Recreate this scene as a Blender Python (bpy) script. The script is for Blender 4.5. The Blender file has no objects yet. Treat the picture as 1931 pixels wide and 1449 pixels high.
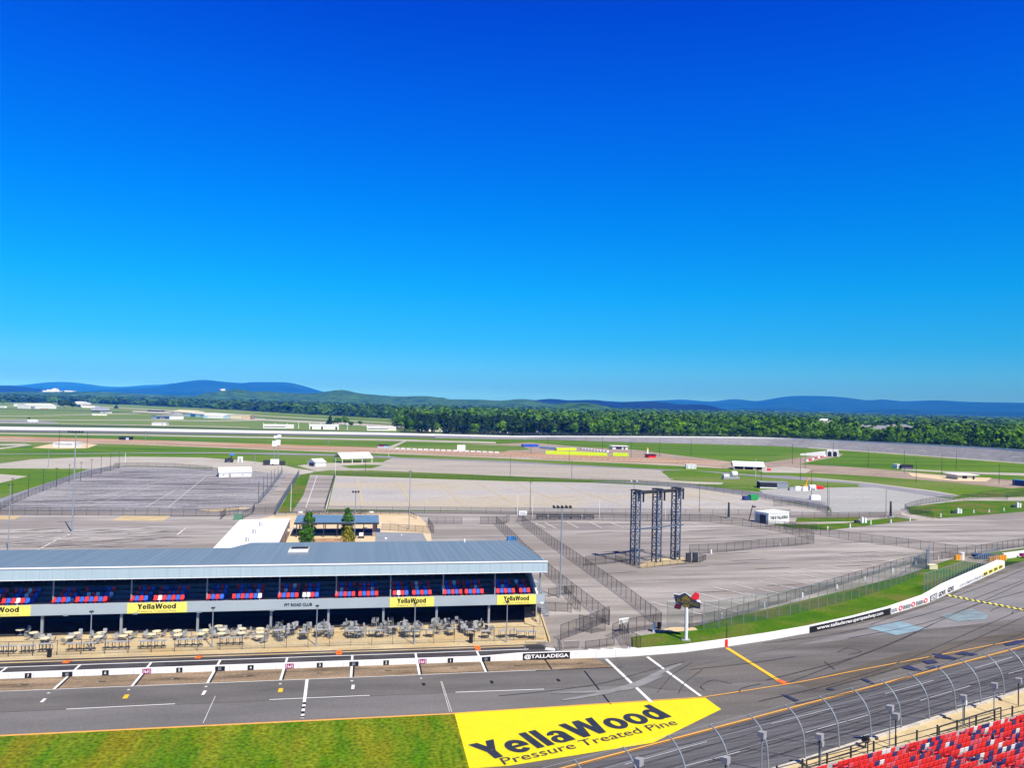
import bpy, math, random
import numpy as np
from math import radians as rad
random.seed(7)
# ---------------------------------------------------------------- camera
W_, H_, FPX, CAMH = 1931., 1449., 1470., 34.0
roll, pitch, yaw = rad(1.375), math.atan(35.6/FPX), rad(-10.48)
F = np.array([0, math.cos(pitch), math.sin(pitch)]); U0 = np.array([0, -math.sin(pitch), math.cos(pitch)]); R0 = np.array([1., 0, 0])
U = math.cos(roll)*U0-math.sin(roll)*R0; R = math.cos(roll)*R0+math.sin(roll)*U0
RZ = np.array([[math.cos(yaw), -math.sin(yaw), 0], [math.sin(yaw), math.cos(yaw), 0], [0, 0, 1.]])
R, U, F = RZ@R, RZ@U, RZ@F
sc = bpy.context.scene
cam = bpy.data.cameras.new('camera'); co = bpy.data.objects.new('camera', cam); sc.collection.objects.link(co)
from mathutils import Matrix, Vector
M = Matrix(((R[0], U[0], -F[0], 0), (R[1], U[1], -F[1], 0), (R[2], U[2], -F[2], CAMH), (0, 0, 0, 1)))
co.matrix_world = M
cam.sensor_fit = 'HORIZONTAL'; cam.sensor_width = 36; cam.lens = 36*FPX/W_; cam.clip_start = .5; cam.clip_end = 80000
sc.camera = co
# ---------------------------------------------------------------- sky, sun, exposure
sc.view_settings.view_transform = 'Standard'; sc.view_settings.look = 'None'; sc.view_settings.exposure = 0.45; sc.view_settings.gamma = 1
sc.cycles.transparent_max_bounces = 24; sc.cycles.max_bounces = 6; sc.cycles.volume_bounces = 0
SUN_AZ, SUN_EL = rad(-66.5), rad(51.5)
wd = bpy.data.worlds.new('World'); sc.world = wd; wd.use_nodes = True
nt = wd.node_tree; nt.nodes.clear()
sky = nt.nodes.new('ShaderNodeTexSky'); sky.sky_type = 'NISHITA'; sky.sun_disc = False
sky.sun_elevation = SUN_EL; sky.sun_rotation = math.pi/2-SUN_AZ; sky.altitude = 150; sky.air_density = 1; sky.dust_density = .3; sky.ozone_density = 3
tc = nt.nodes.new('ShaderNodeTexCoord'); sx = nt.nodes.new('ShaderNodeSeparateXYZ'); nt.links.new(tc.outputs['Generated'], sx.inputs[0])
rp = nt.nodes.new('ShaderNodeValToRGB'); nt.links.new(sx.outputs['Z'], rp.inputs[0])
SKYR = [(0.0, (0.118, 0.2448, 0.621)), (0.008, (0.118, 0.2448, 0.621)), (0.017, (0.098, 0.2647, 0.7113)), (0.04, (0.0883, 0.3378, 0.7708)), (0.0746, (0.041, 0.3535, 0.7236)), (0.141, (0.0086, 0.3904, 0.779)), (0.238, (0.0002, 0.3512, 0.8883)), (0.356, (0.0006, 0.2603, 1.0)), (0.454, (0.0007, 0.1713, 1.0)), (0.58, (0.05, 0.12, 0.35)), (1.0, (0.08, 0.13, 0.24))]
cr = rp.color_ramp
while len(cr.elements) < len(SKYR): cr.elements.new(.5)
for e, (p, c) in zip(cr.elements, SKYR): e.position = p; e.color = (*c, 1)
mx = nt.nodes.new('ShaderNodeMix'); mx.data_type = 'RGBA'; mx.blend_type = 'MULTIPLY'; mx.inputs[0].default_value = 1
nt.links.new(sky.outputs[0], mx.inputs[6]); nt.links.new(rp.outputs[0], mx.inputs[7])
bg = nt.nodes.new('ShaderNodeBackground'); bg.inputs[1].default_value = .15
wo = nt.nodes.new('ShaderNodeOutputWorld'); nt.links.new(mx.outputs[2], bg.inputs[0]); nt.links.new(bg.outputs[0], wo.inputs[0])
sl = bpy.data.lights.new('sun', 'SUN'); sl.energy = 4.9; sl.angle = rad(.5); sl.color = (1, .94, .84)
so = bpy.data.objects.new('sun', sl); sc.collection.objects.link(so)
sd = Vector((math.cos(SUN_EL)*math.cos(SUN_AZ), math.cos(SUN_EL)*math.sin(SUN_AZ), math.sin(SUN_EL)))
so.rotation_euler = sd.to_track_quat('Z', 'Y').to_euler(); so.location = (0, 0, 200)
# ---------------------------------------------------------------- measuring helpers: photo pixel -> point of the place
def ray(px, py): return R*(px-W_/2)/FPX-U*(py-H_/2)/FPX+F
def G(px, py, z=0.):
    d = ray(px, py); t = (z-CAMH)/d[2]; return np.array([d[0]*t, d[1]*t, z])
def Pj(p):
    p = np.array(p, float)-np.array([0, 0, CAMH]); d = p@F
    return (W_/2+FPX*(p@R)/d, H_/2-FPX*(p@U)/d)
def zt(b, py):
    lo, hi = -50, 600
    for _ in range(40):
        m = (lo+hi)/2
        if Pj((b[0], b[1], m))[1] > py: lo = m
        else: hi = m
    return (lo+hi)/2
# banked tri-oval surface: plane rising from its inner line
TP = np.array([57.6, 85.3]); TA = rad(20.2); TD = np.array([math.cos(TA), math.sin(TA)]); TN = np.array([math.sin(TA), -math.cos(TA)]); BK = 3.5/14.5
def trk(a, q, dz=0.):      # a along, q outwards
    p = TP+TD*a+TN*q; return np.array([p[0], p[1], max(q, 0)*BK+dz])
def TG(px, py, dz=0.):
    d = ray(px, py); g = G(px, py)
    if (g[:2]-TP)@TN < 0: g[2] = dz; return g
    # plane z = BK*((p-TP).TN)
    a = np.array([-BK*TN[0], -BK*TN[1], 1.]); c = -BK*(TP@TN)
    o = np.array([0, 0, CAMH]); t = (c-a@o)/(a@d); p = o+d*t; p[2] += dz; return p
# ---------------------------------------------------------------- mesh helpers
class MB:
    def __init__(s): s.v = []; s.f = []
    def add(s, vs, fs):
        n = len(s.v); s.v += [tuple(float(c) for c in v) for v in vs]; s.f += [tuple(i+n for i in f) for f in fs]; return s
    def quad(s, a, b, c, d): return s.add([a, b, c, d], [(0, 1, 2, 3)])
    def poly(s, pts): return s.add(pts, [tuple(range(len(pts)))])
    def box(s, x0, x1, y0, y1, z0, z1):
        return s.add([(x0, y0, z0), (x1, y0, z0), (x1, y1, z0), (x0, y1, z0), (x0, y0, z1), (x1, y0, z1), (x1, y1, z1), (x0, y1, z1)],
                     [(0, 3, 2, 1), (4, 5, 6, 7), (0, 1, 5, 4), (1, 2, 6, 5), (2, 3, 7, 6), (3, 0, 4, 7)])
    def hexa(s, b, t):     # bottom 4, top 4
        return s.add(list(b)+list(t), [(0, 3, 2, 1), (4, 5, 6, 7), (0, 1, 5, 4), (1, 2, 6, 5), (2, 3, 7, 6), (3, 0, 4, 7)])
    def bar(s, p, q, r, n=6, r2=None):
        p = np.array(p, float); q = np.array(q, float); d = q-p; L = np.linalg.norm(d)
        if L < 1e-6: return s
        d /= L; a = np.array([0, 0, 1.]) if abs(d[2]) < .9 else np.array([1., 0, 0]); u = np.cross(d, a); u /= np.linalg.norm(u); w = np.cross(d, u)
        r2 = r if r2 is None else r2; vs = []
        for k in range(n):
            t = 2*math.pi*k/n; e = u*math.cos(t)+w*math.sin(t); vs += [p+e*r, q+e*r2]
        fs = [(2*k, 2*((k+1) % n), 2*((k+1) % n)+1, 2*k+1) for k in range(n)]
        fs += [tuple(2*k for k in range(n))[::-1], tuple(2*k+1 for k in range(n))]
        return s.add(vs, fs)
    def path(s, pts, r, n=6):
        for a, b in zip(pts, pts[1:]): s.bar(a, b, r, n)
        return s
    def prism(s, pts, z0, z1):
        n = len(pts); vs = [(p[0], p[1], z0) for p in pts]+[(p[0], p[1], z1) for p in pts]
        return s.add(vs, [tuple(range(n))[::-1], tuple(range(n, 2*n))]+[(k, (k+1) % n, (k+1) % n+n, k+n) for k in range(n)])
    def disc(s, c, r, z0, z1, n=14): return s.prism([(c[0]+r*math.cos(2*math.pi*k/n), c[1]+r*math.sin(2*math.pi*k/n)) for k in range(n)], z0, z1)
def mesh(name, mb, m, smooth=False):
    me = bpy.data.meshes.new(name); me.from_pydata(mb.v, [], mb.f)
    if m: me.materials.append(m)
    me.validate(); me.update()
    if smooth:
        for p in me.polygons: p.use_smooth = True
    return me
def link(o): sc.collection.objects.link(o); return o
def part(name, mb, m=None, parent=None, label=None, smooth=False):
    o = link(bpy.data.objects.new(name, mb if isinstance(mb, bpy.types.Mesh) else mesh(name, mb, m, smooth)))
    if parent: o.parent = parent
    if label: o['label'] = label
    return o
def tag(o, label, cat, group=None):
    o['label'] = label; o['category'] = cat
    if group: o['group'] = group
    return o
def thing(name, label, cat, loc=(0, 0, 0), rz=0., group=None):
    o = link(bpy.data.objects.new(name, None)); o.location = [float(c) for c in loc]; o.rotation_euler = (0, 0, rz); o.empty_display_size = .5
    return tag(o, label, cat, group)
def single(name, mb, m, label, cat, group=None, loc=None, rz=0):
    o = part(name, mb, m); tag(o, label, cat, group)
    if loc is not None: o.location = [float(c) for c in loc]; o.rotation_euler = (0, 0, rz)
    return o
def struct(name, mb, m, smooth=False): o = part(name, mb, m, smooth=smooth); o['kind'] = 'structure'; return o
KIDS = {}
def dup(root, loc, rz=0., label=None, group=None):
    def cp(o, par):
        c = o.copy(); link(c); c.parent = par
        for ch in o.children: cp(ch, c)
        return c
    r = cp(root, None); r.location = [float(c) for c in loc]; r.rotation_euler = (0, 0, rz)
    if label: r['label'] = label
    if group: r['group'] = group
    return r
ORD = ['first', 'second', 'third', 'fourth', 'fifth', 'sixth', 'seventh', 'eighth', 'ninth', 'tenth', 'eleventh', 'twelfth', 'thirteenth', 'fourteenth', 'fifteenth', 'sixteenth', 'seventeenth', 'eighteenth', 'nineteenth', 'twentieth', 'twenty-first', 'twenty-second', 'twenty-third', 'twenty-fourth', 'twenty-fifth', 'twenty-sixth', 'twenty-seventh', 'twenty-eighth', 'twenty-ninth', 'thirtieth']
# ---------------------------------------------------------------- materials
def mat(name, col, rough=.8, col2=None, scale=.3, stretch=(1, 1, 1), lo=.35, hi=.65, metal=0., fine=0., fscale=8., rot=0., bump=0., spec=.3, third=None, tscale=.05, det=6):
    m = bpy.data.materials.new(name); m.use_nodes = True; n = m.node_tree; b = n.nodes['Principled BSDF']
    spec = .05 if rough >= .8 else spec
    b.inputs['Roughness'].default_value = rough; b.inputs['Metallic'].default_value = metal; b.inputs['Specular IOR Level'].default_value = spec
    b.inputs['Base Color'].default_value = (*col, 1)
    if col2 is None and fine == 0: return m
    ge = n.nodes.new('ShaderNodeNewGeometry'); mp = n.nodes.new('ShaderNodeMapping'); n.links.new(ge.outputs['Position'], mp.inputs[0])
    mp.vector_type = 'POINT'; mp.inputs['Scale'].default_value = stretch; mp.inputs['Rotation'].default_value = (0, 0, rot)
    out = None
    if col2 is not None:
        ns = n.nodes.new('ShaderNodeTexNoise'); ns.inputs['Scale'].default_value = scale; ns.inputs['Detail'].default_value = det; ns.inputs['Roughness'].default_value = .6
        n.links.new(mp.outputs[0], ns.inputs[0])
        r = n.nodes.new('ShaderNodeValToRGB'); r.color_ramp.elements[0].position = lo; r.color_ramp.elements[1].position = hi
        r.color_ramp.elements[0].color = (*col, 1); r.color_ramp.elements[1].color = (*col2, 1)
        n.links.new(ns.outputs[0], r.inputs[0]); out = r.outputs[0]
        if third is not None:
            n3 = n.nodes.new('ShaderNodeTexNoise'); n3.inputs['Scale'].default_value = tscale; n3.inputs['Detail'].default_value = 5; n.links.new(mp.outputs[0], n3.inputs[0])
            r3 = n.nodes.new('ShaderNodeMapRange'); r3.inputs[1].default_value = .48; r3.inputs[2].default_value = .62; n.links.new(n3.outputs[0], r3.inputs[0])
            mi = n.nodes.new('ShaderNodeMix'); mi.data_type = 'RGBA'; n.links.new(r3.outputs[0], mi.inputs[0]); n.links.new(out, mi.inputs[6]); mi.inputs[7].default_value = (*third, 1); out = mi.outputs[2]
    else:
        rg = n.nodes.new('ShaderNodeRGB'); rg.outputs[0].default_value = (*col, 1); out = rg.outputs[0]
    if fine:
        n2 = n.nodes.new('ShaderNodeTexNoise'); n2.inputs['Scale'].default_value = fscale; n2.inputs['Detail'].default_value = 3; n.links.new(ge.outputs['Position'], n2.inputs[0])
        mr = n.nodes.new('ShaderNodeMapRange'); mr.inputs[1].default_value = .3; mr.inputs[2].default_value = .7; mr.inputs[3].default_value = 1-fine; mr.inputs[4].default_value = 1+fine; n.links.new(n2.outputs[0], mr.inputs[0])
        mm = n.nodes.new('ShaderNodeVectorMath'); mm.operation = 'SCALE'; n.links.new(out, mm.inputs[0]); n.links.new(mr.outputs[0], mm.inputs['Scale']); out = mm.outputs[0]
        if bump:
            bp = n.nodes.new('ShaderNodeBump'); bp.inputs['Strength'].default_value = bump; bp.inputs['Distance'].default_value = .1; n.links.new(n2.outputs[0], bp.inputs['Height']); n.links.new(bp.outputs[0], b.inputs['Normal'])
    n.links.new(out, b.inputs['Base Color'])
    return m
def meshmat(name, col, dens):
    m = bpy.data.materials.new(name); m.use_nodes = True; n = m.node_tree; b = n.nodes['Principled BSDF']; b.inputs['Base Color'].default_value = (*col, 1); b.inputs['Roughness'].default_value = .6
    b.inputs['Alpha'].default_value = dens; return m
K = {}
K['asphalt_lot'] = mat('parking_asphalt', (.175, .16, .15), .9, (.40, .368, .35), .12, (.22, 1.7, 1), .32, .62, fine=.10, fscale=2.5, third=(.235, .212, .196), tscale=.05)
K['asphalt_pit'] = mat('pit_road_asphalt', (.105, .101, .098), .85, (.165, .158, .153), .25, (.25, 1, 1), .3, .7, fine=.12, fscale=5)
K['asphalt_pit2'] = mat('pit_road_asphalt_light', (.135, .131, .13), .85, (.19, .182, .18), .2, (.2, 1, 1), .3, .7, fine=.12, fscale=5)
K['asphalt_apron'] = mat('apron_asphalt', (.08, .075, .071), .85, (.185, .175, .168), .22, (.16, 1.3, 1), .3, .7, fine=.14, fscale=4, rot=-.35, third=(.155, .142, .13), tscale=.12)
K['apron_light'] = mat('pale_lilac_asphalt', (.165, .158, .162), .85, (.25, .24, .245), .2, (.16, 1.3, 1), .3, .7, fine=.12, fscale=4, rot=-.45)
K['apron_brown'] = mat('brownish_worn_asphalt', (.075, .066, .056), .85, (.15, .132, .112), .25, (.12, 1.5, 1), .3, .7, fine=.14, fscale=4, rot=-.42)
K['fencewall'] = mat('weathered_cream_concrete', (.58, .54, .46), .85, (.42, .39, .34), .9, fine=.1)
K['track'] = mat('banked_track_asphalt', (.085, .082, .086), .8, (.185, .18, .188), .9, (.045, 1.6, 1), .32, .66, fine=.12, fscale=6, rot=-TA)
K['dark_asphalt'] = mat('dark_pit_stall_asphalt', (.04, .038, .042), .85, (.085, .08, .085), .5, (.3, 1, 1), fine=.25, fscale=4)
K['box_concrete'] = mat('stained_pit_box_concrete', (.13, .098, .066), .85, (.33, .245, .16), .35, (.35, 2.2, 1), .34, .66, fine=.2, fscale=3)
K['patio'] = mat('tan_concrete', (.42, .335, .20), .9, (.56, .46, .29), .4, (.5, 1, 1), fine=.12, fscale=3, third=(.50, .37, .19), tscale=.25)
K['walk'] = mat('tan_walkway_concrete', (.48, .38, .21), .9, (.58, .47, .28), .5, fine=.08)
K['leftlot'] = mat('streaky_dark_lot', (.115, .11, .118), .9, (.36, .345, .36), .22, (.10, 1.5, 1), .38, .64, fine=.25, fscale=.9, third=(.30, .29, .30), tscale=.05)
K['bigconc'] = mat('pale_concrete_lot', (.35, .335, .335), .9, (.43, .405, .38), .05, (.3, 1, 1), fine=.1, fscale=.8, third=(.42, .375, .30), tscale=.03)
K['smallconc'] = mat('pale_beige_lot', (.32, .295, .265), .9, (.41, .365, .31), .06, (.3, 1, 1), fine=.1, fscale=.6)
K['paleright'] = mat('pale_grey_lot', (.31, .31, .305), .9, (.38, .38, .37), .04, (.3, 1, 1), fine=.1, fscale=.6)
K['roadgrey'] = mat('grey_road', (.20, .20, .23), .9, (.27, .27, .30), .05, fine=.1, fscale=.8)
K['roadlight'] = mat('light_gravel_road', (.36, .33, .295), .9, (.44, .41, .36), .05, fine=.1, fscale=.8)
K['redclay'] = mat('red_clay_strip', (.33, .185, .10), .95, (.46, .29, .17), .06, (.4, 1.5, 1), fine=.2, fscale=.5, third=(.42, .31, .25), tscale=.03)
K['claydark'] = mat('brown_gravel', (.24, .185, .145), .95, (.37, .30, .245), .1, (.5, 1.5, 1), fine=.2, fscale=.6)
K['sand'] = mat('sandy_ground', (.55, .42, .26), .95, (.64, .52, .36), .1, fine=.1)
K['grass_near'] = mat('near_grass', (.065, .155, .002), .95, (.22, .225, .012), .22, (1.6, .38, 1), .42, .74, fine=.55, fscale=2.6, bump=.4, third=(.165, .165, .006), tscale=.16, rot=.12)
K['grass_bank'] = mat('green_bank_grass', (.045, .125, .004), .95, (.085, .165, .006), .2, (1, 1, 1), fine=.3, fscale=3, bump=.3, third=(.13, .14, .03), tscale=.1)
K['grass_in'] = mat('infield_grass', (.055, .14, .006), .95, (.12, .20, .008), .035, (.3, 1.4, 1), fine=.15, fscale=.5, third=(.14, .19, .04), tscale=.012)
K['grass_mown'] = mat('mown_striped_grass', (.05, .125, .005), .95, (.115, .20, .012), .12, (.02, 1., 1), .44, .56, fine=.12, fscale=.5, rot=.35)
K['grass_field'] = mat('pale_field_grass', (.12, .19, .04), .95, (.19, .23, .06), .01, (.2, 1.6, 1), fine=.12, fscale=.2, third=(.11, .21, .05), tscale=.006)
K['grass_dark'] = mat('dark_verge_grass', (.055, .095, .03), .95, (.09, .12, .04), .03, fine=.2, fscale=.4)
K['woodfloor'] = mat('wood_floor', (.018, .045, .012), 1, (.035, .075, .018), .004, fine=.3, fscale=.02)
K['white'] = mat('white_paint', (.80, .80, .80), .6, (.74, .74, .73), .6, fine=.02)
K['wallwhite'] = mat('white_wall_paint', (.82, .82, .81), .6, (.70, .70, .68), .35, (.4, 1, 3), .3, .8, fine=.02)
K['yellow'] = mat('yellow_ground_paint', (.78, .64, .004), .7, (.74, .60, .006), .3, fine=.05, fscale=2.5)
K['ink'] = mat('dark_navy_paint', (.018, .024, .042), .7, (.03, .037, .055), .8, fine=.1)
K['signyellow'] = mat('yellow_sign', (.80, .72, .13), .6)
K['black'] = mat('black_paint', (.012, .012, .013), .6)
K['magenta'] = mat('magenta_panel', (.28, .02, .13), .6)
K['orange'] = mat('orange_paint', (.85, .15, .02), .6)
K['stripeorange'] = mat('orange_yellow_line', (.80, .40, .05), .7, (.62, .34, .10), 1., fine=.1)
K['lineyellow'] = mat('amber_line_paint', (.85, .50, .02), .7, (.8, .44, .03), 1.)
K['roof'] = mat('blue_grey_metal_roof', (.145, .20, .245), .5, (.18, .243, .29), .15, (4., .05, 1), .3, .7, fine=.03, spec=.3)
K['fascia'] = mat('pale_blue_grey_panel', (.36, .47, .52), .6, (.40, .51, .56), .7, (2., 1, .1), .3, .7)
K['balcony'] = mat('grey_balcony_panel', (.33, .39, .43), .6, (.36, .42, .45), .3)
K['steel'] = mat('grey_steel', (.28, .31, .34), .5, metal=.2)
K['galv'] = mat('galvanised_steel', (.27, .31, .35), .45, metal=.3)
K['pale_metal'] = mat('pale_grey_metal', (.30, .31, .315), .55)
K['sign_maroon'] = mat('dark_maroon_panel', (.07, .008, .02), .6)
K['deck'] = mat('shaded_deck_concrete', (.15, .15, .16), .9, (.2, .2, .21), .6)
K['darksteel'] = mat('dark_steel', (.035, .038, .045), .6)
K['bluesteel'] = mat('blue_grey_lattice_steel', (.10, .14, .20), .5, metal=.2)
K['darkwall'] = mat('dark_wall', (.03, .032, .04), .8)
K['greyconc'] = mat('grey_concrete', (.30, .31, .33), .85, (.36, .36, .38), .6)
K['seat_red'] = mat('red_plastic', (.80, .035, .03), .45, spec=.5)
K['seat_blue'] = mat('blue_plastic', (.03, .13, .62), .45, spec=.5)
K['seat_navy'] = mat('navy_plastic', (.035, .045, .17), .45, spec=.5)
K['seat_white'] = mat('white_plastic', (.78, .78, .80), .45, spec=.5)
K['seat_pink'] = mat('faded_red_plastic', (.72, .10, .13), .5, spec=.5)
K['cream'] = mat('cream_wall', (.66, .60, .42), .8, (.6, .55, .4), .2)
K['bwhite'] = mat('white_wall', (.76, .76, .74), .7, (.70, .70, .68), .3)
K['bblue'] = mat('blue_wall', (.05, .20, .50), .6)
K['blblue'] = mat('light_blue_wall', (.42, .60, .70), .6)
K['greyroof'] = mat('grey_membrane_roof', (.22, .24, .27), .8, (.26, .28, .31), .3)
K['whiteroof'] = mat('white_membrane_roof', (.80, .82, .84), .7, (.76, .79, .82), .2)
K['glass'] = mat('dark_glass', (.02, .025, .03), .35, spec=.25)
K['lime'] = mat('lime_plastic', (.62, .82, .01), .5)
K['dgreen'] = mat('green_container', (.02, .33, .08), .5)
K['navyc'] = mat('navy_container', (.02, .05, .16), .6)
K['bluec'] = mat('blue_crate', (.03, .09, .50), .6)
K['greycrate'] = mat('pale_blue_crate', (.28, .40, .55), .6)
K['red'] = mat('red_paint', (.75, .02, .02), .5)
K['amber'] = mat('amber_barrel', (.85, .38, .02), .5)
K['bark'] = mat('bark', (.10, .075, .05), .95, (.14, .11, .08), 3.)
K['patch'] = mat('faded_blue_ground_paint', (.25, .38, .45), .8, (.19, .26, .31), .8, (.4, 1, 1), fine=.1, rot=-.4)
K['patch2'] = mat('worn_blue_ground_paint', (.24, .34, .38), .8, (.17, .20, .22), .6, (.4, 1.4, 1), fine=.15, rot=-.4)
K['tarpatch'] = mat('navy_tar_patch', (.025, .03, .09), .6, (.04, .04, .08), .8)
K['rubber'] = mat('rubber_mark', (.05, .05, .056), .8, (.10, .098, .105), 1.2, fine=.1)
K['worn'] = mat('worn_asphalt_streak', (.17, .155, .148), .9, (.24, .22, .205), 1., fine=.1)
K['rubberlot'] = mat('dark_lot_streak', (.085, .08, .088), .9, (.15, .143, .15), 1., fine=.1)
K['floorshade'] = mat('painted_floor_shade', (.035, .033, .032), .8, (.05, .047, .045), .5)  # dark tone that paints shade onto the floor under the balcony
K['skid'] = mat('pale_scuff', (.27, .265, .27), .8, (.20, .197, .205), 1.0, (.4, 1, 1), fine=.1)
K['faint'] = mat('faded_line_paint', (.66, .64, .62), .8, (.50, .48, .46), .8)
K['tanline'] = mat('faded_yellow_line', (.50, .41, .24), .8, (.43, .38, .30), .35, lo=.4, hi=.55)
K['fencemesh'] = meshmat('black_chain_link', (.03, .028, .026), .30)
K['greymesh'] = meshmat('green_grey_chain_link', (.08, .13, .10), .26)
K['bluemesh'] = meshmat('blue_grey_windscreen_mesh', (.16, .22, .32), .72)
K['catchmesh'] = meshmat('catch_wire', (.12, .12, .12), .10)
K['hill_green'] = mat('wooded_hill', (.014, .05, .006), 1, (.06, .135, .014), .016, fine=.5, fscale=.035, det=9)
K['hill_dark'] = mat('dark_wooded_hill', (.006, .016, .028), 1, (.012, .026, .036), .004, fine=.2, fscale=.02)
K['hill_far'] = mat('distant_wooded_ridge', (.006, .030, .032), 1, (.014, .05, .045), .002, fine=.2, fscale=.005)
# ---------------------------------------------------------------- lettering
def letters(s, O, ux, uy, bold=.0, depth=.02, un=None, flip=False, space=1.):
    """lettering fitted to the parallelogram O, O+ux, O+uy"""
    cu = bpy.data.curves.new('t', 'FONT'); cu.body = s; cu.size = 1; cu.offset = bold; cu.space_character = space; cu.extrude = 0; cu.resolution_u = 3
    o = link(bpy.data.objects.new('t', cu)); bpy.context.view_layer.update()
    me = bpy.data.meshes.new_from_object(o.evaluated_get(bpy.context.evaluated_depsgraph_get()))
    n = len(me.vertices); a = np.empty(n*3); me.vertices.foreach_get('co', a); a = a.reshape(-1, 3)
    fs = [tuple(p.vertices) for p in me.polygons]
    bpy.data.objects.remove(o); bpy.data.curves.remove(cu); bpy.data.meshes.remove(me)
    mn, mxx = a.min(0), a.max(0)
    if ',' in s or 'y' in s or 'g' in s or 'p' in s: pass
    x = (a[:, 0]-mn[0])/(mxx[0]-mn[0]); y = (a[:, 1]-mn[1])/(mxx[1]-mn[1])
    if flip: x = 1-x
    O, ux, uy = (np.array(q, float) for q in (O, ux, uy))
    if un is None: un = np.cross(ux, uy); un = un/np.linalg.norm(un)
    un = np.array(un, float)
    v = O+np.outer(x, ux)+np.outer(y, uy)+un*depth
    mb = MB(); mb.add(v, fs); return mb

# heavy hand-drawn letterforms for the big painted name (cap height 1)
def _ring(cx, cy, rx, ry, ix, iy, a0=0, a1=360, n=22):
    P = []
    for k in range(n):
        t0, t1 = rad(a0+(a1-a0)*k/n), rad(a0+(a1-a0)*(k+1)/n)
        P.append([(cx+rx*math.cos(t0), cy+ry*math.sin(t0)), (cx+rx*math.cos(t1), cy+ry*math.sin(t1)), (cx+ix*math.cos(t1), cy+iy*math.sin(t1)), (cx+ix*math.cos(t0), cy+iy*math.sin(t0))])
    return P
HG = {'Y': (.92, [[[(0, 1), (.32, 1), (.60, .50), (.30, .40)]], [[(.62, 1), (.92, 1), (.60, .40), (.44, .58)]], [[(.30, 0), (.60, 0), (.60, .46), (.30, .44)]]]),
      'e': (.80, [_ring(.39, .36, .39, .38, .14, .19, 0, 322), [[(.14, .30), (.78, .30), (.78, .43), (.14, .43)]]]),
      'l': (.34, [[[(.03, 0), (.31, 0), (.31, 1), (.03, 1)]]]),
      'a': (.78, [_ring(.31, .22, .31, .235, .09, .10), [[(.44, 0), (.73, 0), (.71, .50), (.44, .50)]], _ring(.37, .46, .34, .28, .09, .13, 0, 165, 12)]),
      'W': (1.40, [[[(0, 1), (.30, 1), (.50, 0), (.22, 0)]], [[(.27, 0), (.50, 0), (.83, 1), (.56, 1)]], [[(.60, 1), (.84, 1), (1.10, 0), (.84, 0)]], [[(.88, 0), (1.12, 0), (1.40, 1), (1.11, 1)]]]),
      'o': (.82, [_ring(.40, .36, .40, .38, .13, .20)]),
      'd': (.84, [_ring(.36, .36, .36, .38, .11, .20), [[(.52, 0), (.80, 0), (.80, 1), (.52, 1)]]])}
def heavy(s, O, ux, uy, un, depth=0., step=.0015):
    tot = sum(HG[c][0]+.035 for c in s)-.035; x = 0; O, ux, uy, un = (np.array(q, float) for q in (O, ux, uy, un)); mb = MB()
    for c in s:
        w, strokes = HG[c]
        for i, st in enumerate(strokes):
            for q in st: mb.poly([O+ux*((x+a)/tot)+uy*b+un*(depth+i*step) for a, b in q])
        x += w+.035
    return mb
# ---------------------------------------------------------------- ground sheets
LV = {}
LZ = .016
def lz(l): LV[l] = LV.get(l, 0)+1; assert LV[l] < 62, l; return LZ*l+.00025*LV[l]
def sheet(name, m, pts, k=.006, px=True, z=None):
    zz = z
    P = [G(*p) if px else np.array([p[0], p[1], 0.]) for p in pts]
    mb = MB().poly([(p[0], p[1], zz) for p in P]); return struct(name, mb, K[m] if isinstance(m, str) else m)
def strip(mb, a, b, w, z, fn=G):
    A, B = fn(*a), fn(*b); d = B[:2]-A[:2]; L = np.linalg.norm(d); n = np.array([-d[1], d[0]])/L*w/2
    return mb.quad((A[0]+n[0], A[1]+n[1], A[2]+z), (A[0]-n[0], A[1]-n[1], A[2]+z), (B[0]-n[0], B[1]-n[1], B[2]+z), (B[0]+n[0], B[1]+n[1], B[2]+z))
def ribbon(pts, w, z, fn=G, taper=False):
    P = [fn(*p) for p in pts]; mb = MB(); L = []; Rr = []
    for i, p in enumerate(P):
        d = (P[min(i+1, len(P)-1)]-P[max(i-1, 0)])[:2]; d /= np.linalg.norm(d)+1e-9; n = np.array([-d[1], d[0]])
        ww = w/2*(1 if not taper else (.35+.65*math.sin(math.pi*i/(len(P)-1))))
        L.append((p[0]+n[0]*ww, p[1]+n[1]*ww, p[2]+z)); Rr.append((p[0]-n[0]*ww, p[1]-n[1]*ww, p[2]+z))
    k = len(P); mb.add(L+Rr, [(i, i+1, k+i+1, k+i) for i in range(k-1)]); return mb
def smooth_pts(pts, n=6):
    out = []
    for i in range(len(pts)-1):
        p0, p1, p2, p3 = (np.array(pts[max(0, min(len(pts)-1, j))], float) for j in (i-1, i, i+1, i+2))
        for k in range(n):
            t = k/n; out.append(tuple(.5*((2*p1)+(-p0+p2)*t+(2*p0-5*p1+4*p2-p3)*t*t+(-p0+3*p1-3*p2+p3)*t**3)))
    out.append(tuple(float(c) for c in pts[-1])); return out
HAZE = 9.3e-5
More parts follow.
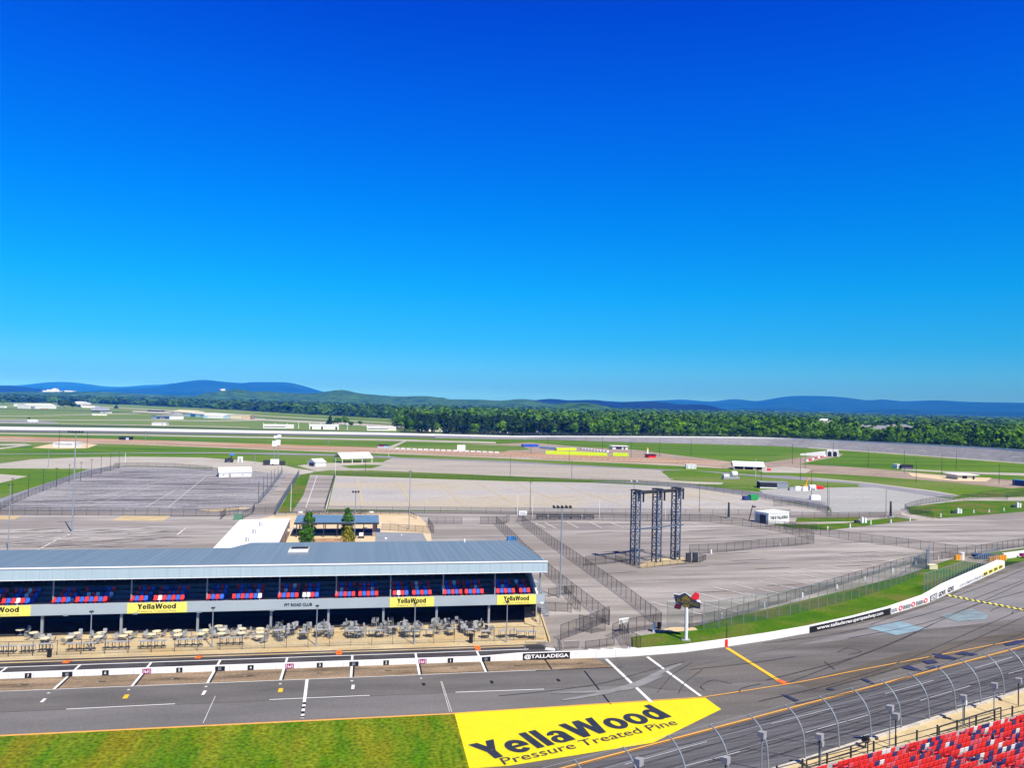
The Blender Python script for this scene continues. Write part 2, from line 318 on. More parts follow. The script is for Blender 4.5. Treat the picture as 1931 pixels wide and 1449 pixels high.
# ================================================================ THE SETTING: ground
g = MB()
for (x0, x1, y0, y1) in [(-45000, 45000, -300, 45000)]: g.quad((x0, y0, 0), (x1, y0, 0), (x1, y1, 0), (x0, y1, 0))
struct('ground', g, K['woodfloor'])
S = lambda name, m, pts, l, px=True: sheet(name, m, pts, px=px, z=lz(l))
S('grass_field', 'grass_field', [(-900, 757), (-300, 757), (0, 759), (120, 760), (250, 764), (380, 770), (500, 777), (620, 784), (741, 790), (752, 808), (960, 822), (960, 827), (0, 812), (-900, 795)], 1)
S('grass_infield', 'grass_in', [(-900, 795), (0, 809), (960, 825), (1200, 834.5), (1460, 841.5), (1690, 855.5), (1931, 875), (2400, 915), (2700, 990), (2400, 1060), (1800, 1060), (-900, 1100)], 1)
S('grass_verge', 'grass_dark', [(-300, 795), (0, 799), (250, 803), (500, 810), (745, 815), (960, 821), (1100, 822.5), (960, 824), (500, 815), (0, 807), (-300, 802)], 2)
S('grass_mown', 'grass_mown', [(1060, 832), (1200, 836), (1330, 839), (1500, 846), (1530, 851), (1400, 868), (1330, 864), (1180, 855), (1170, 846), (1060, 840)], 2)
S('grass_mown', 'grass_mown', [(1590, 853), (1690, 860), (1931, 880), (2300, 915), (2300, 925), (1931, 897), (1700, 886), (1520, 876), (1540, 866)], 2)
# airfield strips and service roads
def road(name, m, pts, l, wpx=None):
    """pts: (x, ytop, ybottom)"""
    return S(name, m, [(p[0], p[1]) for p in pts]+[(p[0], p[2]) for p in pts[::-1]], l)
road('runway', 'roadlight', [(-300, 783, 784.2), (60, 784.6, 785.4), (170, 781.5, 782.6), (260, 779.4, 780.5), (330, 775, 776)], 2)
road('airfield_road', 'roadlight', [(-300, 789, 791), (70, 791.5, 792.6), (250, 792, 793.2), (400, 793.5, 795), (500, 791, 793.6), (640, 797, 801), (750, 803, 807), (770, 808, 811)], 2)
road('airfield_road', 'roadlight', [(0, 797.5, 798.5), (110, 799, 800), (250, 801.3, 802.4), (420, 804.5, 805.6), (470, 806.5, 807.2)], 3)
road('apron_pad', 'roadgrey', [(0, 793.5, 797.5), (70, 793.5, 798.5), (110, 797, 798.8)], 3)
road('hangar_apron', 'roadlight', [(250, 775, 777.5), (330, 778, 784), (430, 786, 790.5), (500, 790, 792.5)], 2)
road('runway', 'roadlight', [(-300, 764, 765), (0, 766.5, 767.3), (150, 765, 766), (250, 770.5, 771.5), (480, 783, 784), (740, 798, 799)], 3)
road('field_strip', 'grass_dark', [(0, 771, 772.5), (200, 776, 777.5), (500, 788, 789), (740, 801, 802.5)], 2)
road('field_strip', 'grass_in', [(480, 780, 782), (600, 786, 788.5), (740, 793, 796)], 2)
# backstretch track, roads beyond the lots
road('race_track', 'track', [(-900, 797, 804), (0, 810.5, 815), (500, 816.8, 821), (960, 824, 829.2), (1000, 825, 829.8)], 3)
road('service_road', 'roadlight', [(-300, 813, 815), (0, 817, 819.2), (250, 819.6, 822), (500, 824, 827), (760, 829.4, 832.4), (935, 834, 837)], 3)
road('clay_strip', 'redclay', [(-300, 817, 825), (0, 823, 832), (250, 829.5, 837.5), (500, 838, 847.5), (740, 845.5, 855.5), (960, 853.5, 864), (1200, 864, 874), (1374, 871.5, 883)], 3)
for (a, b) in ((.05, .0), (1.0, 1.1)):
    pts = [(-300, 817, 825), (0, 823, 832), (250, 829.5, 837.5), (500, 838, 847.5), (740, 845.5, 855.5), (960, 853.5, 864), (1200, 864, 874), (1374, 871.5, 883)]
    if a > .5: road('gravel_track', 'roadlight', [(x, t+(q-t)*1.0, t+(q-t)*1.13) for x, t, q in pts], 3)
road('gravel_track', 'claydark', [(x, t+(q-t)*.62, t+(q-t)*.78) for x, t, q in pts], 4)
mb = MB()
for i in range(70):       # pale diagonal bay lines along the clay strip
    x = 700+i*10.2; y = 845.5+(x-740)*.0378+4.0
    if x > 1370: break
    mb.quad(G(x-1.5, y+3.6, .10), G(x+4.5, y+.0, .10), G(x+6.1, y+.1, .10), G(x+.2, y+3.7, .10))
struct('bay_lines', mb, K['roadlight'])
road('field_road', 'claydark', [(1360, 874, 884), (1420, 878, 887), (1509, 876, 892), (1600, 881, 896), (1700, 889, 903), (1800, 898, 911), (1931, 908, 924), (2300, 945, 965)], 3)
road('field_road', 'roadlight', [(1700, 884.5, 887), (1800, 890, 893), (1931, 893, 898), (2300, 925, 932)], 4)
S('sand_patch', 'sand', [(1712, 892), (1790, 899), (1870, 902), (1860, 909), (1800, 908), (1720, 899)], 4)
S('access_road', 'claydark', [(1400, 878), (1480, 868), (1548, 858), (1590, 856), (1585, 861), (1540, 869), (1490, 880)], 4)
S('gravel_patch', 'roadlight', [(1420, 884), (1480, 881), (1530, 886), (1520, 893), (1440, 892)], 5)
S('access_road', 'claydark', [(860, 838), (930, 838), (1000, 835), (1100, 844), (1190, 848), (1300, 862), (1420, 876), (1360, 882), (1240, 870), (1150, 864), (1010, 856), (930, 858), (960, 850), (1000, 849), (985, 842)], 2)
S('path', 'roadlight', [(728, 845), (762, 832), (766, 833), (742, 845), (745, 848), (735, 850)], 5)
S('sand_patch', 'sand', [(60, 845), (95, 838), (150, 836), (184, 839), (165, 846), (110, 847)], 4)
S('path', 'roadlight', [(0, 838), (45, 837), (60, 840), (0, 848), (0, 845), (35, 841), (0, 841)], 4)
road('inner_road', 'roadgrey', [(-300, 858, 859.2), (0, 856.4, 857.6), (250, 854.6, 856), (400, 853.6, 855.4), (520, 854.6, 858), (640, 857.6, 860.6), (735, 861, 864.6), (760, 864, 867.5), (960, 870.6, 875), (1200, 883.5, 887.8), (1260, 886.5, 891), (1350, 890.5, 896), (1431, 896.5, 904), (1488, 898, 905.5), (1560, 905.5, 912), (1650, 914, 921.5), (1760, 929, 936.5), (1800, 935, 940)], 4)
S('road_shoulder', 'roadlight', [(1488, 899), (1540, 902), (1620, 909), (1700, 918.5), (1770, 927.5), (1812, 935.5), (1790, 938.5), (1740, 933), (1650, 921), (1560, 911), (1490, 905)], 3)
S('gravel_road', 'roadlight', [(-300, 884), (0, 875), (60, 867), (150, 863), (250, 862), (380, 863.5), (470, 870), (530, 877), (560, 884), (600, 890), (560, 897), (480, 890), (400, 882.5), (240, 879), (170, 885), (0, 884), (-300, 895)], 3)
S('gravel_patch', 'roadlight', [(560, 879), (600, 874), (690, 873), (745, 872), (720, 884), (640, 889), (600, 890)], 4)
S('grass_island', 'grass_in', [(642, 879), (690, 877), (722, 878), (700, 884), (660, 884)], 5)
S('concrete_lot', 'smallconc', [(739, 864.8), (960, 874), (1245, 887.6), (1250, 893), (1270, 905), (1235, 908), (1100, 905), (900, 896), (700, 888), (660, 888.6), (700, 882), (722, 872)], 4)
S('concrete_lot', 'bigconc', [(633, 898), (960, 908.5), (1115, 911), (1300, 920), (1431, 938), (1560, 962), (1569, 967.5), (1300, 968.5), (960, 965), (618, 961)], 3)
road('lot_road', 'roadgrey', [(1115, 906, 909.5), (1200, 908.5, 913), (1300, 914.5, 920), (1431, 929, 938), (1500, 938, 949), (1560, 948, 962)], 4)
S('concrete_lot', 'paleright', [(1431, 925), (1500, 921), (1620, 919.5), (1650, 920), (1760, 937), (1802, 943), (1745, 958), (1700, 964), (1600, 970), (1569, 967), (1556, 948), (1500, 939), (1440, 931)], 4)
S('grass_island', 'grass_in', [(1250, 888), (1300, 888), (1431, 900), (1620, 914), (1617, 919), (1500, 921), (1431, 925), (1470, 938), (1431, 925), (1380, 920), (1300, 911), (1262, 903)], 5)
S('path', 'roadlight', [(1262, 906.5), (1300, 909), (1365, 911), (1360, 914.5), (1300, 913.5), (1200, 908)], 6)
S('grass_verge', 'grass_in', [(588, 891), (620, 887.5), (700, 889), (960, 898.5), (1115, 906), (1200, 909), (1115, 909), (960, 906.5), (700, 898), (620, 896)], 4)
S('dirt_shoulder', 'roadgrey', [(-200, 985), (0, 941), (100, 908), (165, 886), (215, 880), (215, 888), (130, 912), (0, 962), (-200, 1010)], 4)
S('dirt_patch', 'roadlight', [(-100, 890), (0, 895), (52, 899), (0, 912), (-100, 930)], 4)
S('asphalt_lot', 'leftlot', [(-200, 1000), (0, 952), (60, 930), (130, 907), (215, 882), (240, 880), (400, 884), (480, 891), (545, 894), (505, 940), (465, 966), (0, 964)], 5)
S('asphalt_lane', 'asphalt_lot', [(540, 893), (566, 897), (552, 920), (530, 955), (522, 968), (465, 966), (505, 940)], 4)
S('grass_wedge', 'grass_bank', [(567, 896), (583, 895), (585, 905), (572, 935), (556, 968), (525, 968), (546, 925), (560, 903)], 5)
S('asphalt_lane', 'asphalt_lot', [(585, 896), (631, 898), (616, 962), (612, 968), (550, 968), (572, 935)], 5)
# the big asphalt lots behind the pits
S('asphalt_lot', 'asphalt_lot', [(-900, 963), (1000, 965), (1569, 967.5), (1700, 964), (1745, 958), (1800, 945), (1850, 938), (2000, 925), (2500, 960), (2600, 1000), (2500, 1035), (1931, 1040), (1880, 1049), (1800, 1056), (1745, 1076), (1600, 1119), (1400, 1166), (1290, 1191), (1190, 1203), (1190, 1243), (1000, 1249), (-100, 1285), (-900, 1310)], 2)
S('grass_strip', 'grass_bank', [(1503, 977.5), (1625, 976), (1615, 984), (1500, 985.5)], 4)
S('path', 'roadlight', [(1500, 985.5), (1560, 985), (1640, 980), (1655, 977), (1660, 979), (1620, 987), (1540, 990), (1500, 989)], 3)
S('grass_strip', 'grass_bank', [(1444, 988), (1500, 990), (1590, 988), (1690, 976), (1731, 981.5), (1640, 992), (1560, 1001), (1490, 996)], 4)
S('grass_strip', 'grass_bank', [(1708, 958), (1760, 951), (1820, 945), (1931, 946), (2200, 950), (2200, 958), (1931, 966), (1770, 978.5), (1718, 970)], 4)
S('path', 'roadlight', [(1700, 957), (1745, 948), (1830, 939), (1960, 938), (2100, 938), (2100, 942), (1931, 945), (1820, 944), (1760, 950), (1708, 958), (1710, 968), (1770, 980), (1740, 982), (1700, 972)], 3)
S('grass_strip', 'grass_bank', [(1810, 934), (1870, 925), (1931, 920), (2200, 915), (2200, 932), (1931, 938), (1850, 939)], 4)
# green bank between the lots and the pit wall
S('grass_bank', 'grass_bank', [(1192, 1203), (1250, 1194), (1310, 1183), (1390, 1163), (1500, 1137), (1600, 1113), (1700, 1088), (1745, 1072), (1795, 1055), (1835, 1058), (1842, 1064), (1800, 1086), (1745, 1118), (1790, 1118), (1745, 1142), (1680, 1158), (1526, 1193), (1371, 1219), (1260, 1233), (1196, 1238)], 4)
S('grass_strip', 'grass_bank', [(1822, 1050), (1870, 1043), (1931, 1035), (2200, 1010), (2200, 1020), (1931, 1041), (1880, 1050)], 4)
S('dirt_patch', 'claydark', [(1790, 1056), (1830, 1052), (1880, 1048), (1900, 1056), (1860, 1066), (1835, 1062)], 5)
# sand courtyard behind the club, tan slabs in the lots
S('courtyard', 'sand', [(440, 1040), (470, 985), (520, 972), (560, 969), (700, 967), (770, 968), (790, 975), (806, 990), (812, 1005), (815, 1030), (700, 1050), (560, 1050)], 4)
S('clay_bed', 'redclay', [(590, 1017), (655, 1016), (655, 1026), (588, 1026)], 5)
S('tan_slab', 'patio', [(210, 983), (230, 974), (322, 974), (308, 983.5)], 4)
S('tan_slab', 'patio', [(-60, 974), (42, 974), (26, 981), (-60, 982)], 4)
S('tan_slab', 'patio', [(374, 962), (460, 958), (480, 959), (400, 967)], 6)
S('tan_slab', 'walk', [(1205, 1067), (1230, 1056), (1288, 1052), (1304, 1061), (1210, 1073)], 5)
S('gravel_patch', 'sand', [(1250, 1188), (1270, 1184), (1310, 1185), (1316, 1190), (1262, 1194)], 5)
# ---- pit lane, in track coordinates (x along the pits, y away from the camera)
T = lambda name, m, pts, l: S(name, m, pts, l, px=False)
far = [(36, 101.8), (51.3, 104.6), (67.1, 109.6), (87.3, 118.2), (98.9, 124), (108.9, 130.9), (124, 141), (140, 151.5), (175, 170), (260, 215)]
dd = TP-TD*160; de = TP+TD*260
T('apron', 'asphalt_apron', [(-120, 97.5), (-120, 30), (float(dd[0]), float(dd[1])), (float(de[0]), float(de[1]))]+far[::-1]+[(27, 101.9), (27, 97.5)], 2)
S('apron_patch', 'apron_light', [(1410, 1217), (1526, 1199), (1680, 1166), (1760, 1140), (1794, 1124), (1894, 1082), (1990, 1052), (2050, 1150), (1931, 1168), (1800, 1183), (1700, 1193), (1560, 1212), (1440, 1225)], 3)
S('apron_patch', 'apron_brown', [(1500, 1290), (1600, 1262), (1700, 1235), (1800, 1212), (1931, 1190), (2100, 1160), (2100, 1172), (1931, 1207), (1800, 1236), (1700, 1262), (1600, 1290), (1540, 1302)], 3)
T('pit_road', 'asphalt_pit', [(-130, 91.405), (33, 91.205), (38, 95.5), (33, 101.2), (27, 101.2), (27, 97.6), (-130, 97.6)], 3)
T('pit_road', 'asphalt_pit2', [(-130, 85.3), (10.3, 85.15), (40, 86.1), (33, 91.2), (-130, 91.4)], 3)
T('apron_patch', 'asphalt_pit', [(34, 101.7), (51, 104.2), (67, 109), (80, 111), (60, 103), (42, 96.5), (40, 88), (33, 90.5)], 4)
for k in range(-7, 8):
    s0 = -34.2+8.3*k
    if s0 > 31: continue
    s1 = min(s0+8.3, 32.2)
    if k == 7: break
    if s0 < 23: T('pit_box', 'box_concrete', [(s0, 97.55), (s0+8.3, 97.5), (s0+8.3, 101.95), (s0, 101.95)], 4)
T('pit_box', 'box_concrete', [(23.9, 97.55), (32.2, 97.45), (30.6, 101.9), (23.9, 101.95)], 4)
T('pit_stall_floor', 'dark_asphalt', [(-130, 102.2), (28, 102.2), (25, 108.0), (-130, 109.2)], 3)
T('concrete_strip', 'patio', [(-130, 107.9), (22.5, 107.2), (22.4, 107.6), (-130, 108.35)], 4)
T('patio_edge', 'patio', [(-130, 109.2), (24.6, 108.1), (24.4, 108.7), (-130, 109.9)], 4)
T('patio', 'patio', [(-130, 109.9), (24.6, 108.7), (26.2, 108.7), (28.6, 124.9), (26, 136), (-130, 136)], 5)
T('floor_shade_sheet', 'floorshade', [(-130, 118.95), (26.9, 118.95), (27.2, 126), (-130, 126)], 6)  # dark sheet from the columns back: the balcony's shade put into the colour
T('grass_triangle', 'grass_near', [(-150, 85.0), (10.3, 84.95), (10.3, 72.9), (9.5, 68), (-10, 61), (-60, 42), (-150, 20)], 4)
# yellow painted run-off with its lettering
ye = [G(857, 1348), G(1330, 1318), G(1360, 1340), G(1200, 1385), G(960, 1447), G(885, 1452)]
yb = [tuple(p[:2]) for p in ye]; yb[3] = tuple((TP+TD*((ye[3][:2]-TP)@TD)-TN*.4)); 
T('painted_runoff', 'yellow', yb, 5)
TL, TR, BR = G(882, 1408), G(1226, 1331), G(1269, 1354); BL = TL+BR-TR
o_ = struct('painted_lettering', heavy('YellaWood', BL+np.array([0, 0, .118]), BR-BL, TL-BL, (0, 0, 1)), K['ink'])
TL, BL, BR = G(941, 1434), G(951, 1446), G(1280, 1369)
struct('painted_lettering', letters('Pressure Treated Pine', BL+np.array([0, 0, .118]), BR-BL, TL-BL, bold=.004, depth=0), K['ink'])
# lines
def lines(name, m, segs, w, l, fn=G):
    mb = MB()
    for a, b in segs: strip(mb, a, b, w, LZ*l+.0155, fn)
    return struct(name, mb, K[m])
def ts(segs, w, name, m, l):
    mb = MB(); zl = lz(l)
    for (x0, y0, x1, y1) in segs:
        d = np.array([x1-x0, y1-y0]); d = d/np.linalg.norm(d); n = np.array([-d[1], d[0]])*w/2
        mb.quad((x0+n[0], y0+n[1], zl), (x0-n[0], y0-n[1], zl), (x1-n[0], y1-n[1], zl), (x1+n[0], y1+n[1], zl))
    return struct(name, mb, K[m])
ts([(-130, 85.15, 10.3, 85.05)], .35, 'edge_line', 'stripeorange', 6)
ts([(10.3, 85.15, 40, 86.3)], .22, 'edge_line', 'stripeorange', 6)
ts([(-130, 97.55, 25, 97.5)], .12, 'pit_line', 'white', 6)
ts([(22, 97.44, 33.5, 97.44)], .14, 'seam', 'black', 6)
ts([(-130, 105.9, 22.8, 105.9)], .22, 'pit_line', 'white', 6)
ts([(-34.2+8.3*k, 97.6, -34.2+8.3*k, 101.9) for k in range(-9, 7)]+[(-34.2+8.3*k, 102.3, -34.2+8.3*k, 105.8) for k in range(-9, 7)], .28, 'pit_box_divider', 'white', 6)
ts([(-34.2+8.3*k+.26, 97.6, -34.2+8.3*k+.26, 101.9) for k in range(-9, 7)]+[(24.1, 97.5, 24.1, 101.9)], .22, 'pit_box_seam', 'black', 5)
ts([(-34.2+8.3*k+4, 99.5, -34.2+8.3*k+4.9, 99.5) for k in range(-9, 8)], .22, 'jack_mark', 'black', 5)
ts([(-34.2+8.3*k+4-.25, 99.5, -34.2+8.3*k+4.1, 99.5) for k in range(-9, 6)], .07, 'jack_mark', 'faint', 6)
ts([(-130+i*21, 91.3, -116+i*21, 91.3) for i in range(-1, 5)], .14, 'lane_line', 'white', 6) if False else None
P2 = lambda a: tuple(G(*a)[:2])
def pl(segs): return [(*P2(a), *P2(b)) for a, b in segs]
ts(pl([((125, 1340), (330, 1330)), ((508, 1322), (697, 1314)), ((859, 1308), (1026, 1302)), ((-110, 1351), (-30, 1347))]), .16, 'lane_line', 'white', 6)
ts([(-130, 91.35, 33, 91.25)], .04, 'seam', 'rubber', 5)
ts(pl([((579, 1284), (570, 1357))]), .35, 'lane_line', 'white', 6)
ts(pl([((574, 1327), (573.6, 1331)), ((572.5, 1335), (572, 1339)), ((571.3, 1344), (571, 1349)), ((570.6, 1353), (570.3, 1356))]), .36, 'lane_line', 'black', 7)
ts(pl([((1143, 1245), (1229, 1327)), ((1221, 1241), (1321, 1315))]), .42, 'lane_line', 'white', 6)
ts(pl([((1102, 1267), (1152, 1331))]), .18, 'seam', 'black', 5)
ts(pl([((1371, 1224), (1466, 1284))]), .62, 'edge_line', 'lineyellow', 6)
ts(pl([((1466, 1284.5), (1486, 1293))]), .95, 'edge_line', 'orange', 6)
ts(pl([((831, 1287), (848, 1345)), ((833, 1287), (852, 1345)), ((406, 1315), (383, 1366))]), .07, 'seam', 'faint', 5)
ts(pl([((85, 1320), (78, 1327)), ((387, 1305), (382, 1313)), ((666, 1294), (665, 1302))]), .35, 'speed_mark', 'white', 6)
ts(pl([((240, 1312.5), (235, 1320)), ((530, 1300.5), (528, 1308))]), .5, 'speed_mark', 'lineyellow', 6)
ts(pl([((798, 1290.5), (800, 1295)), ((926, 1286), (929, 1291)), ((1051, 1282.5), (1055, 1287))]), .35, 'speed_mark', 'black', 6)
ts(pl([((131, 1247.5), (121, 1253)), ((378, 1239), (371, 1244)), ((639.5, 1229), (639, 1237)), ((899, 1220), (902, 1228))]), .75, 'pit_mark', 'orange', 6)
ts(pl([((89, 1309.5), (94, 1309.5)), ((240, 1303.3), (245, 1303.3)), ((386, 1297.3), (391, 1297.3)), ((526, 1292), (531, 1292)), ((661, 1286.3), (666, 1286.3)), ((792, 1281.6), (796, 1281.6))]), .35, 'drain_mark', 'faint', 6)
# yellow and black chequered line across the apron
a, b = G(1786, 1124), G(1931, 1152); a[:2] += (b-a)[:2]*0; b = a+(b-a)*2.0
L_ = np.linalg.norm((b-a)[:2]); d = (b-a)[:2]/L_; n = np.array([-d[1], d[0]]); my, mk = MB(), MB(); NS = 52
for i in range(NS):
    for j in (0, 1):
        q = [a[:2]+d*(L_*(i+e)/NS)+n*f*.75 for e, f in ((0, j-1), (1, j-1), (1, j), (0, j))]
        ((my if (i+j) % 2 else mk)).quad(*[(p[0], p[1], .118) for p in q])
struct('chequered_line', my, K['signyellow']); struct('chequered_line', mk, K['ink'])
S('painted_patch', 'patch', [(1634, 1186), (1698, 1173.5), (1748, 1188), (1690, 1200)], 6)
S('painted_patch', 'patch2', [(1770, 1163), (1832, 1150), (1862, 1160), (1860, 1169), (1806, 1174.5)], 6)
# ---- banked tri-oval track
mb = MB(); na = 40
for i in range(na):
    a0, a1 = -75+i*6.2, -75+(i+1)*6.2
    for j in range(6):
        q0, q1 = 14.7*j/6, 14.7*(j+1)/6; mb.quad(trk(a0, q0, .056), trk(a0, q1, .056), trk(a1, q1, .056), trk(a1, q0, .056))
struct('race_track', mb, K['track'])
def tl(name, m, segs, w, dz):
    mb = MB()
    for a, b in segs:
        A, B = TG(*a), TG(*b); d = (B-A)[:2]/np.linalg.norm((B-A)[:2]); nn = np.array([-d[1], d[0]])*w/2
        def e(p, s):
            q = p[:2]+nn*s; return (q[0], q[1], max((q-TP)@TN, 0)*BK+dz)
        mb.quad(e(A, 1), e(A, -1), e(B, -1), e(B, 1))
    return struct(name, mb, K[m])
mb = MB()
for q in (-.25, .15):
    A, B = trk(-75, q), trk(170, q); A2, B2 = trk(-75, q+.24), trk(170, q+.24); mb.quad((*A[:2], .116), (*A2[:2], .116+max(q+.24, 0)*BK), (*B2[:2], .116+max(q+.24, 0)*BK), (*B[:2], .116))
struct('edge_line', mb, K['stripeorange'])
pts = smooth_pts([(1330, 1317), (1500, 1290), (1600, 1270), (1700, 1251), (1800, 1232), (1931, 1207), (2060, 1185)], 5)
struct('edge_line', ribbon(pts, .2, .12), K['stripeorange'])
tl('lane_line', 'white', [((1455, 1368), (1571, 1338)), ((1669, 1311), (1760, 1286)), ((1838, 1263), (1909, 1242)), ((1178, 1445), (1333, 1402)), ((1518, 1385), (1640, 1351)), ((1735, 1324), (1830, 1296)), ((1902, 1273), (1960, 1257)), ((1290, 1449), (1395, 1421)), ((1617, 1394), (1700, 1371)), ((1805, 1335), (1893, 1310)), ((1935, 1302), (2000, 1286))], .13, .12)
# tyre marks: long thin dark rubber arcs on track and apron
rm = [[(1480, 1292), (1560, 1262), (1680, 1215), (1800, 1160), (1931, 1100)], [(1560, 1300), (1700, 1260), (1820, 1215), (1931, 1165)], [(1431, 1325), (1560, 1295), (1700, 1250), (1850, 1185), (1931, 1150)],
      [(1440, 1215), (1560, 1200), (1700, 1172), (1810, 1140), (1931, 1095)], [(1600, 1206), (1740, 1178), (1850, 1140), (1931, 1117)], [(1445, 1285), (1600, 1245), (1700, 1208), (1760, 1178)],
      [(1640, 1180), (1760, 1140), (1860, 1105), (1931, 1075)], [(1500, 1330), (1640, 1300), (1760, 1262), (1931, 1195)], [(1240, 1308), (1255, 1290), (1272, 1272), (1305, 1252)], [(1280, 1310), (1292, 1290), (1325, 1265)],
      [(1330, 1305), (1322, 1296), (1345, 1285), (1380, 1292)], [(1395, 1308), (1400, 1300), (1435, 1292)], [(1868, 1155), (1880, 1148), (1905, 1146), (1931, 1150)], [(1908, 1160), (1915, 1152), (1940, 1151)],
      [(1580, 1232), (1600, 1224), (1625, 1231), (1600, 1236)], [(1555, 1250), (1575, 1265)], [(1300, 1265), (1420, 1252), (1500, 1240)], [(940, 1315), (1040, 1305), (1140, 1290), (1230, 1265), (1290, 1250)]]
mb = MB()
for k, p in enumerate(rm):
    r = ribbon(smooth_pts(p, 6), .12 if k != 10 else .1, .13, TG); mb.add(r.v, r.f)
struct('tyre_marks', mb, K['rubber'])
mb = MB(); rnd = random.Random(5)
for i in range(60):
    a0 = rnd.uniform(-50, 100); q = rnd.uniform(.8, 13.8); L = rnd.uniform(15, 60); dq = rnd.uniform(-.6, .6); w = rnd.uniform(.05, .22)
    P = [(a0, q), (a0+L, q+dq)]
    A, B, C, D = trk(a0, q, .07+i*.0006), trk(a0, q+w, .07+i*.0006), trk(a0+L, min(14, q+dq+w), .07+i*.0006), trk(a0+L, min(13.8, q+dq), .07+i*.0006); mb.quad(A, B, C, D)
struct('tyre_marks', mb, K['rubber'])
r = ribbon(smooth_pts([(1060, 1323), (1130, 1311), (1200, 1292), (1250, 1268), (1285, 1254)], 6), 1.0, .118, G, True); struct('tyre_scuff', r, K['skid'])
r = ribbon(smooth_pts([(1040, 1309), (1120, 1307), (1190, 1300), (1250, 1276)], 6), .7, .122, G, True); struct('tyre_scuff', r, K['skid'])
for pts in [[(1700, 1262), (1712, 1257), (1740, 1267), (1728, 1268)], [(1758, 1235), (1775, 1236), (1808, 1244), (1798, 1246), (1765, 1243)], [(1738, 1249), (1760, 1247), (1770, 1252), (1750, 1255)], [(1744, 1260), (1765, 1257), (1774, 1260), (1755, 1263)],
            [(1800, 1236), (1815, 1231), (1846, 1237), (1836, 1239)], [(1892, 1216), (1915, 1210), (1940, 1208), (1925, 1217), (1900, 1220)], [(1622, 1283), (1634, 1283), (1650, 1292), (1640, 1291)], [(1472, 1312), (1482, 1313), (1508, 1324), (1500, 1326)], [(1556, 1302), (1566, 1301), (1576, 1303), (1565, 1304)]]:
    mb = MB(); P = [TG(*p) for p in pts]; mb.poly([(p[0], p[1], p[2]+.136) for p in P]); struct('tar_patch', mb, K['tarpatch'])
# ---- faded parking lines in the lots
ls = []
for i in range(10): ls.append(((1010+0*i, 0), (0, 0)))
seg = []
for (x0, y0, x1, y1) in [(1009, 987, 1029, 997), (1027, 986, 1049, 998), (1068, 985, 1091, 997), (1111, 985, 1135, 997), (1150, 986, 1175, 997), (1305, 987, 1335, 997), (1228, 1137, 1330, 1162), (1312, 1119, 1400, 1141), (1346, 1109, 1431, 1128), (1319, 1138, 1396, 1157),
                         (1431, 1098, 1522, 1115), (1450, 1088, 1550, 1107), (1480, 1080, 1587, 1099), (1510, 1074, 1617, 1093), (1543, 1067, 1645, 1084), (1573, 1058, 1690, 1078), (1585, 1055, 1660, 1070), (1616, 1051, 1720, 1066), (1431, 1112, 1490, 1125), (1384, 1103, 1420, 1112),
                         (1660, 1037, 1760, 1052), (1700, 1030, 1790, 1043), (1560, 1046, 1640, 1058), (1820, 1012, 1880, 1022), (1850, 1008, 1910, 1016), (1780, 1018, 1850, 1030), (1431, 1000, 1465, 1008), (1240, 1000, 1300, 1012), (1405, 1120, 1480, 1134), (1640, 1046, 1735, 1060), (1600, 1010, 1660, 1018), (1650, 1005, 1700, 1012), (1700, 1000, 1750, 1007), (1560, 1016, 1610, 1024)]: seg.append(((x0, y0), (x1, y1)))
lines('parking_lines', 'faint', seg, .34, 5)
lines('parking_lines', 'faint', [((x0, y0), (x1, y1)) for x0, y0, x1, y1 in [(72, 1038, 112, 1017), (112, 1017, 135, 1008), (353, 995, 334, 1010), (0, 1000, 120, 1003), (150, 1003, 353, 996), (0, 1012, 180, 1007), (0, 1022, 330, 1002), (0, 1006, 300, 999), (0, 1031, 320, 1012), (40, 1038, 310, 1022), (0, 1017, 240, 1007), (20, 1026, 350, 1000), (150, 1000, 356, 994)]], .42, 5)
lines('parking_lines', 'faint', [((275, 958), (330, 925)), ((317, 958), (390, 898)), ((350, 906), (400, 890)), ((167, 956), (290, 918)), ((165, 946), (330, 900))], .2, 7)
rnd = random.Random(3); seg = []
for i in range(26):
    x = 60+i*13; y = 958-rnd.random()*2-i*.2
    seg.append(((x-55+i*2, 949-i*2.1), (x+60+i*2, 945-i*2.1)))
lines('parking_lines', 'faint', seg, .12, 7)
lines('parking_lines', 'tanline', [((674, 905), (684, 955)), ((751, 909), (780, 958)), ((826, 909), (876, 955)), ((900, 911), (985, 958)), ((975, 914), (1090, 961)), ((1060, 915), (1200, 962)), ((1150, 917), (1330, 962)), ((1240, 922), (1440, 962)), ((1320, 928), (1520, 962))], .9, 5)
mb = MB(); rnd = random.Random(11)
for i in range(40):
    x = 700+i*18; y = 912+rnd.uniform(0, 44); strip(mb, (x, y), (x+rnd.uniform(12, 50), y+rnd.uniform(-3, -1)), .25, .099)
struct('parking_lines', mb, K['tanline'])
lines('parking_lines', 'tanline', [((760+i*21, 870.5+i*.9), (790+i*21, 878+i*.88)) for i in range(22)]+[((745+i*21, 880+i*.8), (780+i*21, 890+i*.7)) for i in range(20)], .3, 6)
lines('parking_lines', 'faint', [((598, 898), (577, 958)), ((630, 898), (615, 961))], .25, 7)
mb = MB(); rnd = random.Random(21)
for i in range(34):      # worn tyre streaks in the parking rows
    x = rnd.uniform(1010, 1750); y = rnd.uniform(1000, 1120)
    if y > 1165-(x-1290)*.25 and x > 1250: continue
    if x < 1240 and y > 985+(x-984)*.73-10: continue
    r = ribbon(smooth_pts([(x, y), (x+20, y-1+rnd.uniform(-.4, .4)), (x+45, y-2.2), (x+70, y-3.6)], 4), .4, .099, G, True); mb.add(r.v, r.f)
struct('tyre_marks', mb, K['worn'])
mb = MB(); rnd = random.Random(31)
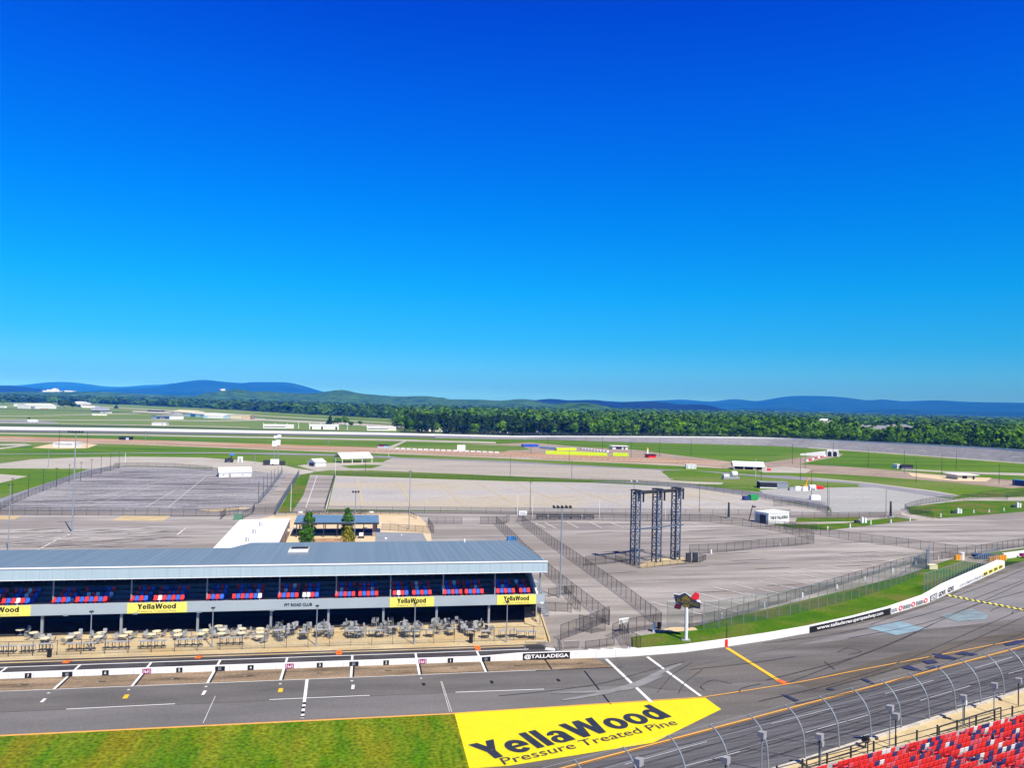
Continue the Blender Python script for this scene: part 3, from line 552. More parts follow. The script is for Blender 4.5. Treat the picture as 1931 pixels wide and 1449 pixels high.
for i in range(120):
    t_ = rnd.random(); y = 890+70*t_**1.1; xa = 215-215*((y-884)/80)**.8; xb = 540-60*((y-884)/80)
    x = rnd.uniform(xa+10, xb-60); L = rnd.uniform(25, 90); r = ribbon(smooth_pts([(x, y), (x+L*.5, y-.6+rnd.uniform(-.3, .3)), (x+L, y-1.5)], 4), rnd.uniform(.4, 1.0), .103, G, True)
    if x+L < xb: mb.add(r.v, r.f)
struct('tyre_marks', mb, K['rubberlot'])
mb = MB()
for i in range(60):
    x = rnd.uniform(20, 330); y = rnd.uniform(996, 1034); r = ribbon(smooth_pts([(x, y), (x+20, y-1.2), (x+40, y-1.8)], 4), .35, .0995, G, True); mb.add(r.v, r.f)
struct('tyre_marks', mb, K['worn'])
# ---- banked turn beyond the infield
inn = [(820, 827, 0), (960, 829.3, 0), (1038, 830.2, 0), (1193, 834.6, 0), (1348, 838.5, 0), (1460, 842, 0), (1560, 848, 0), (1690, 857, 0), (1810, 866, 0), (1931, 875.5, 0), (2120, 893, 0), (2350, 918, 0)]
out = [(820, 822, .6), (960, 824.6, 1.1), (1038, 824.6, 2.4), (1193, 825.2, 4.7), (1348, 826.2, 6.4), (1460, 828, 7.0), (1560, 832, 7.4), (1690, 838, 8.0), (1810, 844, 8.2), (1931, 851.5, 8.3), (2120, 865, 8.3), (2350, 883, 8.3)]
IN = [G(*p) for p in inn]; OU = []
for p, q in zip(IN, out):
    r = np.linalg.norm(p[:2]); P_ = p*np.array([1, 1, 0])*(r+(16. if q[0] > 1000 else 14.))/r; OU.append(np.array([P_[0], P_[1], max(.5, zt(P_, q[1]))]))
def den(L, k=6):
    A = smooth_pts([tuple(p) for p in L], k); return [np.array(p) for p in A]
IN, OU = den(IN), den(OU); n = len(IN); mb = MB(); NJ = 5
vs = [tuple(IN[i]*(1-j/NJ)+OU[i]*j/NJ+np.array([0, 0, .12])) for i in range(n) for j in range(NJ+1)]
mb.add(vs, [(i*(NJ+1)+j, (i+1)*(NJ+1)+j, (i+1)*(NJ+1)+j+1, i*(NJ+1)+j+1) for i in range(n-1) for j in range(NJ)])
K['bank'] = mat('banked_turn_asphalt', (.17, .17, .185), .85, (.26, .26, .275), .02, (1, 1, 1), fine=.12, fscale=.25, third=(.22, .22, .24), tscale=.008)
struct('banked_turn', mb, K['bank'])
mb = MB()
for i in range(n-1):
    def bk(i):
        d = (OU[i]-IN[i])*np.array([1, 1, 0]); d /= np.linalg.norm(d); return OU[i]+d*1.2, OU[i]+d*24
    a, b = bk(i); c, e = bk(i+1); mb.quad((a[0], a[1], a[2]), (c[0], c[1], c[2]), (e[0], e[1], .1), (b[0], b[1], .1))
    mb.quad(tuple(OU[i]+np.array([0, 0, .04])), tuple(OU[i+1]+np.array([0, 0, .04])), tuple(c), tuple(a))
struct('grass_berm', mb, K['grass_dark'])
mb = MB()
for i in range(14, n-1, 3):
    for fr in (.47,):
        p0 = IN[i]*(1-fr)+OU[i]*fr; p1 = IN[i+1]*(1-fr)+OU[i+1]*fr; q0 = IN[i]*(1-fr-.02)+OU[i]*(fr+.02); q1 = IN[i+1]*(1-fr-.02)+OU[i+1]*(fr+.02)
        e = p0+(p1-p0)*.75; h = q0+(q1-q0)*.75; u = np.array([0, 0, .2]); mb.quad(p0+u, e+u, h+u, q0+u)
struct('lane_line', mb, K['faint'])
mb = MB()
for i in range(34, n-1):
    d = (OU[i]-IN[i]); d /= np.linalg.norm(d); d2 = (OU[i+1]-IN[i+1]); d2 /= np.linalg.norm(d2); u = np.array([0, 0, .17])
    mb.quad(IN[i]+u-d*1.2, IN[i+1]+u-d2*1.2, IN[i+1]+u+d2*1.3, IN[i]+u+d*1.3)
struct('concrete_gutter', mb, K['roadlight'])
BANK_IN, BANK_OUT = IN, OU
# ---- hills and mountains
def ridge(sky, D, m, depth=.22, zb=-1., seed=0, bump=.03):
    rr = np.random.RandomState(seed); P = smooth_pts(sky, 4); cols = []
    ph = rr.rand(12)*6.28
    for i, (x, y) in enumerate(P):
        d = ray(x, y); h = math.hypot(d[0], d[1]); dd = np.array([d[0]/h, d[1]/h]); z = CAMH+D*d[2]/h; z = max(z, 2)
        col = []
        for j in range(13):
            t = j/12*2-1; s = (1-abs(t)**1.25) if t < 0 else (1-t*t)
            rad_ = D*(1+depth*t*(1 if t > 0 else 1))
            wob = 1+bump*sum(math.sin(ph[k]+i*(.35+.23*k)+j*(.9+.4*k)) for k in range(4)) if 0 < j < 12 and j != 6 else 1
            col.append((dd[0]*rad_, dd[1]*rad_, zb+(z-zb)*s*wob))
        cols.append(col)
    mb = MB(); mb.add([p for c in cols for p in c], [(i*13+j, (i+1)*13+j, (i+1)*13+j+1, i*13+j+1) for i in range(len(cols)-1) for j in range(12)])
    return struct('hills', mb, K[m], smooth=True)
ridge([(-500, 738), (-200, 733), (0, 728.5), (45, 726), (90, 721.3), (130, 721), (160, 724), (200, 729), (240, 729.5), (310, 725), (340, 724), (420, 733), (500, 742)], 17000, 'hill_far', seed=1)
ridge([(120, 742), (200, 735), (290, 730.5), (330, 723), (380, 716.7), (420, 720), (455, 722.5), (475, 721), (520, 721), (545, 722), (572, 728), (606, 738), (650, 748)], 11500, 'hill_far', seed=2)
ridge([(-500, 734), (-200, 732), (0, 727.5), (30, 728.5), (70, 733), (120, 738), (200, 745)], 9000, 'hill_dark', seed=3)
ridge([(360, 748), (400, 740), (430, 736.5), (450, 734.5), (480, 739), (506, 738), (532, 741.5), (584, 742.5), (610, 739.6), (646, 735.6), (677, 742), (713, 745.5), (754, 748), (801, 747.3), (835, 751), (850, 753.5), (905, 754), (943, 756), (985, 753.5), (1030, 760), (1090, 768)], 4300, 'hill_green', .16, seed=4)
ridge([(-300, 744), (-100, 741), (0, 740), (60, 739.6), (130, 739.2), (200, 740), (260, 743), (400, 748)], 4600, 'hill_green', .1, seed=14)
ridge([(930, 762), (960, 755), (986, 753), (1009, 755), (1025, 753.4), (1048, 753), (1074, 755.3), (1120, 754.6), (1162, 759), (1183, 758.4), (1219, 757.6), (1253, 759), (1281, 763), (1322, 763.4), (1354, 769), (1385, 777)], 5600, 'hill_dark', .12, seed=5)
ridge([(1020, 770), (1060, 761.5), (1090, 759.5), (1115, 761), (1150, 768), (1180, 774)], 3000, 'hill_green', .08, seed=6)
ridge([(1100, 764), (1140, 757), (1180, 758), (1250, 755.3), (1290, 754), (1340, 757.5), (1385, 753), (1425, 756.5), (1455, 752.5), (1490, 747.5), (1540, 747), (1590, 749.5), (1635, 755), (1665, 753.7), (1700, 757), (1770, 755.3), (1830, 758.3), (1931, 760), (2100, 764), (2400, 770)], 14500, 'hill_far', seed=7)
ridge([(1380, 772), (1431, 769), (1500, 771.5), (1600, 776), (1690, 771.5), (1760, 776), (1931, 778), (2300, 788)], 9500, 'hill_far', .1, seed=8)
# ================================================================ THINGS: vegetation
def leafcloud(mb, c, rx, rz, n, ls, rnd, shell=.55, squash=1.):
    for _ in range(n):
        while True:
            d = np.array([rnd.gauss(0, 1) for _ in range(3)]); L = np.linalg.norm(d)
            if L > .01: d /= L; break
        if d[2] < -.5: d[2] = -d[2]*.5
        r = shell+(1-shell)*rnd.random()**.5
        p = np.array(c)+d*np.array([rx, rx, rz])*r
        nrm = d+np.array([rnd.uniform(-.6, .6) for _ in range(3)]); nrm /= np.linalg.norm(nrm)
        a = np.cross(nrm, [rnd.uniform(-1, 1), rnd.uniform(-1, 1), rnd.uniform(-1, 1)]); a /= np.linalg.norm(a)+1e-9; b = np.cross(nrm, a)
        s = ls*rnd.uniform(.6, 1.3); mb.add([p-a*s-b*s*.6, p+a*s-b*s*.5, p+a*s*.7+b*s*.7, p-a*s*.6+b*s*.8], [(0, 1, 2, 3)])
def leafmat(name, c1, c2):
    m = mat(name, c1, .9, c2, .35, fine=.35, fscale=1.3, spec=.1); return m
K['leaf_near'] = leafmat('dark_green_leaves', (.025, .085, .008), (.06, .15, .014))
K['leaf_olive'] = leafmat('olive_leaves', (.09, .14, .010), (.26, .20, .02))
K['leaf_bright'] = mat('bright_spring_leaves', (.045, .13, .006), .95, (.14, .28, .012), .045, fine=.3, fscale=.4, spec=.1)
K['leaf_mid'] = mat('mid_green_leaves', (.028, .085, .008), .95, (.085, .19, .014), .045, fine=.3, fscale=.4, spec=.1)
K['leaf_pine'] = mat('dark_pine_needles', (.014, .036, .010), .95, (.032, .07, .016), .08, fine=.3, fscale=.4, spec=.1)
def tree_proto(name, label, cat, group, h, rx, leaf, seed, kind='round', n=420, ls=.35, trunk=.2):
    rnd = random.Random(seed); t = thing(name, label, cat, (0, 0, 0), 0, group)
    tb = MB().bar((0, 0, 0), (rnd.uniform(-.2, .2), 0, h*.6), trunk, 7, trunk*.5)
    for k in range(4):
        a = k*1.57+rnd.random(); z = h*rnd.uniform(.28, .55); tb.bar((0, 0, z), (math.cos(a)*rx*.6, math.sin(a)*rx*.6, z+h*.18), trunk*.4, 5, trunk*.15)
    part('trunk', tb, K['bark'], t)
    mb = MB()
    if kind == 'round':
        for k in range(7):
            a = rnd.random()*6.28; q = rx*rnd.uniform(.1, .55); z = h*rnd.uniform(.35, .80)
            leafcloud(mb, (math.cos(a)*q, math.sin(a)*q, z), rx*rnd.uniform(.45, .65), h*.16, n//8, ls, rnd)
        leafcloud(mb, (0, 0, h*.62), rx*.75, h*.34, n//4, ls, rnd, .7)
    elif kind == 'dense':
        for k in range(9):
            f = k/8; leafcloud(mb, (rnd.uniform(-.15, .15)*rx, rnd.uniform(-.15, .15)*rx, h*(.13+.76*f)), rx*(.62+.38*math.sin(math.pi*min(1, f*1.1)))*(1 if f < .8 else .7), h*.12, n//8, ls, rnd, .55)
    elif kind == 'cone':
        for k in range(9):
            f = k/9; leafcloud(mb, (0, 0, h*(.12+.82*f)), rx*(1-f)*.95+.05*rx, h*.09, int(n/9*(1.3-f)), ls, rnd, .5)
    elif kind == 'pine':
        for k in range(8):
            a = rnd.random()*6.28; f = rnd.uniform(.35, .97); q = rx*rnd.uniform(0, .6)*(1.15-f)
            leafcloud(mb, (math.cos(a)*q, math.sin(a)*q, h*f*.96), rx*rnd.uniform(.35, .55)*(1.35-f), h*.07, n//8, ls, rnd)
    part('crown', mb, leaf, t); return t
# courtyard trees (bases hidden behind the club roof)
t = tree_proto('courtyard_tree', 'tall dark green tree left of centre in front of the blue courtyard pavilion', 'tree', None, 6.2, 1.9, K['leaf_near'], 1, 'dense', n=1000, ls=.22, trunk=.12); b = G(581, 1013); t.location = (b[0], b[1], 0)
t = tree_proto('courtyard_tree', 'tall dark green tree right of centre in front of the blue courtyard pavilion', 'tree', None, 7.0, 1.8, K['leaf_near'], 2, 'dense', n=1000, ls=.22, trunk=.12); b = G(654, 1012); t.location = (b[0], b[1], 0)
t = tree_proto('courtyard_tree', 'bushy dark green tree just below the tall left courtyard tree', 'tree', None, 5.2, 1.95, K['leaf_near'], 3, 'dense', n=1000, ls=.22, trunk=.12); b = G(577, 1034); t.location = (b[0], b[1], 0)
t = tree_proto('courtyard_tree', 'olive and rust coloured young tree beside the grey roofed shed', 'tree', None, 5.2, 1.8, K['leaf_olive'], 4, 'dense', n=800, ls=.2, trunk=.1); b = G(657, 1034); t.location = (b[0], b[1], 0)
# trees far off in the airfield
def far_tree(px, pyb, pyt, wpx, kind, leaf, label, seed, group=None, n=260, name='tree'):
    b = G(px, pyb); h = zt(b, pyt); r = wpx/2/FPX*np.linalg.norm(b[:2]); t = tree_proto(name, label, 'tree', group, h, r, leaf, seed, kind, n, max(.25, r*.17), h*.02); t.location = (b[0], b[1], 0); return t
far_tree(122, 771, 754, 27, 'round', K['leaf_pine'], 'large dark oak at the right end of the long white airfield hangar', 11)
far_tree(137, 771, 757, 14, 'round', K['leaf_near'], 'smaller dark tree touching the right side of the large dark oak', 12)
far_tree(62, 764, 749, 16, 'round', K['leaf_pine'], 'dark round tree behind the left end of the long white hangar', 13)
far_tree(219, 771, 763, 8, 'cone', K['leaf_pine'], 'lone dark conical evergreen standing in the airfield', 14, name='pine_tree')
far_tree(95, 762, 748, 26, 'round', K['leaf_mid'], 'broad mid green tree behind the middle of the long white hangar', 15)
far_tree(6, 764, 752, 10, 'round', K['leaf_mid'], 'green tree at the far left edge of the airfield', 16)
far_tree(622, 803, 783, 18, 'cone', K['leaf_pine'], 'tallest dark tree of the clump behind the second white trackside suite', 17)
far_tree(636, 803, 788, 20, 'round', K['leaf_near'], 'round green tree in the middle of the clump behind the second trackside suite', 18)
far_tree(650, 803, 785, 18, 'round', K['leaf_mid'], 'light green tree at the right of the clump behind the second trackside suite', 19)
far_tree(662, 804, 795, 12, 'round', K['leaf_near'], 'low bushy tree trailing off the right of the trackside clump', 20)
far_tree(679, 803, 794, 10, 'round', K['leaf_near'], 'small lone round tree between the clump and the wood', 21)
far_tree(54, 793, 787, 5, 'round', K['leaf_pine'], 'tiny lone bush in the grass left of the airfield road', 22)
# ---- edge of the wood: individual trees; the mass behind them is one object
EDGE = [(-900, 757), (-300, 757), (0, 759), (120, 760.5), (250, 765), (380, 771), (500, 778), (620, 785), (741, 791), (750, 806), (770, 820), (960, 823.5), (1200, 828.5), (1500, 838.5), (1931, 866), (2400, 905)]
def edge_y(x): return float(np.interp(x, [e[0] for e in EDGE], [e[1] for e in EDGE]))
gp = 'trees along the front edge of the wood behind the banked turn'
protos = [tree_proto('pine_tree', 'dark tall pine in the front rank of the wood beyond the turn', 'tree', gp, 22, 5.5, K['leaf_pine'], 31, 'pine', 330, .8, .35),
          tree_proto('pine_tree', 'dark tall pine in the front rank of the wood beyond the turn', 'tree', gp, 25, 5.5, K['leaf_pine'], 32, 'pine', 330, .8, .35),
          tree_proto('leafy_tree', 'bright spring green broadleaf tree in the front rank of the wood beyond the turn', 'tree', gp, 18, 7, K['leaf_bright'], 33, 'round', 420, .75, .3),
          tree_proto('leafy_tree', 'bright spring green broadleaf tree in the front rank of the wood beyond the turn', 'tree', gp, 21, 7.5, K['leaf_bright'], 34, 'round', 420, .75, .3),
          tree_proto('leafy_tree', 'mid green broadleaf tree in the front rank of the wood beyond the turn', 'tree', gp, 19, 7.5, K['leaf_mid'], 35, 'round', 420, .75, .3)]
used = set(); rnd = random.Random(77); x = 748.
while x < 2010:
    pine = x < 1110 or 1165 < x < 1260
    k = rnd.choice([0, 1, 0, 1, 4, 2]) if pine and rnd.random() < .95 else rnd.choice([2, 3, 4, 4, 2, 3, 0])
    if 1135 < x < 1172: k = 2+(int(x) % 2)
    y = edge_y(x)-rnd.uniform(0, 1.2); b = G(x, y); s = rnd.uniform(.72, .95)*(1 if x < 1120 else .92)
    if k not in used: o = protos[k]; used.add(k)
    else: o = dup(protos[k], (0, 0, 0))
    o.location = (b[0], b[1], 0); o.rotation_euler = (0, 0, rnd.random()*6.28); wd_ = s*rnd.uniform(.75, 1.35); o.scale = (wd_, wd_*rnd.uniform(.8, 1.2), s*rnd.uniform(.85, 1.12)); x += rnd.uniform(7, 13)
rs = np.random.RandomState(5)
def tmpl(n, kind):
    mb = MB(); r = random.Random(n+kind)
    if kind == 0: 
        for k in range(6): leafcloud(mb, (r.uniform(-.55, .55), r.uniform(-.55, .55), (-.55, -.2, .1, .3, .4, .5)[k]), .55, .4, 15, .15, r, .6)
    else:
        for k in range(6): leafcloud(mb, (r.uniform(-.25, .25), r.uniform(-.25, .25), -.7+.33*k), .62-.07*k, .3, 13, .15, r, .6)
    v = np.array(mb.v); return v, len(mb.f)
TM = [tmpl(101+i, i % 3 == 2) for i in range(6)]
def inwood(b):  # keep the airfield and infield clear
    return True
groups = {0: [], 1: [], 2: []}
d = 700.
while d < 9000:
    stp = max(7., d/75.); nx = int(1.75*d/(stp*.85))
    for i in range(nx):
        ang = rs.uniform(-.72, .80); X = d*math.sin(ang); Y = d*math.cos(ang)
        # camera forward is yawed by 10.48 degrees
        c, s = math.cos(yaw), math.sin(yaw); wx, wy = c*X-s*Y, s*X+c*Y
        px, py = Pj((wx, wy, 0))
        if px < -250 or px > 2150: continue
        if py > edge_y(px)-.4: continue
        if 1612 < px < 1732 and 900 < d < 1520: continue
        if 1532 < px < 1582 and 1050 < d < 1920: continue
        if d > 1500 and math.sin(wx*.0031+1)+math.sin(wy*.0023+wx*.0011) > 1.55: continue
        r = stp*.68*rs.uniform(.8, 1.25); hgt = (18 if d < 1400 else 16)*rs.uniform(.68, 1.2)*(1+.12*math.sin(wx*.013+2)*math.sin(wy*.017))
        if 745 < px < 1110 and d < 860: k = 1
        else: k = 0 if math.sin(wx*.008+wy*.013)+rs.uniform(-.9, .9) > .65 else (2 if rs.rand() < .6 else 0)
        if px < 745: k = 2 if rs.rand() < .75 else (0 if rs.rand() < .4 else 1)
        if d > 2200 and k == 0 and rs.rand() < .4: k = 2
        if rs.rand() < .1: k = 1
        v, nf = TM[rs.randint(6)]; a = rs.rand()*6.28; ca_, sa_ = math.cos(a), math.sin(a)
        V = np.empty_like(v); V[:, 0] = (v[:, 0]*ca_-v[:, 1]*sa_)*r+wx; V[:, 1] = (v[:, 0]*sa_+v[:, 1]*ca_)*r+wy; V[:, 2] = np.maximum(.3, hgt-min(r, 7.)*.95+v[:, 2]*min(r, 7.)*1.1)
        groups[k].append(V)
    d += stp*1.1
allv = np.concatenate([np.concatenate(groups[k]) for k in (0, 1, 2)]); cnt = [sum(len(v) for v in groups[k])//4 for k in (0, 1, 2)]; nf = sum(cnt)
print('wood faces', nf)
me = bpy.data.meshes.new('wood'); me.vertices.add(len(allv)); me.vertices.foreach_set('co', allv.astype(np.float32).ravel())
me.loops.add(nf*4); me.loops.foreach_set('vertex_index', np.arange(nf*4, dtype=np.int32)); me.polygons.add(nf)
me.polygons.foreach_set('loop_start', np.arange(nf, dtype=np.int32)*4); me.polygons.foreach_set('loop_total', np.full(nf, 4, np.int32))
for m in ('leaf_bright', 'leaf_pine', 'leaf_mid'): me.materials.append(K[m])
me.polygons.foreach_set('material_index', np.repeat(np.arange(3), cnt).astype(np.int32)); me.update(calc_edges=True)
o = link(bpy.data.objects.new('wood', me)); o['kind'] = 'stuff'; o['label'] = 'far-off green wood filling the plain behind the raceway'; o['category'] = 'wood'
# ================================================================ fences
def fence(name, label, pts, h, sp=3., style='fencemesh', postm='darksteel', r=.04, far=False, cat='fence', toprail=True, z0=.05, px=True, group=None, zs=None):
    P = [G(*p) if px else np.array([p[0], p[1], 0.]) for p in pts]
    root = thing(name, label, cat, (P[0][0], P[0][1], 0), 0, group); o = P[0].copy(); P = [p-o for p in P]
    pm, rl, posts = MB(), MB(), []
    for a, b in zip(P, P[1:]):
        L = np.linalg.norm((b-a)[:2]); n = max(1, int(round(L/sp)))
        for i in range(n): posts.append(a+(b-a)*i/n)
        pm.quad((a[0], a[1], z0), (b[0], b[1], z0), (b[0], b[1], z0+h), (a[0], a[1], z0+h))
        if toprail: rl.bar((a[0], a[1], z0+h), (b[0], b[1], z0+h), r*.8, 5)
    posts.append(P[-1])
    part('mesh_panel', pm, K[style], root)
    if toprail: part('top_rail', rl, K[postm], root)
    if far or len(posts) > 90:
        mb = MB()
        for p in posts: mb.bar((p[0], p[1], 0), (p[0], p[1], z0+h+.05), r, 5)
        q = part('posts', mb, K[postm], root); q['kind'] = 'stuff'
    else:
        me = mesh('post', MB().bar((0, 0, 0), (0, 0, z0+h+.06), r, 6), K[postm])
        for p in posts: q = part('post', me, None, root); q.location = (p[0], p[1], 0)
    return root
fence('chain_link_fence', 'long black chain-link fence along the near side of the left parking lot', [(-260, 972), (0, 972.3), (140, 973), (300, 974), (415, 974.5), (450, 970)], 2.1, 3.2)
fence('fence_gate', 'dark short fence panel standing askew at the right end of the left lot fence', [(416, 981), (426, 972)], 2.0, 1.5, cat='fence')
fence('fence_gate', 'dark diagonal fence panel beside the green utility box', [(455, 981), (476, 970), (480, 962)], 2.0, 1.8, cat='fence')
fence('chain_link_fence', 'black chain-link fence between the green box and the grass wedge', [(476, 972), (500, 971), (518, 971)], 2.1, 2.5)
fence('chain_link_fence', 'low fence following the top curve of the left parking lot', [(215, 882), (260, 881), (330, 883), (400, 888.5)], 2.0, 4.5, far=True)
fence('chain_link_fence', 'fence running beneath the row of poles on the left edge of the left lot', [(-60, 990), (0, 962), (60, 935), (130, 908), (225, 883)], 2.0, 4., far=True)
fence('chain_link_fence', 'pale fence on the right side of the left lot, under the pole row', [(487, 952), (510, 925), (533, 893)], 2.2, 3., far=True, postm='galv')
fence('screened_fence', 'blue mesh covered fence along the left side of the grass wedge', [(519, 972), (545, 928), (564, 897)], 2.4, 3., 'bluemesh')
fence('chain_link_fence', 'black fence along the right side of the access lane by the pale lot', [(613, 963), (632, 897)], 2.0, 3.)
fence('chain_link_fence', 'long fence along the near side of the big pale concrete lot', [(620, 968), (740, 969), (860, 969.5), (1000, 971), (1180, 972.5), (1320, 973), (1440, 973), (1490, 973.5)], 2.0, 4.5)
fence('chain_link_fence', 'thin fence between the big pale lot and the curving road', [(633, 897), (800, 902), (960, 906.5), (1115, 910)], 1.6, 5, far=True)
fence('chain_link_fence', 'thin fence on the right upper side of the big pale lot', [(1115, 911), (1200, 914), (1300, 921), (1400, 936), (1490, 953), (1560, 968)], 2.0, 4.5, far=True)
fence('chain_link_fence', 'pair-side fence inside the right corner of the big pale lot', [(1459, 955), (1500, 955), (1545, 961), (1567, 970), (1567, 975)], 2.0, 2.6)
fence('chain_link_fence', 'long dark fence on the left of the walkway, from the front lane to the patio', [(1148, 1180), (1139, 1172), (1060, 1108), (1034, 1085), (990, 1046), (972, 1026), (936, 990)], 2.2, 2.9)
fence('chain_link_fence', 'long dark fence on the right of the walkway between it and the tower lot', [(1247, 1184), (1190, 1138), (1100, 1072), (1040, 1030), (984, 989)], 2.2, 2.5)
fence('chain_link_fence', 'low fence across the top of the walkway', [(906, 989), (950, 989), (960, 985)], 2.0, 2.5)
fence('chain_link_fence', 'fence along the far side of the tower lot', [(975, 986), (1000, 982), (1180, 983.5), (1300, 984)], 2.0, 3.5)
fence('chain_link_fence', 'fence curving round the top right of the tower lot towards the white hut', [(1300, 984), (1340, 986), (1400, 993), (1470, 1003), (1535, 1020)], 2.1, 2.8)
fence('chain_link_fence', 'fence closing the lower right side of the tower lot', [(1535, 1026), (1500, 1030), (1431, 1035), (1370, 1042), (1300, 1046)], 2.1, 2.6)
fence('chain_link_fence', 'fence running left from the towers to the walkway', [(1104, 1068), (1160, 1063), (1200, 1058)], 2.0, 2.6)
fence('chain_link_fence', 'low fence round the sandy pad at the foot of the towers', [(1160, 1058), (1205, 1073), (1320, 1062), (1331, 1057), (1300, 1050)], 1.1, 2.)
fence('chain_link_fence', 'long fence from the white hut down to the amber barrels', [(1478, 1000), (1530, 1008), (1600, 1020), (1690, 1031), (1760, 1041), (1806, 1048)], 2.2, 2.8)
fence('chain_link_fence', 'dark fence along the grass in front of the white hut', [(1444, 995), (1480, 998), (1540, 1002)], 2.0, 3.)
fence('chain_link_fence', 'fence behind the white hut along the grass strip to the black gate post', [(1489, 977), (1560, 978), (1640, 977), (1668, 978)], 1.8, 3.5)
fence('chain_link_fence', 'curved dark fence round the left end of the big right grass strip', [(1760, 980), (1715, 970), (1706, 962), (1740, 952), (1790, 945), (1860, 941), (1900, 944)], 2.0, 3.)
fence('fence_gate', 'short black gate panel lying in the left end of the right grass strip', [(1716, 972), (1756, 967)], 1.5, 2.)
fence('chain_link_fence', 'dark fence at the far right edge above the grass strip', [(1897, 940), (1931, 935), (2050, 930)], 2.0, 3.)
fence('chain_link_fence', 'fence above the amber barrels running off to the right', [(1806, 1050), (1840, 1047), (1900, 1036), (1960, 1028), (2100, 1005)], 2.1, 2.7)
fence('chain_link_fence', 'black fence along the top of the grass bank beside the striped lot', [(1300, 1186), (1370, 1170), (1450, 1146), (1530, 1122), (1600, 1100), (1690, 1072), (1745, 1060), (1806, 1052)], 1.7, 3.)
fence('tall_fence', 'tall green-grey debris fence standing on the grass bank', [(1327, 1188), (1355, 1186), (1447, 1169), (1490, 1161), (1560, 1144), (1620, 1129), (1680, 1109), (1725, 1090), (1747, 1074)], 4.2, 2.5, 'greymesh', 'galv', .05)
fence('tall_fence', 'blue screened end of the tall debris fence on the grass bank', [(1748, 1075), (1752, 1066), (1752, 1056)], 4.4, 1.6, 'bluemesh', 'galv', .05)
fence('tall_fence', 'green-grey safety fence mounted behind the white wall at the pit exit', [(1742, 1121), (1770, 1112), (1810, 1097), (1850, 1080), (1885, 1062)], 3.2, 1.7, 'greymesh', 'galv', .05, z0=.6)
fence('chain_link_fence', 'tall fence behind the fuel sign at the corner of the lot', [(1258, 1185), (1305, 1184)], 4.0, 5.0, 'greymesh', 'galv')
fence('chain_link_fence', 'fence zigzagging from the patio corner up to the walkway gate', [(1057, 1209), (1072, 1203), (1100, 1193), (1148, 1172), (1149, 1180)], 2.2, 1.9)
fence('fence_gate', 'black triangular gate leaves standing open below the walkway fence', [(1092, 1190), (1116, 1196), (1141, 1191)], 2.3, 2.)
fence('chain_link_fence', 'fence curving from the pit lane gate to the walkway end', [(1155, 1206), (1170, 1199), (1200, 1192), (1247, 1184)], 2.1, 1.9)
fence('chain_link_fence', 'fence wrapping the left end of the grass bank beside the pit wall', [(1170, 1199), (1184, 1222), (1188, 1228)], 2.2, 1.4)
fence('chain_link_fence', 'small fence panel on the brownish grass by the wall', [(1191, 1220), (1208, 1229)], 2.0, 1.2)
fence('crowd_barrier', 'black crowd barrier run behind the pit wall right of the banner', [(1104, 1226), (1130, 1223), (1158, 1219)], 1.1, 1.6, cat='barrier')
fence('crowd_barrier', 'grey crowd barrier nearest the patio corner', [(990, 1226), (1028, 1225)], 1.1, 2.3, cat='barrier', postm='steel')
fence('crowd_barrier', 'dark crowd barrier standing end-on behind the banner', [(1052, 1223), (1058, 1232)], 1.2, 1., cat='barrier')
fence('crowd_barrier', 'grey crowd barrier right of the end-on barrier', [(1063, 1226), (1092, 1224)], 1.1, 1.8, cat='barrier', postm='steel')
fence('chain_link_fence', 'low fence right of the club wall', [(1002, 1155), (1024, 1154), (1070, 1155), (1077, 1157)], 1.4, 2.)
fence('chain_link_fence', 'double fence stub left of the walkway beside the tall light pole', [(1064, 1121), (1094, 1155)], 1.5, 1.6)
fence('chain_link_fence', 'black gate frame at the foot of the tall light pole', [(1034, 1127), (1066, 1122), (1082, 1120)], 1.4, 2.)
fence('chain_link_fence', 'fence along the front edge of the courtyard sand', [(720, 1001), (783, 1004), (812, 1007)], 1.7, 2.4)
fence('fence_gate', 'long wide gate with diagonal braces right of the courtyard', [(808, 989), (871, 989)], 1.8, 2.2)
fence('fence_gate', 'short fence side at the right edge of the courtyard', [(807, 991), (818, 1007)], 1.9, 1.8)
fence('railing', 'railing around the top of the courtyard', [(518, 975), (600, 972), (700, 971), (770, 972), (785, 980)], 1.2, 3., far=True, cat='railing')
# ================================================================ light poles and masts
def pole(name, label, px, pyb, pyt, kind='plain', r=.12, m='steel', cat='pole', group=None, pxt=None):
    b = G(px, pyb); h = zt(b, pyt); t = thing(name, label, cat, (b[0], b[1], 0), 0, group)
    dist = np.linalg.norm(b); r = max(r, dist*.00028)
    part('shaft', MB().bar((0, 0, 0), (0, 0, h), r, 8, r*.6), K[m], t)
    right = np.array([math.cos(-yaw*0), 0])
    if kind in ('multi', 'tee', 'pair', 'triple'):
        w = {'multi': 1.5, 'tee': .55, 'pair': .8, 'triple': .65}[kind]; n = {'multi': 5, 'tee': 0, 'pair': 2, 'triple': 3}[kind]
        part('crossbar', MB().box(-w, w, -.06, .06, h-.42, h-.3), K['darksteel' if m != 'white' else 'white'], t)
        for i in range(n):
            x = -w+2*w*i/max(1, n-1); s = .26 if kind == 'multi' else .24
            part('lamp_head', MB().bar((x, -.25, h-.25), (x, .28, h-.10), s, 9, s*.6), K['darksteel' if kind != 'pair' else 'white'], t)
    if m != 'white' and dist < 330: part('footing', MB().disc((0, 0), r*2.6, 0, .35, 10), K['greyconc'], t)
    return t
pole('light_pole', 'tallest grey light mast with five lamps rising from the left striped lot', 136, 1006, 813, 'multi', .2)
pole('light_pole', 'grey light mast with five lamps beside the patio walkway fence', 1056, 1128, 954, 'multi', .16)
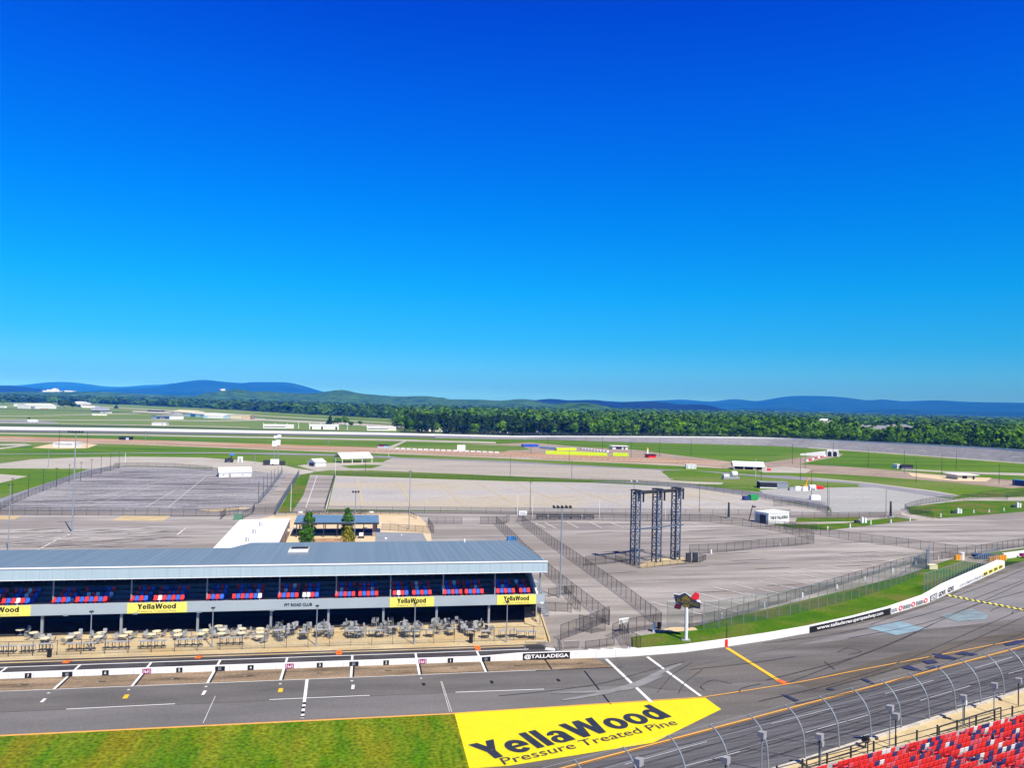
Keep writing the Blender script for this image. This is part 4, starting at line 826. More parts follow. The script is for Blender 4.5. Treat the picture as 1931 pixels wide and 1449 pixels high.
pole('light_pole', 'grey light mast with three dark lamps rising between the courtyard trees', 668, 1032, 926, 'triple', .13)
pole('light_pole', 'tall slim light mast right of the courtyard with a flat dark lamp', 771, 999, 887, 'tee', .12)
pole('light_pole', 'grey lamp post at the left edge behind the club roof', 15, 1042, 912, 'tee', .12)
for i, (x, yb, yt) in enumerate([(22.5, 948, 901), (53, 939, 895), (81, 929, 885), (106, 922, 882), (130, 915, 876), (152, 907.5, 871), (172, 902, 866), (190, 895.5, 860), (208, 889, 856), (224, 884.5, 853)]):
    pole('utility_pole', 'dark pole, %s from the near end along the left edge of the left lot' % ORD[i], x, yb, yt, 'tee' if i < 7 else 'plain', .1, 'darksteel', group='poles along the left edge of the left lot')
for i, (x, yb, yt) in enumerate([(487, 951, 907), (496, 942, 899), (503.5, 931, 893), (511, 921, 888), (517.5, 911, 884), (524, 903, 880), (531, 893, 876)]):
    pole('utility_pole', 'slim dark pole, %s from the near end, right side of left lot' % ORD[i], x, yb, yt, 'plain', .09, 'darksteel', group='poles along the right side of the left lot')
for (x, yb, yt, k, m, lab) in [(91, 882, 847, 'plain', 'galv', 'slim grey pole on the road behind the left lot'), (111, 846, 811, 'plain', 'darksteel', 'dark pole in front of the far left lettered hut'), (164, 846, 815, 'plain', 'darksteel', 'dark pole right of the far left lettered hut'),
    (274, 833, 813, 'tee', 'galv', 'small lamp pole between the clay strip and the service road'), (236, 874, 855, 'plain', 'white', 'short white pole behind the left lot'), (548, 966, 913, 'plain', 'white', 'white pole standing in the grass wedge'),
    (632, 898, 864, 'plain', 'white', 'white pole at the top corner of the big pale lot'), (481, 876, 856, 'plain', 'galv', 'thin pole left of the generator light tower'), (689, 889, 857, 'plain', 'darksteel', 'dark pole in front of the white pavilion'),
    (962, 900, 861, 'plain', 'darksteel', 'dark pole between the two concrete lots, left one'), (1078, 903, 866, 'plain', 'darksteel', 'dark pole between the two concrete lots, right one'), (733, 863, 855, 'plain', 'white', 'short white post right of the white pavilion'),
    (999.5, 965, 908, 'tee', 'darksteel', 'dark slim pole on the near edge of the big pale lot, above the tower lot'), (975.5, 978, 933, 'plain', 'white', 'white pole left of the white signboard at the walkway top'), (1004, 978, 936, 'plain', 'white', 'white pole just right of the white signboard'),
    (1130, 978, 943, 'plain', 'white', 'white pole on the far fence between the light mast and the towers'), (1255, 980, 949, 'plain', 'white', 'white pole on the far fence seen between the towers'), (1318.6, 966, 912, 'plain', 'darksteel', 'dark pole on the near edge of the big pale lot right of the towers'),
    (1194, 1000, 906, 'pair', 'darksteel', 'dark pole with two white lamps behind the left tower'), (1435, 911, 870, 'plain', 'darksteel', 'dark pole behind the long black trailer'), (1494, 876, 837, 'plain', 'darksteel', 'dark pole beside the tunnel access road, left of the portal'),
    (1509, 907, 864, 'plain', 'darksteel', 'dark pole in the grass behind the white barrier blocks'), (1530, 941, 888, 'tee', 'darksteel', 'dark pole rising from the white block on the right pale lot'), (1560, 966, 908, 'plain', 'darksteel', 'taller of the two dark poles at the corner of the right pale lot'),
    (1563, 964, 922, 'plain', 'darksteel', 'shorter of the two dark poles at the corner of the right pale lot'), (1571, 862, 836, 'plain', 'darksteel', 'dark pole in front of the tunnel portal'), (1670.5, 976, 924, 'plain', 'darksteel', 'slim dark pole left of the thick black gate post'),
    (1637, 882, 848, 'plain', 'darksteel', 'dark pole on the mown field right of the tunnel'), (1705, 893, 849, 'plain', 'darksteel', 'dark pole beside the black and white trailer in the field'), (1727.5, 910, 869, 'plain', 'darksteel', 'dark pole on the verge left of the cream house'),
    (1776, 896, 858, 'plain', 'darksteel', 'dark pole just left of the cream house'), (1803, 887, 850, 'plain', 'darksteel', 'dark pole behind the cream house'), (1884, 913, 876, 'tee', 'darksteel', 'dark lamp pole between the cream house and the navy container'),
    (1518, 884, 852, 'plain', 'darksteel', 'thin dark pole on the verge of the tunnel access road'), (1033, 835, 824, 'plain', 'darksteel', 'thin pole in front of the banking above the blue crates'), (1136, 850, 824, 'plain', 'darksteel', 'thin pole behind the lime barriers'),
    (1190, 864, 834, 'plain', 'darksteel', 'thin pole right of the small white office'), (1244, 862, 828, 'plain', 'darksteel', 'thin pole right of the orange topped post'), (1303, 860, 829, 'plain', 'darksteel', 'thin pole standing in the mown field below the banking'),
    (1001, 856, 840, 'plain', 'darksteel', 'thin pole left of the long lime barrier'), (1073, 872, 846, 'plain', 'darksteel', 'thin pole crossing the long lime barrier'), (1425, 900, 866, 'plain', 'white', 'white pole in front of the right open pavilion'),
    (1374, 978, 948, 'thick', 'darksteel', 'thick black post on the right of the towers'), (1679.5, 976, 946, 'thick', 'darksteel', 'thick black gate post with white cap near the right lot'), (620, 838, 826, 'plain', 'galv', 'tiny grey pole on the infield above the white pavilion'), (1370, 1215, 1178, 'plain', 'darksteel', 'slim dark pole on the grass beside the red wall marker')]:
    t = pole('utility_pole', lab, x, yb, yt, k if k != 'thick' else 'plain', .09 if k != 'thick' else .42, m)
b = G(1412, 983); h = zt(b, 953); t = thing('lamp_post', 'leaning dark lamp post with floodlight beside the white lettered hut', 'lamp post', (b[0], b[1], 0))
part('shaft', MB().bar((0, 0, 0), (1.2, 0, h), .14, 8), K['darksteel'], t); part('lamp_head', MB().box(1.1, 2.1, -.3, .3, h-.7, h-.3), K['darksteel'], t)
for i, (x, yb, yt) in enumerate([(170, 1228, 1154), (399.5, 1222, 1147), (596, 1219, 1143), (781, 1217, 1138), (955, 1213, 1135)]):
    b = G(x, yb); h = zt(b, yt); t = thing('patio_lamp', 'slim grey patio lamp post, %s from the left along the patio front' % ORD[i], 'lamp post', (b[0], b[1], 0), 0, 'lamp posts along the patio')
    part('shaft', MB().bar((0, 0, 0), (0, 0, h), .085, 8, .06), K['steel'], t); part('lamp_head', MB().box(-.24, .24, -.2, .2, h-.08, h+.06), K['darksteel'], t); part('footing', MB().disc((0, 0), .2, 0, .25, 8), K['greyconc'], t)
b = G(1018, 1180); t = thing('patio_lamp', 'lamp post with white head at the corner of the club building', 'lamp post', (b[0], b[1], 0)); h = zt(b, 1138)
part('shaft', MB().bar((0, 0, 0), (0, 0, h), .07, 8), K['steel'], t); part('lamp_head', MB().box(-.05, .5, -.15, .15, h-.05, h+.1), K['white'], t); part('junction_box', MB().box(-.16, .1, -.2, -.05, h*.55, h*.8), K['darksteel'], t)
# ================================================================ buildings
def bldg(name, label, cat, a, b, pyt, depth, roof='flat', wm='bwhite', rm='bwhite', rise=1.5, feats=(), ov=.3, group=None, openwall=False, side=()):
    A, B = G(*a), G(*b); L = np.linalg.norm((B-A)[:2]); rz = math.atan2(B[1]-A[1], B[0]-A[0]); h = zt(A, pyt)
    t = thing(name, label, cat, (A[0], A[1], 0), rz, group)
    if openwall:
        n = max(3, int(L/openwall)+1)
        for i in range(n):
            for y in (.2, depth-.2): part('post', MB().box(i*(L-.3)/(n-1), i*(L-.3)/(n-1)+.3, y-.15, y+.15, 0, h), K[wm], t)
        part('floor_slab', MB().box(-.3, L+.3, -.3, depth+.3, 0, .12), K['walk'], t)
    else: part('wall', MB().box(0, L, 0, depth, 0, h), K[wm], t)
    if roof == 'flat': part('roof', MB().box(-ov, L+ov, -ov, depth+ov, h+.003, h+.28), K[rm], t)
    elif roof == 'gable':
        x0, x1, y0, y1, ym = -ov, L+ov, -ov, depth+ov, depth/2; mb = MB(); e = .12
        mb.add([(x0, y0, h), (x1, y0, h), (x1, ym, h+rise), (x0, ym, h+rise), (x0, y1, h), (x1, y1, h), (x0, y0, h+e), (x1, y0, h+e), (x1, ym, h+rise+e), (x0, ym, h+rise+e), (x0, y1, h+e), (x1, y1, h+e)],
               [(6, 7, 8, 9), (9, 8, 11, 10), (0, 3, 2, 1), (3, 4, 5, 2), (0, 1, 7, 6), (4, 10, 11, 5), (0, 6, 9, 3), (3, 9, 10, 4), (1, 2, 8, 7), (2, 5, 11, 8)])
        part('roof', mb, K[rm], t)
        if not openwall: part('gable', MB().add([(0, .02, h), (0, depth-.02, h), (0, depth/2, h+rise*.97), (L, .02, h), (L, depth-.02, h), (L, depth/2, h+rise*.97)], [(0, 2, 1), (3, 4, 5)]), K[wm], t)
    elif roof == 'mono':
        part('roof', MB().hexa([(-ov, -ov, h), (L+ov, -ov, h), (L+ov, depth+ov, h+rise), (-ov, depth+ov, h+rise)], [(-ov, -ov, h+.2), (L+ov, -ov, h+.2), (L+ov, depth+ov, h+rise+.2), (-ov, depth+ov, h+rise+.2)]), K[rm], t)
    for (pn, x0, x1, z0, z1, m) in feats: part(pn, MB().box(x0*L, x1*L, -.07, .02, max(.02, z0*h), z1*h-.01), K[m], t)
    for (pn, y0, y1, z0, z1, m) in side: part(pn, MB().box(-.07, .02, y0*depth, y1*depth, max(.02, z0*h), z1*h-.01), K[m], t)
    return t, L, h, rz
# ---- pit road club building (x along the pits)
CLW, SR, SL = 118.2, 27.75, -70.
club = thing('club_building', 'long pit road club building with blue metal roof, open seating deck and yellow signs', 'building', (-21, 118.2, 0))
def C(n, mb, m, label=None, par=None):
    mb.v = [(x+21, y-118.2, z) for x, y, z in mb.v]; o = part(n, mb, m, par or club, label); return o
C('roof', MB().hexa([(SL, 117.9, 9.62), (SR+.1, 117.9, 9.62), (SR+.1, 142.4, 8.45), (SL, 142.4, 8.45)], [(SL, 117.9, 9.74), (SR+.1, 117.9, 9.74), (SR+.1, 142.4, 8.57), (SL, 142.4, 8.57)]) if False else
  MB().add([(SL, 117.9, 9.66), (SR+.1, 117.9, 9.66), (SR+.1, 142.4, 8.52), (-19.1, 142.4, 8.52), (-21.6, 136.2, 8.80), (SL, 136.2, 8.80), (SL, 117.9, 9.5), (SR+.1, 117.9, 9.5), (SR+.1, 142.4, 8.36), (-19.1, 142.4, 8.36), (-21.6, 136.2, 8.64), (SL, 136.2, 8.64)],
           [(0, 1, 2, 3, 4, 5), (11, 10, 9, 8, 7, 6), (0, 6, 7, 1), (1, 7, 8, 2), (2, 8, 9, 3), (3, 9, 10, 4), (4, 10, 11, 5)]), K['roof'])
mb = MB()
for i in range(96):     # standing seams running down the slope
    x = SL+.6+i*1.02
    if x < SR: mb.add([(x, 118.1, 9.64), (x+.05, 118.1, 9.64), (x+.05, 136.0 if x < -21 else 142.2, 8.82 if x < -21 else 8.53), (x, 136.0 if x < -21 else 142.2, 8.82 if x < -21 else 8.53), (x, 118.1, 9.675), (x+.05, 118.1, 9.675), (x+.05, 136.0 if x < -21 else 142.2, 8.84 if x < -21 else 8.55), (x, 136.0 if x < -21 else 142.2, 8.84 if x < -21 else 8.55)], [(4, 5, 6, 7), (0, 4, 7, 3), (1, 2, 6, 5)])
C('roof_seams', mb, K['roof'])
C('fascia', MB().box(SL, SR+.25, 117.55, 117.87, 8.12, 9.62), K['fascia'])
C('fascia', MB().box(SR+.12, SR+.25, 117.9, 121.5, 8.12, 9.5), K['fascia'])
mb = MB()
for i in range(60): mb.box(SL+i*1.65, SL+i*1.65+.05, 117.52, 117.547, 8.15, 9.58)
C('fascia_ribs', mb, K['balcony'])
C('gutter', MB().box(SL, SR+.28, 117.45, 117.9, 9.63, 9.76), K['white'])
C('fascia_trim', MB().box(SL, SR+.27, 117.5, 117.9, 8.04, 8.115), K['white'])
bal = C('balcony_front', MB().box(SL, SR, 118.05, 118.25, 3.10, 4.58), K['balcony'])
C('balcony_side', MB().box(SR-.15, SR, 118.26, 119.9, 3.1, 4.5), K['balcony'])
C('deck_floor', MB().box(SL, SR-.2, 118.3, 134.5, 3.1, 3.38), K['greyconc'])
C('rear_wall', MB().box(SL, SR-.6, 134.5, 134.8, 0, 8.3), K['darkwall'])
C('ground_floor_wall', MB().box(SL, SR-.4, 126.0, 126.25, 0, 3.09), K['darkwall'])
C('end_wall', MB().box(SR-.55, SR-.35, 121.5, 126.0, 0, 3.09), K['greyconc'])
C('end_wall', MB().box(SR-.5, SR-.3, 127.5, 134.5, 3.39, 8.4), K['bwhite'])
# stepped seating bays
cols = [-63.6, -53.5, -43.4, -33.2, -23.0, -12.9, -4.75, 3.25, 11.2, 19.2]
mb = MB(); 
for r in range(5): mb.box(SL, SR-1.3, 119.6+r*1.15, 119.6+(r+1)*1.15-.003 if r < 4 else 127, 3.39, 3.78+r*.48)
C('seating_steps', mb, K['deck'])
C('walkway_ledge', MB().box(SL, SR-1.0, 118.28, 119.55, 3.39, 4.3), K['greyconc'])
C('end_stair_wall', MB().add([(SR-1.25, 118.3, 3.4), (SR-1.0, 118.3, 3.4), (SR-1.0, 126, 3.4), (SR-1.25, 126, 3.4), (SR-1.25, 118.3, 4.7), (SR-1.0, 118.3, 4.7), (SR-1.0, 126, 7.9), (SR-1.25, 126, 7.9)], [(0, 3, 2, 1), (4, 5, 6, 7), (0, 1, 5, 4), (1, 2, 6, 5), (2, 3, 7, 6), (3, 0, 4, 7)]), K['white'])
for x in cols:
    C('column', MB().box(x-.16, x+.16, 118.55, 118.87, 0, 3.09), K['steel'])
    C('upper_column', MB().box(x+.9, x+1.08, 119.4, 119.58, 3.4, 9.45), K['steel'])
C('column', MB().box(SR-.35, SR-.15, 120.2, 120.4, 3.3, 9.4), K['steel'])
mb = MB().box(SL, SR-1.5, 126.1, 126.2, 6.95, 7.05)
for i in range(70): mb.box(SL+i*1.4, SL+i*1.4+.07, 126.05, 126.15, 5.8, 8.4)
C('rear_mullions', mb, K['steel'])
C('deck_glazing', MB().box(SL, SR-1.5, 126.25, 126.32, 5.8, 8.4), K['glass'])
# tip-up seats: front row in the sun, three rows behind
def seat_mesh(m):
    mb = MB().box(0, .52, 0, .45, .38, .46).hexa([(0, .42, .42), (.52, .42, .42), (.52, .50, .42), (0, .50, .42)], [(.02, .56, .92), (.50, .56, .92), (.50, .62, .92), (.02, .62, .92)]).box(.2, .3, .15, .3, 0, .38)
    return mesh('seat', mb, K[m])
SM = {m: seat_mesh(m) for m in ('seat_red', 'seat_blue', 'seat_white', 'seat_navy', 'seat_pink')}
blocks = [(-67, -63.0), (-61.5, -54.3), (-52.5, -49.5), (-48.9, -45.0), (-42.5, -39.9), (-39.5, -34.9), (-32.3, -29.7), (-29.2, -24.5), (-22.0, -19.1), (-18.5, -14.0), (-12.1, -9.0), (-8.6, -5.7), (-3.9, -.85), (-.5, 2.5), (4.6, 7.1), (7.5, 10.6), (12.2, 15.2), (15.5, 18.5), (20.4, 23.4), (24.0, 26.4)]
rnd = random.Random(9); front = 0; restm = {k: MB() for k in ('seat_red', 'seat_blue', 'seat_white', 'seat_navy')}; ss = 0
for (x0, x1) in blocks:
    n = int((x1-x0)/.60)
    for r in range(4):
        for i in range(n):
            x = x0+i*.6; y = 118.95+r*1.15; z = 4.31 if r == 0 else 3.78+(r-1)*.48+.03
            if r == 0: z = 4.31
            k = rnd.random(); 
            m = 'seat_white' if k < .09 else (('seat_red', 'seat_blue')[i % 2] if r == 0 or rnd.random() < .8 else 'seat_navy')
            if r: y += .35; z += .0
            if r == 0 and x > -50 and ss < 98:
                o = part('seat', SM[m], None, club); o.location = (x+21, y-118.2, z); ss += 1
            else:
                for (a, b) in [(0, 0)]:
                    me_ = SM[m]; restm[m].add([(v.co.x+x, v.co.y+y, v.co.z+z) for v in me_.vertices], [tuple(p.vertices) for p in me_.polygons])
for k, mbx in restm.items():
    if mbx.v: o = C('seats', mbx, K[k]); o['kind'] = 'stuff'
# fascia signs with lettering
def wall_sign(par, loc, x0, x1, z0, z1, y, panel, txts, name='sign', ny=-1.):
    o = MB().box(x0, x1, y-.05, y, z0, z1); o.v = [(a-loc[0], b-loc[1], c-loc[2]) for a, b, c in o.v]; p = part(name, o, K[panel], par)
    for (s, fx0, fx1, fz0, fz1, bold, m) in txts:
        X0, X1, Z0, Z1 = x0+(x1-x0)*fx0, x0+(x1-x0)*fx1, z0+(z1-z0)*fz0, z0+(z1-z0)*fz1
        q = heavy(s, (X0-loc[0], y-.06-loc[1], Z0-loc[2]), (X1-X0, 0, 0), (0, 0, Z1-Z0), (0, -1, 0), .01) if s == 'YellaWood' else letters(s, (X0-loc[0], y-.06-loc[1], Z0-loc[2]), (X1-X0, 0, 0), (0, 0, Z1-Z0), bold=bold, depth=.01, un=(0, -1, 0)); part('lettering', q, K[m], p)
for x0, x1 in [(-52.5, -44.7), (-32.3, -24.4), (4.1, 10.7), (20.3, 26.4)]:
    wall_sign(club, (-21, 118.2, 0), x0, x1, 3.12, 4.56, 118.03, 'signyellow', [('YellaWood', .17, .82, .40, .90, .04, 'black'), ('Pressure Treated Pine', .17, .82, .10, .30, 0., 'claydark')])
q = letters('PIT ROAD CLUB', (-11.0+21, 118.0-118.2, 3.62), (3.9, 0, 0), (0, 0, .42), bold=.02, depth=.02, un=(0, -1, 0)); part('lettering', q, K['black'], club)
for x in (-49, -40.5, -31.5, -23, -13): C('floodlight', MB().box(x, x+.6, 117.9, 118.04, 3.0, 3.25), K['steel'])
# ground floor doors, windows, counters in the shade
for i, x in enumerate(np.arange(-60, 26, 4.1)):
    C('window', MB().box(x, x+2.9, 125.9, 125.99, .9, 2.0), K['glass']); C('window_frame', MB().box(x-.08, x+3.0, 125.88, 125.95, 2.02, 2.1), K['steel'])
for x in (15.9, 21.4, 24.5): C('menu_board', MB().box(x-1.2, x+.8, 125.8, 125.87, 2.3, 2.75), K['signyellow'])
mb = MB()
for i in range(13): mb.box(-31+i*.62, -30.75+i*.62, 125.85, 125.9, 1.5, 2.5)
C('shutter_strips', mb, K['greyconc'])
h_ = C('roof_hatch', MB().box(-11.8, -8.6, 129.0, 133.6, 9.0, 9.35), K['greyconc']); C('hatch_opening', MB().box(-11.5, -8.9, 131.2, 133.3, 9.36, 9.42), K['darkwall']); C('hatch_lid', MB().box(-11.7, -8.7, 129.1, 130.9, 9.36, 9.5), K['white'])
C('vent_stack', MB().bar((18, 141.0, 8.4), (18, 141.0, 9.1), .18, 8), K['white'])
b = G(968, 1018, 8.6); single('rooftop_box', MB().box(0, 2.2, 0, 1.6, 0, .9).box(.2, 2.0, .2, 1.4, .9, 1.05), K['bblue'], 'small blue box tank on the ground just behind the right end of the club roof', 'tank', None, (G(958, 1022)[0], G(958, 1022)[1], 0))
# end stair
t = thing('staircase', 'grey outside stair with white chute and railing at the right end of the club building', 'stair', (28.2, 121.5, 0))
mb = MB()
for i in range(14): mb.box(0, 1.3, 8.5-i*.62, 9.1-i*.62, 3.4-i*.24-.12, 3.4-i*.24)
part('steps', mb, K['steel'], t); mb = MB()
for x in (0, 1.3):
    mb.bar((x, 9.1, 4.4), (x, .4, 1.2), .035)
    for i in range(7): mb.bar((x, 8.9-i*1.35, 3.4-i*.52), (x, 8.9-i*1.35, 4.35-i*.50), .025)
part('railing', mb, K['steel'], t); part('upper_landing', MB().box(-.2, 1.5, 9.1, 12, 3.1, 3.3), K['greyconc'], t)
# ---- club-end planter, patio fence
t = thing('planter_kerb', 'low curved tan kerb and ramp at the right end of the club patio', 'kerb', (24.5, 109, 0)); part('kerb', MB().hexa([(1.9, 0, 0), (2.15, 0, 0), (4.3, 16, 0), (4.05, 16, 0)], [(1.9, 0, .3), (2.15, 0, .3), (4.3, 16, .3), (4.05, 16, .3)]), K['walk'], t)
part('ramp', MB().hexa([(.2, 9, .08), (1.6, 7.2, .08), (2.9, 15.5, .08), (1.5, 15.8, .08)], [(.2, 9, .25), (1.6, 7.2, .25), (2.9, 15.5, 1.0), (1.5, 15.8, 1.0)]), K['patio'], t)
def rail_fence(name, label, x0, x1, y, h, sp, cat='fence'):
    t = thing(name, label, cat, (x0, y, 0)); me = mesh('post', MB().bar((0, 0, 0), (0, 0, h), .035, 6), K['darksteel'])
    n = int((x1-x0)/sp)
    for i in range(n+1):
        if x0+i*sp < -56: continue
        q = part('post', me, None, t); q.location = (i*sp, 0, 0)
    part('rails', MB().bar((0, 0, h), (x1-x0, 0, h), .028).bar((0, 0, .2), (x1-x0, 0, .2), .02), K['darksteel'], t)
    part('mesh_panel', MB().quad((0, 0, .2), (x1-x0, 0, .2), (x1-x0, 0, h), (0, 0, h)), K['catchmesh'], t)
rail_fence('patio_fence', 'thin dark wire fence along the front edge of the club patio', -64, 25.9, 110.0, 2.0, 2.85)
# ================================================================ pit wall and banners
PW = [(-130, 101.95), (16.0, 101.6), (20.5, 101.5), (36, 101.4), (44, 102.3), (51.3, 104.1), (59, 106.3), (67.1, 109.1), (77, 113.1), (87.3, 117.7), (98.9, 123.6), (108.9, 130.3), (124, 140.2), (139.8, 150.6)]
PH = [.72, .72, .98, 1.0, 1.02, 1.05, 1.05, 1.05, 1.1, 1.2, 1.4, 1.6, 1.6, 1.6]
def wallrun(pts, hs, w):
    mb = MB(); n = len(pts); L = []
    for i, p in enumerate(pts):
        d = np.array(pts[min(i+1, n-1)])-np.array(pts[max(i-1, 0)]); d = d/np.linalg.norm(d); nn = np.array([-d[1], d[0]]); a = np.array(p); b = a+nn*(w[i] if isinstance(w, list) else w)
        L += [(a[0], a[1], 0), (a[0], a[1], hs[i]), (b[0], b[1], hs[i]), (b[0], b[1], 0)]
    fs = []
    for i in range(n-1):
        for k in range(3): fs.append((4*i+k, 4*i+4+k, 4*i+5+k, 4*i+1+k))
    fs += [(0, 1, 2, 3), (4*n-4, 4*n-1, 4*n-2, 4*n-3)]
    mb.add(L, fs); mb.f = [f[::-1] for f in mb.f]; return mb
wall = single('pit_wall', wallrun(PW, PH, [.35, .35, .35, .4, .45, .5, .5, .5, .55, .7, 1.0, 1.4, 1.5, 1.5]), K['wallwhite'], 'long low white concrete wall along the pit lane and the grass bank, with banners', 'wall')
def face(x0, y0, x1, y1, z0a, z1a, z0b, z1b, m, name, off=.03):
    d = np.array([x1-x0, y1-y0]); L = np.linalg.norm(d); d /= L; n = np.array([d[1], -d[0]])
    a = np.array([x0, y0])+n*off; b = np.array([x1, y1])+n*off; a2 = np.array([x0, y0])-n*.01; b2 = np.array([x1, y1])-n*.01
    return part(name, MB().hexa([(*a, z0a), (*b, z0b), (*b2, z0b), (*a2, z0a)], [(*a, z1a), (*b, z1b), (*b2, z1b), (*a2, z1a)]), K[m] if m else None, wall), a, b, d, L, n
def wy(x): return float(np.interp(x, [p[0] for p in PW], [p[1] for p in PW]))
def wh(x): return float(np.interp(x, [p[0] for p in PW], PH))
def banner(x0, x1, m, name, txt=None, tm='white', f0=.05, f1=.95, tx=(.04, .96), tz=(.2, .85), bold=.02):
    """panel on the wall face between two x stations (follows one straight chord)"""
    y0, y1 = wy(x0), wy(x1); h0, h1 = wh(x0), wh(x1)
    p = None
    if m: p, a, b, d, L, n = face(x0, y0, x1, y1, h0*f0, h0*f1, h1*f0, h1*f1, m, name)
    else:
        d = np.array([x1-x0, y1-y0]); L = np.linalg.norm(d); d = d/L; n = np.array([d[1], -d[0]]); a = np.array([x0, y0])+n*.03; b = np.array([x1, y1])+n*.03
    if txt:
        H = h0*(f1-f0); O = np.array([a[0]+d[0]*L*tx[0]+n[0]*.015, a[1]+d[1]*L*tx[0]+n[1]*.015, h0*f0+H*tz[0]]); 
        q = letters(txt, O, (d[0]*L*(tx[1]-tx[0]), d[1]*L*(tx[1]-tx[0]), (h1-h0)*.5), (0, 0, H*(tz[1]-tz[0])), bold=bold, depth=.012, un=(n[0], n[1], 0)); part('lettering', q, K[tm], p or wall)
    return p
# pit box numbers and divider plates
def ix(px, py): return G(px, py)[0]
for s, px in [('7', 55), ('6', 200), ('5', 339), ('4', 473), ('3', 603), ('2', 728), ('1', 849)]:
    x = ix(px, 1281-px*.0355); banner(x-.36, x+.36, 'black', 'number_plate', s, 'white', .12, .92, (.34, .66) if s != '1' else (.45, .57), (.2, .82), .02)
for k, px in enumerate([128, 277, 415, 546, 667, 796, 916]):
    x = ix(px, 1281-px*.0355)
    if k % 2 == 0:
        p = banner(x-.55, x+.6, 'black', 'divider_plate', None, f0=.1, f1=.9); h = wh(x)
        for j in range(3): part('emblem', MB().box(x-.18+j*.13, x-.1+j*.13, wy(x)-.05, wy(x)-.035, h*.25, h*.75), K['steel'], p)
    else:
        p = banner(x-.5, x+.55, 'magenta', 'divider_plate', None, f0=.05, f1=.95); h = wh(x); y = wy(x)
        mb = MB().box(x-.2, x-.1, y-.05, y-.035, h*.3, h*.75).box(x+.14, x+.24, y-.05, y-.035, h*.3, h*.75).box(x-.1, x+.14, y-.05, y-.035, h*.3, h*.45)
        for xx in (-.40, .38): mb.box(x+xx, x+xx+.06, y-.05, y-.035, h*.15, h*.85)
        part('emblem', mb, K['white'], p)
banner(21.1, 27.5, 'black', 'banner', '@TALLADEGA', 'white', .02, .99, (.03, .97), (.16, .84), .035)
x0, x1 = 67.1, 87.3; banner(x0, 77.0, 'black', 'banner', None, f0=.02, f1=.93); banner(77.0, x1, 'black', 'banner', None, f0=.02, f1=.93)
banner(x0+1.6, 76.9, None, 'b', 'www.talladegas', 'white', .02, .93, (.0, 1.), (.12, .86), .02); banner(77.1, x1-2.2, None, 'b', 'uperspeedway.com', 'white', .02, .93, (.0, 1.), (.12, .88), .02)
for (px, py) in [(1697, 1154), (1722, 1147.5), (1744, 1140)]:
    x = ix(px, py); 
    h = wh(x); d = np.array([wy(x+.5)-wy(x-.5)]); sl = float(d[0])
    mb = MB(); n_ = 16; c = np.array([x, wy(x), h*.5]); dv = np.array([1, sl, 0])/math.hypot(1, sl); nv = np.array([dv[1], -dv[0], 0])
    for k in range(n_):
        a0, a1 = 2*math.pi*k/n_, 2*math.pi*(k+1)/n_; q = [c+nv*.06+dv*(r*math.cos(a)*1.6)+np.array([0, 0, r*math.sin(a)]) for r, a in ((.42, a0), (.42, a1), (.24, a1), (.24, a0))]; mb.quad(*q)
    part('ring_emblem', mb, K['red'], wall)
    banner(x-3.2, x-.9, None, 'b', 'BIR', 'steel', .02, .9, (0, 1), (.2, .8), .02)
    if px < 1740: banner(x+.9, x+3.6, None, 'b', 'TGUN', 'steel', .02, .9, (0, 1), (.2, .8), .0)
xs = [ix(1751, 1136), ix(1766.5, 1129.5), ix(1785, 1122), ix(1800, 1115)]
for i in range(3):
    xa, xb = xs[i], xs[i+1]; banner(xa, xb-.3, 'white' if i else 'black', 'banner', 'GOVX', 'black' if i else 'white', .1, .8, (.08, .94), (.08, .92), .05)
for i in range(3):
    xa = ix(1806+i*17, 1110-i*7.5); banner(xa, xa+5.2, None, 'b', 'circle', 'steel', .2, .6, (0, 1), (0, 1), .0)
xa, xb = ix(1853, 1091), ix(1889, 1073); n4 = 4
p = banner(xa, min(xb, 139), 'signyellow', 'banner', None, f0=.15, f1=.72)
for i in range(4):
    u = xa+(min(xb, 139)-xa)*(i+.15)/4; banner(u, u+2.0, None, 'b', '84', 'ink', .2, .7, (0, 1), (0.1, .9), .05)
x = ix(1371, 1222); face(x-.3, wy(x-.3), x+.2, wy(x+.2), .02, 1.1, .02, 1.1, 'red', 'red_marker', .05)
# joints in the wall
mb = MB()
for x in list(np.arange(-60, 36, 2.76)): mb.box(x, x+.035, wy(x)-.012, wy(x)+.01, .03, wh(x)-.02)
part('wall_joints', mb, K['greyconc'], wall)
single('pit_exit_wall', wallrun([tuple(G(1893, 1055)[:2]), tuple(G(1931, 1050)[:2]), tuple(G(2100, 1025)[:2])], [1.3, 1.35, 1.4], .6), K['wallwhite'], 'white wall section at the right edge carrying a small purple plate', 'wall')
q_ = G(1920, 1052); part('plate', MB().box(q_[0], q_[0]+6, q_[1]-1.2, q_[1]-.3, .4, 1.1), K['magenta'], bpy.data.objects['pit_exit_wall'])
